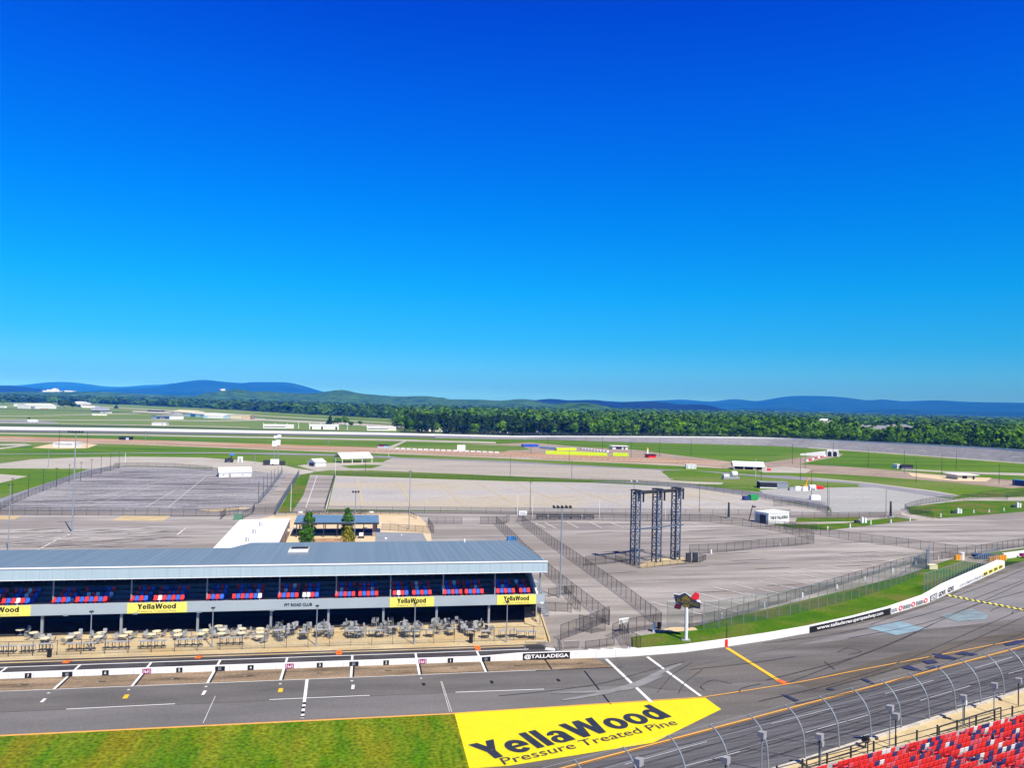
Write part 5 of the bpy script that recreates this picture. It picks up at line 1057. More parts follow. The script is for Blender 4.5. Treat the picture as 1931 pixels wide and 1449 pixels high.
# ================================================================ lattice scoring towers
tw = thing('lattice_tower', 'three blue-grey steel lattice towers joined by crossbeams, an empty screen frame', 'tower', (56.8, 158.6, 0))
base = [G(1193, 1068), G(1231, 1062), G(1270, 1058)]; hT = 15.9
dv = (base[2]-base[0])[:2]; dv = dv/np.linalg.norm(dv); rzT = math.atan2(dv[1], dv[0]); tw.rotation_euler = (0, 0, rzT)
Lx = [0, np.linalg.norm((base[1]-base[0])[:2]), np.linalg.norm((base[2]-base[0])[:2])]
def lattice(w, d, h, n):
    ch, br = MB(), MB(); c = [(0, 0), (w, 0), (w, d), (0, d)]
    for x, y in c: ch.box(x-.11, x+.11, y-.11, y+.11, 0, h)
    for i in range(n):
        z0, z1 = h*i/n, h*(i+1)/n
        for k in range(4):
            a, b = c[k], c[(k+1) % 4]; br.bar((*a, z1), (*b, z1), .075, 4)
            br.bar((*(a if i % 2 else b), z0), (*(b if i % 2 else a), z1), .075, 4)
    return ch, br
for i, x in enumerate(Lx):
    ch, br = lattice(1.25, 1.5, hT, 9)
    t2 = part('tower_frame', ch, K['bluesteel'], tw); t2.location = (x, 0, 0); q = part('bracing', br, K['bluesteel'], t2)
    part('top_arm', MB().box(x-.15, x+1.4, -.3, 1.8, hT, hT+.16), K['darksteel'], tw)
    part('top_bracket', MB().box(x+1.2, x+2.8, .6, .8, hT-.85, hT-.30).box(x+2.65, x+2.8, .5, .9, hT-2.6, hT-.1).box(x+1.3, x+1.5, .5, .9, hT-2.4, hT), K['darksteel'], tw)
part('crossbeam', MB().box(-.1, Lx[2]+2.0, -.35, -.15, 7.7, 7.95), K['bluesteel'], tw)
part('crossbeam', MB().box(0, Lx[2]+2.8, .65, .95, hT-.85, hT-.35).box(0, Lx[2]+1.4, -.1, .05, hT-.4, hT-.02), K['darksteel'], tw)
part('control_cabinet', MB().box(Lx[2]+.3, Lx[2]+1.2, .3, .9, .6, 2.0), K['darksteel'], tw)
for (x, lab) in [(1298, 'left of the two dark electrical cabinets right of the lattice towers'), (1311, 'right of the two dark electrical cabinets right of the lattice towers')]:
    b = G(x, 1061); t = thing('electrical_cabinet', lab, 'cabinet', (b[0], b[1], 0)); part('cabinet', MB().box(-.5, .5, -.3, .3, .15, 2.0), K['darksteel'], t); part('panel', MB().box(.51, .66, -.3, .3, 0, 2.2), K['greyconc'], t); part('legs', MB().box(-.45, -.35, -.2, .2, 0, .15).box(.3, .4, -.2, .2, 0, .15), K['darksteel'], t)
# ================================================================ fuel company sign
b = G(1293.5, 1209); h = zt(b, 1120); t = thing('pole_sign', 'dark diamond fuel company sign with red arrow on a white pole in the grass bank', 'sign', (b[0], b[1], 0), rad(-18))
part('pole', MB().bar((0, 0, 0), (0, 0, h-2.0), .27, 10, .25), K['white'], t); part('footing', MB().box(-.6, .6, -.45, .45, 0, .2), K['greyconc'], t)
def plate(pts, y0, y1, m, nm, par):
    n = len(pts); return part(nm, MB().add([(x, y0, z) for x, z in pts]+[(x, y1, z) for x, z in pts], [tuple(range(n)), tuple(range(n, 2*n))[::-1]]+[(k, k+n, (k+1) % n+n, (k+1) % n) for k in range(n)]), K[m], par)
zc = h-1.15
K['signgold'] = mat('dull_gold_sign_face', (.15, .115, .012), .6)
part('cabinet', MB().add([(-1.9, -.02, zc+.35), (-1.5, -.02, zc-.45), (1.7, -.02, zc-.85), (2.0, -.02, zc+.1), (-1.9, .6, zc+.35), (-1.5, .6, zc-.45), (1.7, .6, zc-.85), (2.0, .6, zc+.1)], [(0, 1, 2, 3), (7, 6, 5, 4), (0, 4, 5, 1), (1, 5, 6, 2), (2, 6, 7, 3), (3, 7, 4, 0)]), K['white'], t)
plate([(-1.85, zc+.85), (-1.0, zc+.75), (-.2, zc+1.15), (.55, zc+.6), (1.3, zc+.15), (1.95, zc-.1), (1.95, zc-.95), (1.0, zc-.85), (.2, zc-1.05), (-.5, zc-.7), (-1.5, zc-.1)], -.12, .5, 'ink', 'sign_face', t)
plate([(-1.85, zc+.9), (-1.0, zc+.8), (-.2, zc+1.2), (.57, zc+.66), (1.35, zc+.2), (2.02, zc-.05), (2.02, zc-1.0), (1.0, zc-.9), (.2, zc-1.1), (-.5, zc-.75), (-1.55, zc-.1)], .51, .75, 'white', 'sign_return', t)
plate([(-.75, zc+.45), (-.15, zc+.95), (.5, zc+.35), (.45, zc-.55), (.15, zc-.95), (-.55, zc-.5)], -.16, -.121, 'signgold', 'diamond', t)
plate([(-1.55, zc+.45), (1.75, zc-.15), (1.7, zc-.7), (-1.4, zc-.12)], -.19, -.161, 'ink', 'name_band', t)
part('lettering', letters('SUNOCO', (-1.45, -.2, zc-.05), (3.1, 0, -.6), (0, 0, .48), bold=.03, depth=.01, un=(0, -1, 0)), K['signgold'], t)
plate([(.6, zc+.5), (1.0, zc+.95), (1.3, zc+1.3), (1.75, zc+1.15), (1.75, zc+.5), (1.25, zc+.3)], -.1, .6, 'red', 'arrow_head', t)
plate([(-1.5, zc-.4), (-.7, zc-.5), (-.85, zc-1.15), (-1.75, zc-1.1)], -.1, .5, 'sign_maroon', 'arrow_tail', t)
# ================================================================ catch fence on the banked track
cf = thing('catch_fence', 'curved grey steel catch fence posts along the outside of the banked track', 'fence', tuple(trk(0, 14.5)))
o0 = trk(0, 14.5); inn3 = np.array([-TN[0], -TN[1], 0])
def pbase(px, py):
    g = G(px, py, 3.5); a = (g[:2]-TP)@TD; return trk(a, 14.5)
def curve_post(b):
    pts = []; R_ = 2.6
    for z in np.linspace(-.2, 1.9, 4): pts.append(b+np.array([0, 0, z])+inn3*(max(z, 0)*.10))
    e = pts[-1]
    for k in range(1, 8):
        a = rad(8+k*9.5); pts.append(pts[-1]+(inn3*math.sin(a)+np.array([0, 0, math.cos(a)]))*.44)
    return [p-o0 for p in pts]
allp = []
fb = [(1040, 1586), (1133, 1556), (1261, 1519), (1332, 1496), (1396, 1476), (1460, 1457), (1527, 1436), (1594.6, 1418), (1660, 1397), (1719, 1380), (1772, 1364), (1824, 1347), (1833, 1343), (1884, 1328), (1892, 1326), (1916, 1318), (1962, 1304), (2015, 1288), (2070, 1272)]
A0 = [(G(px, py, 3.5)[:2]-TP)@TD for px, py in fb]
sp = 4.62; a_ref = A0[7]
for k in range(-8, 12):
    a = a_ref+k*sp; b = trk(a, 14.5); pts = curve_post(b); allp.append(pts); mb = MB()
    for i in range(len(pts)-1): mb.bar(pts[i], pts[i+1], .072, 7)
    part('post', mb, K['galv'], cf)
cb = MB()
for lvl in (4, 7, 10):
    for p, q in zip(allp, allp[1:]): cb.bar(p[lvl], q[lvl], .012, 4)
part('cables', cb, K['steel'], cf)
single('track_wall', MB().hexa([tuple(trk(-60, 14.35)-[0, 0, 1]), tuple(trk(-60, 14.75)-[0, 0, 1]), tuple(trk(150, 14.75)-[0, 0, 1]), tuple(trk(150, 14.35)-[0, 0, 1])], [tuple(trk(-60, 14.35)[:2])+(3.6,), tuple(trk(-60, 14.75)[:2])+(3.6,), tuple(trk(150, 14.75)[:2])+(3.6,), tuple(trk(150, 14.35)[:2])+(3.6,)]), K['fencewall'], 'pale weathered concrete wall at the foot of the curved catch fence', 'wall')
# walkway behind the fence
def fr(a, q, z): p = TP+TD*a+TN*q; return (p[0], p[1], z)
struct('walkway', MB().hexa([fr(-60, 14.76, 2), fr(150, 14.76, 2), fr(150, 19.6, 2), fr(-60, 19.6, 2)][::-1], [fr(-60, 14.76, 3.45), fr(150, 14.76, 3.45), fr(150, 19.6, 3.45), fr(-60, 19.6, 3.45)][::-1]), K['walk'])
# ================================================================ grandstand with seats
GA = rad(18.0); GD = np.array([math.cos(GA), math.sin(GA)]); GN = np.array([math.sin(GA), -math.cos(GA)])
GZ0 = 7.0; GT, GR = .95, .25; G0 = G(1586, 1447, GZ0)[:2]; G1 = G(1931, 1357, GZ0)[:2]; GA = math.atan2(G1[1]-G0[1], G1[0]-G0[0]); GD = np.array([math.cos(GA), math.sin(GA)]); GN = np.array([math.sin(GA), -math.cos(GA)])
def gs(u, r, z=None):   # u along, r row index (depth .82, rise .36)
    p = G0+GD*u+GN*(r*GT); return np.array([p[0], p[1], GZ0+r*GR if z is None else z])
stand = thing('grandstand', 'lower grandstand with red, white and navy seats beside the banked track', 'grandstand', (G0[0], G0[1], GZ0), GA)
mb = MB()
for r in range(25): mb.box(-26, 66, -(r+1)*GT+.41, -(r)*GT+.41, -7.0, r*GR-.38)
part('terrace_steps', mb, K['greyconc'], stand)
part('front_wall', MB().box(-26, 66, .45, .6, -7, .1), K['greyconc'], stand)
def gseat(m):
    mb = MB().hexa([(.02, -.02, .02), (.46, -.02, .02), (.46, .42, .0), (.02, .42, .0)], [(.02, -.02, .08), (.46, -.02, .08), (.46, .42, .06), (.02, .42, .06)])
    prof = [(-.02, .04), (-.10, .2), (-.13, .36), (-.16, .5), (-.145, .53), (-.10, .5), (-.07, .36), (-.04, .2), (.03, .05)]; n = len(prof)
    mb.add([(0, y, z) for y, z in prof]+[(.48, y, z) for y, z in prof], [tuple(range(n)), tuple(range(n, 2*n))[::-1]]+[(k, k+n, (k+1) % n+n, (k+1) % n) for k in range(n)])
    mb.box(.02, .06, .0, .25, -.36, .02).box(.42, .46, .0, .25, -.36, .02); return mesh('seat', mb, K[m], True if False else False)
GM = {m: gseat(m) for m in ('seat_red', 'seat_white', 'seat_navy', 'seat_pink', 'seat_blue')}
rnd = random.Random(4); cand = []
for r in range(24):
    i = 0; u = -24
    while u < 62:
        if int((u+24)/7.4) != int((u+24-.52)/7.4): u += 1.15; continue      # aisles
        p = gs(u, r); px, py = Pj((p[0], p[1], p[2]+.3))
        k = rnd.random(); m = 'seat_white' if k < .09 else ('seat_navy' if k < .27 else ('seat_pink' if k < .40 else 'seat_red'))
        if px > W_-130 and rnd.random() < .0: pass
        if px < W_+650 and py < H_+450 and px > 1150:
            vis = 0 < px < W_ and py < H_; cand.append((0 if vis else 1, np.linalg.norm(p-np.array([0, 0, CAMH])), u, r, m))
        u += .53
cand.sort(); print('grandstand seats', len(cand)); rest = {}
for i, (v, dd_, u, r, m) in enumerate(cand):
    if i < 98:
        o = part('seat', GM[m], None, stand); o.location = (u, -r*GT, r*GR)
    else:
        mb = rest.setdefault(m, MB()); mb.add([(q.co.x+u, q.co.y-r*GT, q.co.z+r*GR) for q in GM[m].vertices], [tuple(p.vertices) for p in GM[m].polygons])
for m, mb in rest.items(): o = part('seats', mb, K[m], stand); o['kind'] = 'stuff'
for j in range(0, 12):
    u = -24+7.4*j+.15
    if u < 0 or u > 40: continue
    mb = MB()
    for r in (2, 6, 10, 14):
        z = r*GR; y = -r*GT; mb.path([(u, y, z-.3), (u, y, z+.5), (u, y-.25, z+.62), (u, y-1.5, z+1.15), (u, y-1.6, z+.35)], .03)
    part('aisle_rail', mb, K['galv'], stand)
# front railing
RL0 = G(1586, 1444, 3.45); RL1 = G(1931, 1352, 3.45); RLA = math.atan2(RL1[1]-RL0[1], RL1[0]-RL0[0])
def rlp(px, py): return tuple(G(px, py, 3.45))
rl = thing('railing', 'black steel railing between the tan walkway and the front row of seats', 'railing', tuple(RL0), RLA)
me = mesh('post', MB().box(-.06, .06, -.06, .06, 0, 1.35), K['darksteel'])
for i in range(26): q = part('post', me, None, rl); q.location = (-22+i*2.9, 0, 0)
part('rails', MB().bar((-22, 0, 1.15), (52, 0, 1.15), .035).bar((-22, 0, .6), (52, 0, .6), .025), K['darksteel'], rl)
mb = MB()
for i in range(12): mb.box(8+i*.0, 8.01+i*.0, 1.3, 1.31, 1, 1.01)
t = thing('handrail', 'long heavy black ramp handrail in front of the seats right of centre', 'railing', rlp(1771, 1392), RLA)
part('rails', MB().path([(0, 0, 0), (0, 0, 1.0), (9.5, 0, 1.35), (9.5, 0, .1)], .07).bar((4.5, 0, .2), (4.5, 0, 1.15), .05).bar((0, 0, .5), (9.5, 0, .8), .045), K['darksteel'], t)
t = thing('handrail', 'heavy black ramp handrail at the left end of the seats', 'railing', rlp(1521, 1456), RLA)
part('rails', MB().path([(0, 0, 0), (0, 0, 1.0), (7.5, 0, 1.25), (7.5, 0, .1)], .06).bar((0, 0, .5), (7.5, 0, .75), .04), K['darksteel'], t)
# loudspeakers and their poles along the walkway
for i, (bx, by, bz, lab, m) in enumerate([(1204, 1437, 0, 'grey loudspeaker box on a pole at the lower centre, leftmost of the trackside speakers', 'greyconc'), (1369, 1434, 0, 'grey speaker box on the catch fence post nearest the bottom centre', 'greyconc'), (1437, 1386, 0, 'grey speaker on a twin pole at the third tall catch post', 'greyconc'),
        (1546, 1390, 0, 'upper pale speaker of the cluster on the pole left of the black speaker', 'greyconc'), (1549, 1403, 0, 'lower pale speaker of the cluster on the pole left of the black speaker', 'greyconc'), (1630, 1400, 0, 'small black speaker box on a short stand on the walkway', 'black'),
        (1678, 1336, 0, 'tall grey speaker of the pair, the left higher one', 'greyconc'), (1690, 1351, 0, 'grey speaker of the pair, the right lower one', 'greyconc'), (1817, 1316, 0, 'upper grey speaker on the pole in the gap of the catch fence', 'greyconc'), (1819, 1326, 0, 'lower pale speaker on the pole in the gap of the catch fence', 'white'),
        (1875, 1293, 0, 'grey speaker on the tall dark pole near the right edge', 'greyconc'), (1921, 1284, 0, 'grey speaker at the far right edge', 'greyconc')]):
    # stands on the walkway strip, 1.6 m behind the fence
    best = None
    for a in np.linspace(-60, 90, 1500):
        q = TP+TD*a+TN*16.6; x, y = Pj((q[0], q[1], 7.2))
        if best is None or abs(x-bx) < best[0]: best = (abs(x-bx), q)
    q = best[1]; h = zt((q[0], q[1]), by)-3.45
    if 'small black' in lab:
        b = G(bx+2, 1412, 3.45); q = b[:2]; h = max(.8, zt((q[0], q[1]), by)-3.45)
    t = thing('loudspeaker', lab, 'speaker', (q[0], q[1], 3.45), GA+rad(20)); part('pole', MB().bar((0, 0, 0), (0, 0, h), .06, 8), K['darksteel' if i % 2 else 'steel'], t)
    s = .27 if i not in (4, 9) else .21
    part('cabinet', MB().hexa([(-s, -s, h-s), (s, -s, h-s), (s*.8, s, h-s*.7), (-s*.8, s, h-s*.7)], [(-s, -s, h+s), (s, -s, h+s), (s*.8, s, h+s*.7), (-s*.8, s, h+s*.7)]), K[m], t); part('grille', MB().box(-s*.7, s*.7, s, s+.03, h-s*.6, h+s*.6), K['darksteel'], t)
# ================================================================ patio furniture
def round_table_set():
    t = thing('patio_table', '', 'table'); part('tabletop', MB().disc((0, 0), .58, .72, .78, 14), K['cream'], t); part('pedestal', MB().bar((0, 0, 0), (0, 0, .72), .07, 8).disc((0, 0), .32, .0, .06, 8), K['steel'], t); return t
def chair(m, nm='patio_chair'):
    t = thing(nm, '', 'chair'); part('seat', MB().box(-.26, .26, -.26, .26, .44, .49), K[m], t); part('backrest', MB().hexa([(-.26, .24, .49), (.26, .24, .49), (.26, .29, .49), (-.26, .29, .49)], [(-.26, .36, .98), (.26, .36, .98), (.26, .41, .98), (-.26, .41, .98)]), K[m], t)
    for x in (-.23, .23):
        for y in (-.23, .23): part('leg', MB().bar((x, y, 0), (x, y, .44), .022, 5), K['steel'], t)
    return t
def highchair(m):
    t = thing('bar_chair', '', 'chair'); part('seat', MB().box(-.25, .25, -.25, .25, .72, .77), K[m], t); part('backrest', MB().hexa([(-.25, .23, .77), (.25, .23, .77), (.25, .28, .77), (-.25, .28, .77)], [(-.25, .33, 1.25), (.25, .33, 1.25), (.25, .38, 1.25), (-.25, .38, 1.25)]), K[m], t)
    for x in (-.24, .24):
        for y in (-.24, .24): part('leg', MB().bar((x*1.2, y*1.2, 0), (x, y, .72), .025, 5), K['galv'], t)
    return t
PZ = .06
T0, C0, H0, D0 = round_table_set(), chair('pale_metal'), highchair('pale_metal'), highchair('darksteel'); usedp = set()
def put(src, x, y, rz, label, group, z=PZ, rx=0, sc_=1.):
    if id(src) not in usedp: usedp.add(id(src)); o = src; o['label'] = label; o['group'] = group
    else: o = dup(src, (0, 0, 0), 0, label, group)
    o.location = (x, y, z); o.rotation_euler = (rx, 0, rz); o.scale = (sc_,)*3; return o
rnd = random.Random(15); k = 0
tabs = [(12, 1168, 'dim'), (38, 1166+33, ''), (63, 1205, ''), (84, 1216, ''), (130, 1214, ''), (143, 1206, ''), (184, 1213, ''), (190, 1205, ''), (232, 1211, ''), (242, 1204, ''), (286, 1208, ''), (295, 1202, ''), (335, 1209, ''), (334, 1201, ''), (379, 1207, ''), (386, 1200, ''), (412, 1192, ''), (417, 1206, ''), (420, 1199, ''), (456, 1197, ''), (455, 1205, ''), (490, 1204, ''), (490, 1197, ''), (489, 1212, '')]
for i, (px, py, s) in enumerate(tabs):
    b = G(px, py)
    put(T0, b[0], b[1], 0, 'round white patio table, %s counting from the left end of the patio' % ORD[i], 'round white patio tables')
    for j in range(3):
        a = rnd.random()*6.28; put(C0, b[0]+math.cos(a)*.95, b[1]+math.sin(a)*.95, a-math.pi/2, 'grey metal chair drawn up to a round white patio table', 'chairs at the round white tables')
# long bench tables with stools
for i, (xa, xb, y) in enumerate([(-8, 30, 1236), (36, 66, 1235), (70, 98, 1232), (124, 180, 1231), (193, 245, 1228), (260, 313, 1226), (331, 383, 1223), (410, 460, 1220)]):
    A, B = G(xa, y), G(xb, y-1.5); L = B[0]-A[0]; t = thing('bench_table', 'long narrow grey drinks table with white stools at the patio front, %s from the left' % ORD[i], 'table', (A[0], A[1]+.3, PZ), 0, 'long drinks tables at the patio front')
    part('tabletop', MB().box(0, L, -.28, .28, .98, 1.04), K['greyconc'], t); part('footrest', MB().box(0, L, -.5, -.2, .28, .33), K['darksteel'], t)
    for j in range(4): part('leg', MB().box(L*(j+.3)/4-.04, L*(j+.3)/4+.04, -.05, .05, 0, .98), K['darksteel'], t)
    for j in range(4): part('stool_seat', MB().disc((L*(j+.5)/4, .62), .19, .70, .76, 9), K['seat_white'], t); part('stool_leg', MB().bar((L*(j+.5)/4, .62, 0), (L*(j+.5)/4, .62, .7), .03, 5), K['steel'], t)
# jumbled high chairs and tables on the right half
gr = 'grey bar chairs crowded on the right half of the patio'
cl = [(518, 1190, 8), (535, 1200, 9), (552, 1188, 8), (575, 1192, 10), (606, 1186, 9), (617, 1194, 9), (650, 1186, 6), (665, 1190, 12), (680, 1194, 8), (712, 1184, 9), (733, 1190, 9), (735, 1180, 6), (757, 1184, 8), (770, 1190, 8), (790, 1188, 8), (815, 1180, 7), (835, 1186, 11), (862, 1178, 6), (880, 1190, 8), (905, 1184, 9), (930, 1192, 10), (940, 1184, 8), (963, 1186, 9), (975, 1182, 12), (988, 1190, 8), (1005, 1197, 5)]
n = 0
for (px, py, c) in cl:
    for j in range(c):
        b = G(px+rnd.uniform(-11, 11), py+rnd.uniform(-3, 14)); src = D0 if rnd.random() < .1 else H0
        if n >= 170: break
        put(src, b[0], min(b[1], 123), rnd.random()*6.28, ('dark' if src is D0 else 'grey metal')+' bar chair in the crowded right half of the club patio', gr); n += 1
rt = None
K['slab'] = K['greyconc']
def hightable():
    t = thing('bar_table', '', 'table'); part('tabletop', MB().box(-.6, .6, -.4, .4, 1.02, 1.07), K['greyconc'], t); part('footrest_ring', MB().box(-.5, .5, -.3, .3, .3, .34), K['darksteel'], t)
    for x in (-.5, .5):
        for y in (-.3, .3): part('leg', MB().bar((x, y, 0), (x, y, 1.02), .03, 5), K['darksteel'], t)
    return t
HT = hightable()
for i, (px, py) in enumerate([(524, 1204), (547, 1200), (572, 1208), (600, 1203), (622, 1202), (662, 1205), (675, 1204), (702, 1203), (716, 1204), (740, 1198), (765, 1204), (785, 1204), (810, 1203), (850, 1200), (888, 1202), (915, 1205), (948, 1204), (968, 1203), (985, 1205), (1003, 1206)]):
    b = G(px, py); put(HT, b[0], b[1], rnd.uniform(-.3, .3), 'rectangular grey bar table, %s from the left on the patio right half' % ORD[i], 'bar tables on the right half of the patio')
b = G(865, 1192); single('covered_furniture', MB().box(0, 2.2, 0, .9, 0, .75).box(.2, 2.0, .1, .8, .75, 1.0), K['darkwall'], 'pile under a dark cover on the patio beneath the rightmost but one yellow sign', 'cover', None, (b[0], b[1], PZ))
b = G(888, 1214); single('waste_bin', MB().disc((0, 0), .28, 0, 1.15, 10).disc((0, 0), .31, 1.15, 1.25, 10), K['black'], 'black bin standing at the front of the patio on the right', 'bin', None, (b[0], b[1], PZ))
b = G(93, 1241); single('waste_bin', MB().disc((0, 0), .28, 0, .9, 10).disc((0, 0), .31, .9, 1.0, 10), K['black'], 'black bin at the end of the long table on the left of the patio', 'bin', None, (b[0], b[1], PZ))
# white blocks behind the pit wall
for i, (px, py) in enumerate([(1037, 1227.5), (1118, 1230), (1141, 1229), (1165, 1228), (1192, 1226)]):
    b = G(px, py); single('wheel_stop', MB().hexa([(-.7, -.2, 0), (.7, -.2, 0), (.7, .2, 0), (-.7, .2, 0)], [(-.6, -.15, .3), (.6, -.15, .3), (.6, .15, .3), (-.6, .15, .3)]), K['white'], 'white concrete block behind the pit wall, %s counting from the club building' % ORD[i], 'block', 'white blocks behind the pit wall', (b[0], b[1], 0), -.5)
b = G(1233, 1193); single('standpipe', MB().bar((0, 0, 0), (0, 0, 1.25), .22, 10).disc((0, 0), .26, 1.25, 1.32, 10), K['white'], 'white stubby pipe beside the fence end on the grass bank', 'pipe', None, (b[0], b[1], 0))
b = G(1243, 1187); single('waste_bin', MB().disc((0, 0), .3, 0, .9, 10).disc((0, 0), .33, .9, 1.0, 10), K['black'], 'black bin at the lower end of the walkway fence', 'bin', None, (b[0], b[1], 0))
b = G(1176, 1194); t = thing('notice_board', 'small white notice board hung on the curved fence by the pit lane', 'sign', (b[0], b[1], 0), .3); part('board', MB().box(-.9, .9, -.06, 0, 1.35, 2.2), K['white'], t); part('post', MB().box(-.8, -.7, 0, .08, 0, 2.2).box(.7, .8, 0, .08, 0, 2.2), K['darksteel'], t)
# utility pedestals on the grass strips
def pedestal(px, py, pt, lab, grp=None):
    b = G(px, py); h = max(.7, zt(b, pt)); t = thing('hookup_post', lab, 'utility post', (b[0], b[1], 0), 0, grp); part('post', MB().box(-.14, .14, -.12, .12, 0, h), K['white'], t); part('pad', MB().box(-.45, .45, -.35, .35, 0, .08), K['greyconc'], t)
for i, (px, py, pt) in enumerate([(1560.6, 1000, 993), (1603, 996, 988), (1642, 990, 982), (1680, 987, 980), (1716, 983, 977), (1774, 976, 969), (1836, 968, 962), (1865, 967, 961), (1893, 964, 958), (1341, 1045, 1037), (1471, 1031, 1024), (1578, 1111, 1103), (1631, 1096, 1088), (1683, 1081, 1072), (1727, 1067, 1059), (1769, 1056, 1048), (1840, 1043, 1036), (1513, 1128, 1118), (1441, 1147, 1136), (1361, 1167, 1157)]):
    pedestal(px, py, pt, 'short white hook-up post, %s in the list running from the white hut rightwards then back along the bank' % ORD[i] if False else ('white utility post, %s from the left on the grass strips near the lettered hut' % ORD[i] if i < 9 else 'white utility post on the lot fence line, %s counting from the towers' % ORD[i-9]), 'white utility posts by the lots')
for i, (px, py, pt) in enumerate([(1629, 987, 976), (1809, 969, 959), (1921, 958, 948)]):
    b = G(px, py); h = zt(b, pt); t = thing('utility_cabinet', ['pair of tall white utility cabinets on the path right of the white hut', 'pair of white cabinets in the middle of the right grass strip', 'tall white cabinet at the right end of the grass strip'][i], 'cabinet', (b[0], b[1], 0)); part('cabinet', MB().box(-.9, -.2, -.3, .3, 0, h), K['white'], t); part('cabinet', MB().box(.2, .8, -.3, .3, 0, h*.85), K['white'], t); part('meter_box', MB().box(-3.0, -1.6, -.4, .4, 0, .9), K['darksteel'], t)
# ================================================================ middle distance buildings
t, L, h, rz = bldg('lettered_hut', 'white hut with THIS IS TALLADEGA lettering beside the right grass strip', 'hut', (1449, 990), (1488, 987), 970, 5.5, 'flat', 'bwhite', 'bwhite', ov=.1)
part('lettering', letters('THIS IS TALLADEGA', (L*.08, -.03, h*.46), (L*.86, 0, 0), (0, 0, h*.3), bold=.03, depth=.02, un=(0, -1, 0)), K['black'], t)
A = G(1420, 984); part('side_door', MB().box(-.09, 0, 1.0, 3.4, 0, h*.85), K['darksteel'], t); part('side_door', MB().box(-.09, 0, 3.7, 5.0, 0, h*.85), K['steel'], t)
t, L, h, rz = bldg('lettered_hut', 'small white lettered hut on a sandy patch far left beyond the lot', 'hut', (100, 843.5), (140, 844.5), 835.5, 9, 'flat', 'bwhite', 'bwhite', ov=.2)
part('lettering', letters('THIS IS TALLADEGA', (L*.06, -.03, h*.5), (L*.84, 0, 0), (0, 0, h*.34), bold=.03, depth=.05, un=(0, -1, 0)), K['steel'], t)
bldg('restroom_building', 'white building with bright gabled metal roof and blue end door in the left lot', 'building', (413, 901), (474, 900), 892.5, 9, 'gable', 'bwhite', 'white', 1.9, [('doorway', .30, .36, 0, .8, 'claydark'), ('window', .12, .16, .4, .7, 'steel'), ('window', .7, .74, .4, .7, 'steel')], .25, side=[('door', .1, .4, 0, .85, 'bblue'), ('door', .6, .9, 0, .85, 'bblue'), ('gable_panel', .02, .98, .0, .98, 'blblue')])
t, L, h, rz = bldg('open_pavilion', 'long white open-sided pavilion with gabled roof behind the pale lot, left of the two', 'pavilion', (645, 874.5), (702, 873), 866, 11, 'gable', 'white', 'white', 2.9, (), .4, openwall=5.5)
bldg('shed', 'small white shed with gabled roof left of the open pavilion', 'shed', (595, 881), (614, 880), 873, 7, 'gable', 'bwhite', 'white', 1.6, (), .3, side=[('door', .2, .8, 0, .9, 'darksteel')])
t, L, h, rz = bldg('open_pavilion', 'white gabled pavilion with dark bays beside the field road, right of centre', 'pavilion', (1384, 886), (1441, 888), 879.5, 10, 'gable', 'white', 'white', 2.4, (), .4, openwall=5.)
part('bay_screen', MB().box(.5, L-.5, 4, 4.3, 0, h*.8), K['darkwall'], t)
part('sign_post', MB().box(L+.8, L+1.3, 0, .4, 0, h*1.2), K['white'], t); part('cooler', MB().box(L+1.6, L+3.6, 0, 1.5, 0, h*.6), K['red'], t)
bldg('container', 'white shipping container by the inner road right of the upper lot', 'container', (1294, 884.5), (1313, 885), 877, 3, 'flat', 'bwhite', 'bwhite', ov=.05, feats=[('door_bars', .1, .14, .1, .9, 'steel'), ('door_bars', .5, .54, .1, .9, 'steel'), ('door_bars', .85, .89, .1, .9, 'steel')])
bldg('stage_trailer', 'long black and grey trailer with white skirt at the edge of the right pale lot', 'trailer', (1433, 921.5), (1487, 923), 910.5, 5, 'flat', 'darkwall', 'greyroof', ov=.1, feats=[('grey_end', .60, .995, .02, .96, 'steel'), ('skirt', .0, .6, 0, .22, 'white')])
bldg('shipping_container', 'dark blue container at the far right edge of the field road', 'container', (1909, 916), (1940, 919), 906, 3.5, 'flat', 'navyc', 'bblue', ov=.05, feats=[('door_bars', .1, .13, .05, .95, 'steel')])
bldg('field_house', 'cream single storey house with flat roof on an ochre patch in the field', 'house', (1806, 905), (1841, 905.5), 896.5, 9, 'flat', 'cream', 'white', ov=1.0, feats=[('window', .25, .5, .25, .85, 'glass'), ('door', .8, .9, 0, .8, 'darksteel')])
bldg('field_trailer', 'long black trailer with white cab end in the mown field', 'trailer', (1700, 885), (1722, 885.5), 878, 4, 'flat', 'darkwall', 'darkwall', ov=.05, feats=[('stripe', .0, 1., .3, .4, 'steel')])
bldg('field_booth', 'white booth just left of the long black field trailer', 'booth', (1692, 884.5), (1699, 884.5), 877, 4, 'flat', 'bwhite', 'bwhite', ov=.05, feats=[('shutter', .2, .8, .4, .8, 'steel')])
bldg('ticket_office', 'small white office with dark centre bays on the infield above the lime barriers', 'office', (1155, 848), (1184, 848.5), 842, 8, 'flat', 'bwhite', 'bwhite', ov=.8, feats=[('window', .22, .6, .1, .85, 'glass'), ('door', .72, .82, 0, .85, 'darksteel')])
t, _, _, _ = bldg('red_booth', 'small red booth with black roof beside the clay strip', 'booth', (1223, 864), (1237, 864), 858.5, 5, 'flat', 'red', 'black', ov=.6)
b = G(1221, 856); t = thing('marker_post', 'white post with orange head beside the red booth', 'post', (b[0], b[1], 0)); hh = zt(b, 845); part('post', MB().box(-.5, .5, -.4, .4, 0, hh*.7), K['white'], t); part('head', MB().box(-.5, .5, -.4, .4, hh*.7, hh), K['amber'], t)
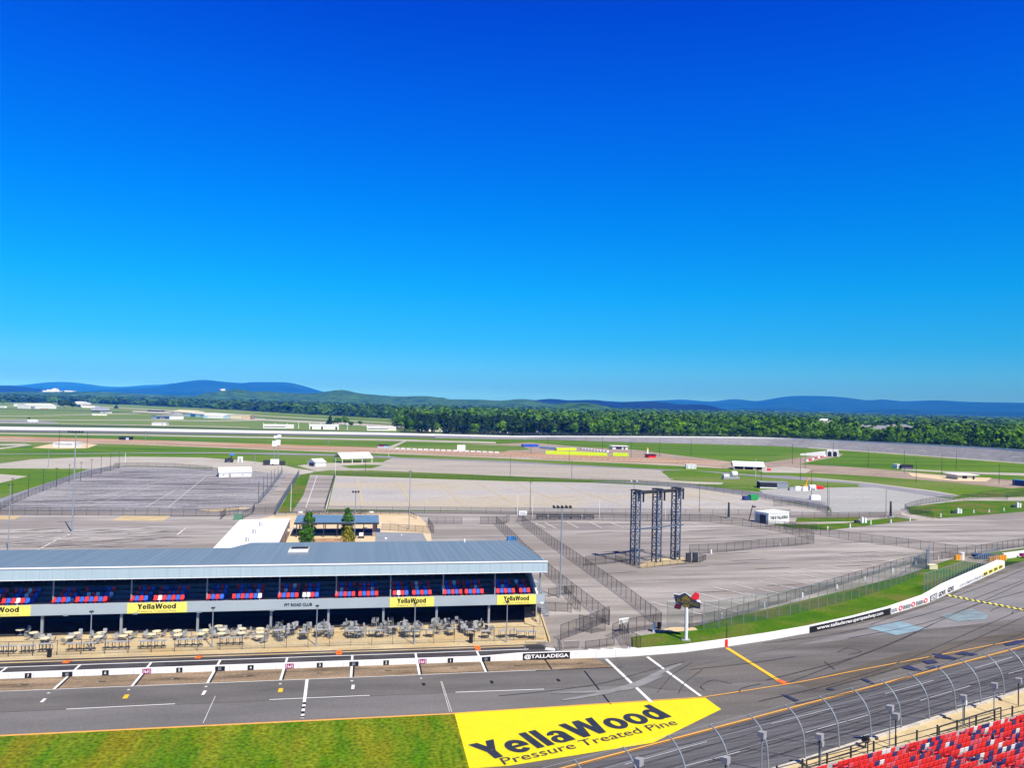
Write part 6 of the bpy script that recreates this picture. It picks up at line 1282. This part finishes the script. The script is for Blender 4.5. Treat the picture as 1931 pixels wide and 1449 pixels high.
bldg('blue_booth', 'blue booth with dark roof and red sign near the row of white blocks', 'booth', (712, 845.5), (729, 846), 840, 6, 'flat', 'blblue', 'darkwall', ov=.4, feats=[('sign', .1, .7, .55, .95, 'red')])
bldg('blue_booth', 'dark and light blue booth on the infield far left', 'booth', (224, 830), (243, 830.5), 825, 6, 'flat', 'darkwall', 'darkwall', ov=.2, feats=[('panel', .7, .99, .02, .95, 'blblue')])
bldg('white_box', 'white box container beside the boom lift behind the left lot', 'container', (448, 873), (457.5, 873), 863.5, 3, 'flat', 'bwhite', 'bwhite', ov=.05, feats=[('door', .3, .7, .05, .9, 'greyconc')])
b = G(862, 852.3); t = thing('signboard', 'white signboard in the middle of the row of white blocks', 'sign', (b[0], b[1], 0)); part('board', MB().box(0, 5.5, -.2, .2, .6, 4.6), K['white'], t); part('post', MB().box(.3, .6, .2, .5, 0, 4).box(4.9, 5.2, .2, .5, 0, 4), K['steel'], t)
b = G(986, 977); t = thing('signboard', 'white signboard with small print at the top of the walkway', 'sign', (b[0], b[1], 0)); hh = zt(b, 964); part('board', MB().box(-1.2, 1.2, -.1, .1, hh*.35, hh), K['white'], t); part('post', MB().box(-1.1, -.95, .1, .25, 0, hh).box(.95, 1.1, .1, .25, 0, hh), K['steel'], t); part('print', MB().box(-.9, .9, -.13, -.1, hh*.75, hh*.82).box(-.9, .6, -.13, -.1, hh*.6, hh*.66), K['steel'], t)
# tunnel portal
b = G(1558, 861); b2 = G(1581, 862); L = np.linalg.norm((b2-b)[:2]); rz = math.atan2(b2[1]-b[1], b2[0]-b[0]); h = zt(b, 848.5); t = thing('tunnel_portal', 'white concrete tunnel portal with two dark arches under the banked turn', 'tunnel', (b[0], b[1], 0), rz)
part('portal_wall', MB().add([(-.5, 0, 0), (L+.8, 0, 0), (L, 0, h), (.5, 0, h), (-.5, 6, 0), (L+.8, 6, 0), (L, 6, h), (.5, 6, h)], [(0, 1, 2, 3), (7, 6, 5, 4), (0, 3, 7, 4), (1, 5, 6, 2), (3, 2, 6, 7)]), K['white'], t)
for x in (.12, .56):
    n = 10; pts = [(L*x, 0), (L*(x+.32), 0)]+[(L*(x+.16)+L*.16*math.cos(math.pi*k/n), h*.45+h*.32*math.sin(math.pi*k/n)) for k in range(n+1)]
    part('arch_opening', MB().add([(p[0], -.06, p[1]) for p in pts], [tuple(range(len(pts)))]), K['black'], t)
part('wing_wall', MB().hexa([(-18, -3, 0), (-.5, 0, 0), (-.5, .5, 0), (-18, -2.5, 0)], [(-18, -3, 1.2), (-.5, 0, h*.8), (-.5, .5, h*.8), (-18, -2.5, 1.2)]), K['white'], t)
for i in range(7):
    b = G(1522+i*5.5, 870.5-i*1.5); single('traffic_barrier', MB().hexa([(-1.2, -.4, 0), (1.2, -.4, 0), (1.2, .4, 0), (-1.2, .4, 0)], [(-1.1, -.15, 1.1), (1.1, -.15, 1.1), (1.1, .15, 1.1), (-1.1, .15, 1.1)]), K['red' if i % 2 else 'white'], '%s barrier, %s up the tunnel access road' % ('red' if i % 2 else 'white', ORD[i]), 'barrier', 'red and white barriers on the tunnel road', (b[0], b[1], 0), .5)
# rows of lime, blue and white barrier modules by the campsite
def modules(name, label, cat, x0, y0, x1, y1, pyt, n, m, depth, group):
    A, B = G(x0, y0), G(x1, y1); h = max(1.2, zt(A, pyt)); rz = math.atan2(B[1]-A[1], B[0]-A[0]); L = np.linalg.norm((B-A)[:2]); w = L/n
    fl = .66 if m == 'white' else .94; mb = MB().box(0, w*fl, 0, depth, .15, h).box(w*.1, w*.25, .1, depth-.1, 0, .15).box(w*.45, w*.6, .1, depth-.1, 0, .15); me = mesh(name, mb, K[m])
    for i in range(n):
        p = A+(B-A)*i/n; o = part(name, me); tag(o, label % ORD[i], cat, group); o.location = (p[0], p[1], 0); o.rotation_euler = (0, 0, rz)
    return h
modules('foam_barrier', 'lime yellow barrier module in the long front row, %s from the left', 'barrier', 1029, 857, 1145, 861, 851, 18, 'lime', 3.0, 'lime barrier modules of the long front row')
modules('foam_barrier', 'lime yellow barrier module in the short rear row, %s from the left', 'barrier', 1050, 850.5, 1087, 850.5, 845.5, 8, 'lime', 3.0, 'lime barrier modules of the short rear row')
modules('foam_barrier', 'lime yellow barrier module in the right group, %s from the left', 'barrier', 1156, 861, 1185, 862, 854.5, 6, 'lime', 3.0, 'lime barrier modules of the right group')
modules('crate_stack', 'dark blue crate stack behind the campsite, %s from the left', 'crate', 986, 843.5, 1016, 843.5, 838.5, 6, 'bluec', 3.0, 'dark blue crate stacks')
modules('crate_stack', 'pale blue crate stack behind the campsite, %s from the left', 'crate', 1017, 846.5, 1049, 849, 842.0, 8, 'greycrate', 3.0, 'pale blue crate stacks')
modules('white_crate', 'white crate in the slanting row behind the lime barriers, %s from the left', 'crate', 1094, 848, 1146, 854, 846.5, 9, 'white', 2.0, 'white crates behind the lime barriers')
modules('white_block', 'low white block in the long row on the infield, %s from the left', 'barrier', 745, 848, 944, 855.8, 845.7, 18, 'white', 1.2, 'low white blocks on the infield')
for i, (x0, x1, y) in enumerate([(1500, 1513, 926), (1514, 1525, 926.5), (1530, 1549, 943.5)]):
    A, B = G(x0, y), G(x1, y+.3); single('concrete_block', MB().box(0, B[0]-A[0], 0, 1.5, 0, 1.6).box(.3, B[0]-A[0]-.3, .2, 1.3, 1.6, 1.8), K['white'], ['low white block at the left of the pile in the right pale lot', 'low white block right of centre of the pile in the right pale lot', 'white block at the foot of the dark pole on the right pale lot'][i], 'block', None, (A[0], A[1], 0))
b = G(1531, 924.5); single('tank', MB().bar((-1.4, 0, 1.2), (1.4, 0, 1.2), 1.0, 10).box(-1.5, -1, -1, 1, 0, .6).box(1, 1.5, -1, 1, 0, .6), K['white'], 'white rounded tank beside the white blocks in the right pale lot', 'tank', None, (b[0], b[1], 0))
b = G(1539, 923.5); single('red_machine', MB().box(0, 3, 0, 1.6, .3, 1.5).box(3, 4, .2, 1.4, .2, .9).disc((.6, .8), .5, 0, .4), K['red'], 'small red machine right of the white tank', 'machine', None, (b[0], b[1], 0))
b = G(1517, 922); single('yellow_lift', MB().box(0, 2.4, 0, 1.5, .3, 1.4).bar((1, .7, 1.4), (2.2, .7, 4.6), .2).bar((2.2, .7, 4.6), (3.2, .7, 3.2), .15), K['amber'], 'small yellow boom machine behind the white blocks', 'machine', None, (b[0], b[1], 0))
b = G(1494, 926); single('green_box', MB().box(-1.2, 1.2, 0, 1.4, 0, 1.3).box(-1.0, 1.0, .1, 1.3, 1.3, 1.4), K['greyconc'], 'grey-green box at the left end of the white blocks', 'box', None, (b[0], b[1], 0))
# green skip, green transformer, boom lift, light tower, silver machine
b = G(1405, 944.5); t = thing('dumpster', 'bright green dumpster with dark left part on the edge of the big pale lot', 'dumpster', (b[0], b[1], 0)); part('bin', MB().hexa([(2.4, 0, .2), (5.2, 0, .2), (5.2, 2, .2), (2.4, 2, .2)], [(2.2, -.2, 1.9), (5.4, -.2, 1.9), (5.4, 2.2, 1.9), (2.2, 2.2, 1.9)]), K['dgreen'], t); part('dark_bin', MB().box(-.2, 2.0, 0, 2, .1, 1.5), K['navyc'], t); part('lid', MB().box(2.2, 5.4, -.2, 2.2, 1.91, 2.0), K['dgreen'], t)
b = G(449, 981.5); t = thing('transformer', 'green electrical transformer box behind the white roofed building', 'transformer', (b[0], b[1], 0)); part('cabinet', MB().box(-1.1, 1.1, -.7, .7, .1, 1.7), mat('muted_green_metal', (.10, .22, .14), .7), t); part('pad', MB().box(-1.4, 1.4, -1, 1, 0, .1), K['greyconc'], t)
b = G(432, 872.5); t = thing('boom_lift', 'boom lift with raised arm and blue basket behind the left lot', 'machine', (b[0], b[1], 0)); h = zt(b, 856); part('chassis', MB().box(-2, 2, -1, 1, .6, 1.9).disc((-1.4, -1), .7, 0, .7).disc((1.4, -1), .7, 0, .7), K['darksteel'], t); part('arm', MB().bar((-1, 0, 1.8), (1.2, 0, h*.55), .3).bar((1.2, 0, h*.55), (1.2, 0, h-.6), .25), K['darksteel'], t); part('basket', MB().box(.2, 2.6, -.7, .7, h-.9, h), K['bblue'], t)
for i, (px, yt) in enumerate([(517, 822), (524, 820)]):
    b = G(px, 872); h = zt(b, yt); t = thing('light_tower', ['left', 'right'][i]+' mast of the portable light towers with white panels by the inner road', 'light tower', (b[0], b[1], 0)); part('mast', MB().bar((0, 0, 0), (0, 0, h), .16, 6), K['galv'], t)
    for j, z in enumerate((h-.6, h-3.4, h-4.8)): part('panel', MB().box(-1.3 if j else -.5, 1.3 if j == 0 else 1.0, -.25, .25, z-.7, z+.6), K['white'], t)
b = G(518, 878); t = thing('generator', 'pale generator trailer beneath the light tower masts', 'generator', (b[0], b[1], 0)); part('housing', MB().box(-2, 2, -1.2, 1.2, .6, 3.0), K['white'], t); part('wheel', MB().bar((-1, -1.25, .4), (-1, 1.25, .4), .4, 10), K['black'], t); part('side_rack', MB().box(-5.5, -2.4, -.8, .8, .1, 2.6), K['darksteel'], t); part('side_rack', MB().box(2.4, 5, -.8, .8, .1, 2.2), K['darksteel'], t)
b = G(1383, 904.5); t = thing('pump_machine', 'pale machine with round white tank on the grass island', 'machine', (b[0], b[1], 0)); part('tank', MB().bar((-1, 0, 2.6), (1.6, 0, 2.6), 1.3, 12), K['white'], t); part('base', MB().box(-5.5, 2.6, -1.1, 1.1, .2, 1.3), K['greyconc'], t); part('cabinet', MB().box(-5.3, -2.6, -1.2, 1.2, 1.31, 2.4), K['white'], t)
# far gravel: amber barrels at the pit exit
for i, (px, py) in enumerate([(1803, 1057), (1808, 1056.4)]+[(1866+j*4.8, 1060-j*.6) for j in range(7)]):
    b = G(px, py); single('barrel', MB().disc((0, 0), .38, 0, 1.15, 10).disc((0, 0), .41, .35, .43, 10).disc((0, 0), .41, .75, .83, 10), K['amber'], 'amber sand barrel, %s' % (['left one of the pair by the fence end', 'right one of the pair by the fence end'][i] if i < 2 else '%s of the row in the wall gap' % ORD[i-2]), 'barrel', 'amber barrels at the pit exit', (b[0], b[1], 0))
b = G(1814, 1056.5); single('white_barrel', MB().disc((0, 0), .5, 0, 1.6, 10).disc((0, 0), .54, 1.5, 1.7, 10), K['white'], 'white barrel beside the pair of amber barrels', 'barrel', None, (b[0], b[1], 0))
b = G(1856, 1055); single('blue_skip', MB().hexa([(-2.2, -.8, .1), (2.0, -.8, .1), (2.0, .8, .1), (-2.2, .8, .1)], [(-2.8, -1, 1.1), (2.2, -1, 1.1), (2.2, 1, 1.1), (-2.8, 1, 1.1)]), K['navyc'], 'low dark blue skip left of the amber barrel row', 'skip', None, (b[0], b[1], 0))
b = G(1757, 1074); single('sand_box', MB().box(-1, 1, -.6, .6, 0, .9).box(-1.05, 1.05, -.65, .65, .9, 1.0), K['cream'], 'small cream box on the grass at the end of the tall fence', 'box', None, (b[0], b[1], 0))
for i in range(5): 
    px = [1022, 1046, 1067, 1086, 1110][i]; b = G(px, 979.5); t = thing('bleacher_bench', 'low dark bench by the far fence of the tower lot, %s from the left' % ORD[i], 'bench', (b[0], b[1], 0), 0, 'dark benches by the far fence'); part('seat', MB().box(-1.7, 1.7, -.4, .4, .55, .75), K['darksteel'], t); part('leg', MB().box(-1.5, -1.3, -.3, .3, 0, .55), K['darksteel'], t); part('leg', MB().box(1.3, 1.5, -.3, .3, 0, .55), K['darksteel'], t); part('backrest', MB().box(-1.7, 1.7, .3, .4, .9, 1.25), K['darksteel'], t)
# ================================================================ behind the club: white roofed shop, pavilion, shed
t = thing('flat_roofed_shop', 'flat white roofed building with three small vents behind the club roof', 'building', (-29, 161, 0))
z = 4.0; P = [(.1, -6), (-.6, 37.7), (11.0, 40), (12.2, -6)]
part('wall', MB().prism([(p[0]*.985+.1, p[1]) for p in P][::-1], 0, z-.2), K['claydark'], t); part('roof', MB().prism(P[::-1], z-.195, z), K['whiteroof'], t)
for (x, y) in [(5.2, 8), (5.2, 18), (5.3, 28)]: part('roof_vent', MB().bar((x, y, z), (x, y, z+.7), .14, 8).bar((x+.5, y, z), (x+.5, y, z+.8), .10, 8).disc((x, y), .25, z+.7, z+.8, 8), K['steel'], t)
part('wall_lamp', MB().box(11.9, 12.3, 10, 10.5, 2.4, 2.9).box(11.4, 11.8, 30, 30.5, 2.4, 2.9), K['white'], t)
for y in (4, 14, 26): part('door', MB().box(11.75-.03*y, 12.1-.03*y, y, y+1.2, 0, 2.3), K['darksteel'], t)
t = thing('courtyard_pavilion', 'long open pavilion with blue metal roof and letters standing along its far edge', 'pavilion', (-16.6, 196, 0))
L = 20.3; hr = 3.5
part('roof', MB().hexa([(0, 0, hr), (L, -.5, hr), (L, 9.2, hr+.5), (0, 9.8, hr+.5)], [(0, 0, hr+.15), (L, -.5, hr+.15), (L, 9.2, hr+.65), (0, 9.8, hr+.65)]), mat('blue_pavilion_roof', (.10, .19, .31), .5, (.13, .23, .35), .5), t)
part('fascia', MB().hexa([(-.05, -.12, hr-.25), (L, -.62, hr-.25), (L, -.52, hr-.25), (-.05, -.02, hr-.25)], [(-.05, -.12, hr+.2), (L, -.62, hr+.2), (L, -.52, hr+.2), (-.05, -.02, hr+.2)]), K['darksteel'], t)
for i in range(7):
    for y in (.4, 8.6): part('post', MB().box(.5+i*3.2, .7+i*3.2, y, y+.2, 0, hr-.02), K['darksteel'], t)
part('counter', MB().box(-.5, L+.5, 6.5, 7.3, 0, 1.0), K['navyc'], t)
part('lettering', letters('TALLADEGA GARAGE EXPERIENCE', (1.8, 10.0, hr+.9), (15.4, 0, 0), (0, 0, 1.05), bold=.0, depth=.03, un=(0, -1, 0), flip=True), K['darksteel'], t)
mb = MB()
for i in range(12): mb.box(2+i*1.35, 2.06+i*1.35, 9.6, 9.75, hr+.6, hr+.95)
part('letter_rail', mb.box(1.6, 17.4, 9.8, 9.9, hr+.82, hr+.88), K['darksteel'], t)
for x in (1.0, 18.8): part('round_lamp', MB().disc((x-.4, 10.5), .65, hr+1.1, hr+1.35, 12).bar((x-.4, 10.5, hr+.6), (x-.4, 10.5, hr+1.1), .06), K['white'], t)
t = thing('grey_shed', 'low shed with flat grey roof right of the courtyard', 'shed', (2.4, 164, 0)); part('wall', MB().prism([(.2, .2), (11.1, .2), (10.8, 16.8), (.4, 18.4)], 0, 3.3), K['bwhite'], t); part('roof', MB().prism([(0, 0), (11.3, 0), (11.0, 17.0), (.3, 18.7)], 3.302, 3.5), K['greyroof'], t); part('roof_vent', MB().disc((2.4, 9.5), .3, 3.5, 3.8, 8), K['white'], t); part('roof_vent', MB().disc((6, 14), .15, 3.5, 3.75, 8), K['white'], t)
b = G(681, 1016); t = thing('patio_heater_box', 'small white and black kiosk on the courtyard right of the olive tree', 'kiosk', (b[0], b[1], 0)); part('body', MB().box(-.7, .7, -.4, .4, 0, 1.0), K['darksteel'], t); part('panel', MB().box(-.5, .5, -.46, -.41, .6, 1.5), K['white'], t)
b = G(706, 1012); single('brick_pier', MB().box(-.5, .5, -.5, .5, 0, 3.0).box(-.6, .6, -.6, .6, 3.0, 3.15), K['claydark'], 'dark pier between the blue pavilion and the grey roofed shed', 'pier', None, (b[0], b[1], 0))
# ================================================================ backstretch: wall, suites
bw = [(-300, 797), (-100, 803.5), (0, 811), (250, 813.6), (500, 817.6), (720, 820.6), (960, 825.4)]
P = [tuple(G(*p)[:2]) for p in bw]; single('backstretch_wall', wallrun(P, [2.7, 2.7, 2.7, 2.7, 2.5, 2.2, 1.7], 1.2), K['wallwhite'], 'white wall along the whole backstretch on the left', 'wall')
b1 = G(415, 816.2); b2 = G(460, 817.0); 
mb = MB(); ww = wallrun([tuple(p[:2]) for p in BANK_OUT[3:]], [1.1]*len(BANK_OUT[3:]), 1.0)
nb = len(BANK_OUT[3:]); mb.v = [(v[0], v[1], v[2]+BANK_OUT[3+i//4][2]+(.0 if v[2] > .01 else -.1)) for i, v in enumerate(ww.v)]; mb.f = ww.f
single('turn_wall', mb, K['wallwhite'], 'white wall along the top rim of the banked turn', 'wall')
t = thing('turn_fence', 'fence of thin posts above the rim wall of the banked turn', 'fence', (0, 0, 0)); mb = MB(); pm = MB()
for i, p in enumerate(BANK_OUT[3:]):
    q = BANK_OUT[min(3+i+1, len(BANK_OUT)-1)]
    for f in (0, .25, .5, .75): s = p*(1-f)+q*f+np.array([0, 1.2, 0]); mb.bar((s[0], s[1], s[2]+.5), (s[0], s[1], s[2]+4.6), .09, 4)
    pm.quad((p[0], p[1]+1.2, p[2]+1), (q[0], q[1]+1.2, q[2]+1), (q[0], q[1]+1.2, q[2]+4.6), (p[0], p[1]+1.2, p[2]+4.6))
o = part('posts', mb, K['darksteel'], t); o['kind'] = 'stuff'; part('mesh_panel', pm, K['catchmesh'], t)
for i, (x0, x1, yb, yt, kind) in enumerate([(496, 554, 808, 802.5, 0), (583, 639, 810, 802.5, 1), (692, 747, 812.3, 806.5, 0), (792, 845, 814, 807.5, 1), (896, 948, 815.8, 810, 0), (974, 1024, 817.6, 811.6, 1)]):
    t, L, h, rz = bldg('trackside_suite', 'white trackside suite with %s, %s from the left' % (['a long dark window band', 'dark doorways in a plain front'][kind], ORD[i]), 'building', (x0, yb), (x1, yb+.8), yt, 8, 'flat', 'bwhite', 'bwhite', ov=.3, group='trackside suites beyond the backstretch', feats=[('window_band', .03, .72, .42, .62, 'darkwall'), ('sign_panel', .75, .97, .1, .35, 'cream')] if kind == 0 else [('door', .04, .09, 0, .7, 'black'), ('door', .40, .46, 0, .7, 'black'), ('door', .88, .94, 0, .7, 'black')])
    for j in range(6): part('roof_post', MB().box(L*(j+.02)/5.2, L*(j+.02)/5.2+.5, .5, 1, h+.28, h+(2.6 if j % 2 == 0 else 1.4)), K['white'], t)
    part('parapet', MB().box(0, L, 7.4, 7.7, h+.28, h+1.0), K['bwhite'], t)
for i, (x, y) in enumerate([(783, 814), (871, 815.5), (957, 817), (1010, 818), (563, 808), (655, 811)]):
    b = G(x, y); single('white_mast', MB().bar((0, 0, 0), (0, 0, 8), .35, 5, .2).box(-.6, .6, -.6, .6, 0, .5), K['white'], 'slim white mast between the trackside suites, %s' % ['fourth suite left side', 'fourth suite right side', 'fifth suite right side', 'sixth suite middle', 'first suite right side', 'second suite right side'][i], 'mast', None, (b[0], b[1], 0))
# ================================================================ airfield hangars and houses
def hang(label, x0, yb, x1, yb1, yt, depth, roof='flat', wm='bwhite', rm='bwhite', rise=2., feats=(), name='hangar', cat='hangar'):
    return bldg(name, label, cat, (x0, yb), (x1, yb1), yt, depth, roof, wm, rm, rise, feats, .4)
hang('long low white airfield hangar on the left beside the dark oak', 55, 771.3, 106, 771.3, 765.5, 30, 'gable', 'bwhite', 'white', 3.5, [('door', .05, .2, 0, .8, 'steel'), ('red_stripe', .4, .7, .0, .12, 'red')])
hang('small white hangar left of the long white one', 39, 767, 52, 767, 762, 18, 'flat', 'bwhite', 'white', 2, [('door', .3, .6, 0, .7, 'darksteel')])
hang('very low white building at the left edge of the airfield', -30, 769, 13, 769.5, 766, 15, 'flat', 'bwhite', 'white', 2, [('window_band', .1, .9, .4, .7, 'steel')])
hang('white gabled hangar right of the big dark oak', 136, 767.5, 154, 768, 760, 30, 'gable', 'bwhite', 'white', 3, [('door', .5, .9, 0, .6, 'darkwall')])
hang('grey-white wide hangar beside the white gabled hangar', 155, 769.5, 179, 770, 764, 30, 'flat', 'bwhite', 'greyroof', 2, [('door', .05, .95, .1, .55, 'bwhite'), ('roof_band', .0, 1, .75, .98, 'claydark')])
hang('hipped grey roofed clubhouse on the airfield behind the white fence', 172, 777, 206, 777.5, 774.5, 22, 'gable', 'darkwall', 'greyroof', 5, [('window', .2, .8, .2, .7, 'glass')], 'clubhouse', 'house')
hang('small white flat building in front of the grey roofed clubhouse', 189, 779.5, 204, 780, 777, 8, 'flat', 'bwhite', 'white', 1, [('door', .4, .6, 0, .8, 'steel')], 'outbuilding', 'building')
hang('long low grey-white row of stalls in front of the clubhouse', 173, 784, 202, 784.3, 780, 8, 'flat', 'cream', 'greyroof', 1, [('bay', .05, .3, .1, .7, 'bwhite'), ('bay', .37, .62, .1, .7, 'bwhite'), ('bay', .69, .95, .1, .7, 'bwhite')], 'stall_row', 'building')
hang('thin white building in the trees behind the airfield', 155, 753.8, 178, 754, 751.8, 15, 'flat', 'bwhite', 'white', 1, [('door', .4, .5, 0, .8, 'steel')], 'outbuilding', 'building')
hang('white houses at the far left behind the airfield trees, lower one', -10, 752.3, 37, 752.6, 749.8, 20, 'gable', 'bwhite', 'white', 3, [('door', .4, .5, 0, .8, 'steel')], 'farm_building', 'building')
hang('white peaked building at the far left behind the lower white one', 9, 749.5, 27, 749.7, 747, 25, 'gable', 'bwhite', 'white', 4, [('door', .4, .5, 0, .8, 'steel')], 'farm_building', 'building')
hang('white building in the trees left of the white gabled hangar', 66, 754, 78, 754, 751.5, 20, 'flat', 'bwhite', 'white', 3, [('door', .4, .5, 0, .8, 'steel')], 'farm_building', 'building')
hang('white hangar with dark blue open left half on the airfield', 295, 791.5, 346, 791.5, 784.5, 16, 'flat', 'bwhite', 'greyroof', 2, [('open_bay', .0, .47, .1, .85, 'navyc'), ('inner_wall', .12, .32, .1, .6, 'bwhite')])
hang('beige hangar with pale gabled roof behind the blue hangar row', 323, 782, 362, 784, 776.5, 30, 'gable', 'cream', 'cream', 3, [('door', .1, .4, 0, .8, 'bwhite')])
hang('blue and white hangar row with one bright blue door', 345, 785.5, 387, 788, 779.5, 18, 'flat', 'blblue', 'bwhite', 2, [('blue_door', .36, .56, 0, .98, 'bblue'), ('white_door', .58, .76, 0, .9, 'bwhite'), ('white_door', .05, .3, 0, .9, 'bwhite')])
hang('white arched roof hangar at the right of the blue row', 384, 789, 422, 790, 784, 22, 'gable', 'blblue', 'white', 2.2, [('white_front', .2, .98, 0, .95, 'bwhite')])
hang('tall white hangar behind the arched one', 380, 782.5, 427, 786, 779.5, 25, 'flat', 'bwhite', 'white', 2, [('band', .1, .5, .3, .6, 'greyconc')])
hang('beige hangar with paler right half at the end of the hangar line', 433, 790.5, 472, 791.5, 782.5, 16, 'flat', 'claydark', 'cream', 2, [('beige_front', .02, .57, .05, .95, 'cream'), ('pale_front', .58, .99, .0, .97, 'sand')])
hang('low dark roofed shed left of the beige hangars', 278, 776, 300, 777, 773.8, 12, 'flat', 'darkwall', 'greyroof', 2, [('opening', .1, .6, 0, .8, 'black')], 'shed', 'shed')
hang('plain white box building in the grass beyond the backstretch wall', 286, 802.8, 313, 803.3, 797.5, 10, 'flat', 'bwhite', 'bwhite', 1, [('door', .7, .76, 0, .8, 'steel')], 'field_hut', 'hut')
hang('white roofed house in the wood beyond the airfield', 425, 764.5, 437, 764.8, 762, 15, 'gable', 'bwhite', 'white', 4, [('door', .4, .5, 0, .8, 'steel')], 'house', 'house')
b = G(62, 797); single('parked_trailer', MB().box(-5, 5, -1.2, 1.2, .6, 3.0).box(5, 7, -.1, .1, .6, .8).disc((-2, -1.2), .5, 0, .6).disc((2, -1.2), .5, 0, .6), K['white'], 'white parked trailer on the grey pad beyond the backstretch', 'trailer', None, (b[0], b[1], 0))
# distant plant and white quarry heaps above the wood
D = 6500.
def azp(px, py, D):
    d = ray(px, py); hh = math.hypot(d[0], d[1]); return np.array([d[0]/hh*D, d[1]/hh*D, CAMH+D*d[2]/hh])
t = thing('industrial_plant', 'distant white industrial plant with several blocks on the left horizon', 'factory', tuple(azp(108, 742, D)[:2])+(0,), 0)
o_ = azp(108, 742, D)
for x0, x1, yt in [(80, 88, 736.5), (88, 97, 735), (97, 106, 734), (106, 113, 737), (121, 139, 737), (100, 103, 732.5)]:
    a, b = azp(x0, 742, D), azp(x1, 742, D); z = azp((x0+x1)/2, yt, D)[2]; part('block', MB().box(a[0]-o_[0], b[0]-o_[0], (a[1]-o_[1]), (a[1]-o_[1])+60, 0, z), K['white'], t)
a = azp(420, 733.8, 4300); single('water_tank', MB().disc((0, 0), 13, a[2]-9, a[2], 12).disc((0, 0), 5, 0, a[2]-9, 12), K['white'], 'white tank on the wooded rise below the left mountain', 'tank', None, (a[0], a[1], 0))
a = azp(642, 728, 5500); single('radio_mast', MB().bar((0, 0, 0), (0, 0, a[2]), 1.2, 4, .8).box(-3, 3, -3, 3, 0, 5), K['steel'], 'thin radio mast on top of the green wooded hill', 'mast', None, (a[0], a[1], 0))
for i, (x0, x1, yb, pk) in enumerate([(1617, 1636, 808, 801), (1634, 1680, 811, 802), (1672, 1727, 812, 800)]):
    A, B = azp(x0, yb, 1500), azp(x1, yb+.5, 1500); zz = azp((x0+x1)/2, pk, 1500)[2]; w = B[0]-A[0]; mb = MB(); rr = random.Random(i); n = 14; vs = []
    for j in range(n+1):
        f = j/n; x = A[0]+w*f; hz = zz*(.72+.28*math.exp(-((f-.6)/.25)**2))*(1 if 0 < j < n else .6)+rr.uniform(-.8, .3); y = A[1]+(B[1]-A[1])*f
        vs += [(x, y, 0), (x, y+4, hz), (x, y+30, hz*.9), (x, y+60, 0)]
    mb.add(vs, [(4*j+k, 4*j+4+k, 4*j+5+k, 4*j+1+k) for j in range(n) for k in range(3)])
    single('gravel_heap', mb, K['greyconc'], ['leftmost low grey gravel heap rising from the wood on the right', 'middle grey gravel heap rising from the wood on the right', 'largest pale gravel heap with a peak, in the wood on the right'][i], 'heap', 'grey gravel heaps in the wood')
A, B = azp(1537, 793, 1900), azp(1578, 793, 1900); z = azp(1560, 793, 1900)[2]
t = thing('distant_roofs', 'long pale roofed building showing above the wood right of centre', 'building', (A[0], A[1], 0), math.atan2(B[1]-A[1], B[0]-A[0])); L = np.linalg.norm((B-A)[:2]); part('wall', MB().box(0, L, 0, 30, 0, z), K['bwhite'], t); part('roof', MB().hexa([(0, 0, z), (L, 0, z), (L, 30, z), (0, 30, z)], [(L*.3, 12, z+3), (L*.6, 12, z+3), (L*.6, 18, z+3), (L*.3, 18, z+3)]), K['whiteroof'], t)
# ================================================================ haze: one closed box round the camera and the scene
hz = MB().box(-47000, 47000, -400, 47000, -1.0, 480.)
hm = bpy.data.materials.new('haze'); hm.use_nodes = True; n = hm.node_tree; n.nodes.clear(); pv = n.nodes.new('ShaderNodeVolumePrincipled'); ou = n.nodes.new('ShaderNodeOutputMaterial'); n.links.new(pv.outputs[0], ou.inputs['Volume'])
pv.inputs['Color'].default_value = (.012, .21, 1.0, 1); pv.inputs['Absorption Color'].default_value = (1, 1, 1, 1); pv.inputs['Density'].default_value = HAZE; pv.inputs['Anisotropy'].default_value = -.45
o = single('haze', hz, hm, 'thin blue air haze filling the whole view', 'haze'); o['kind'] = 'stuff'
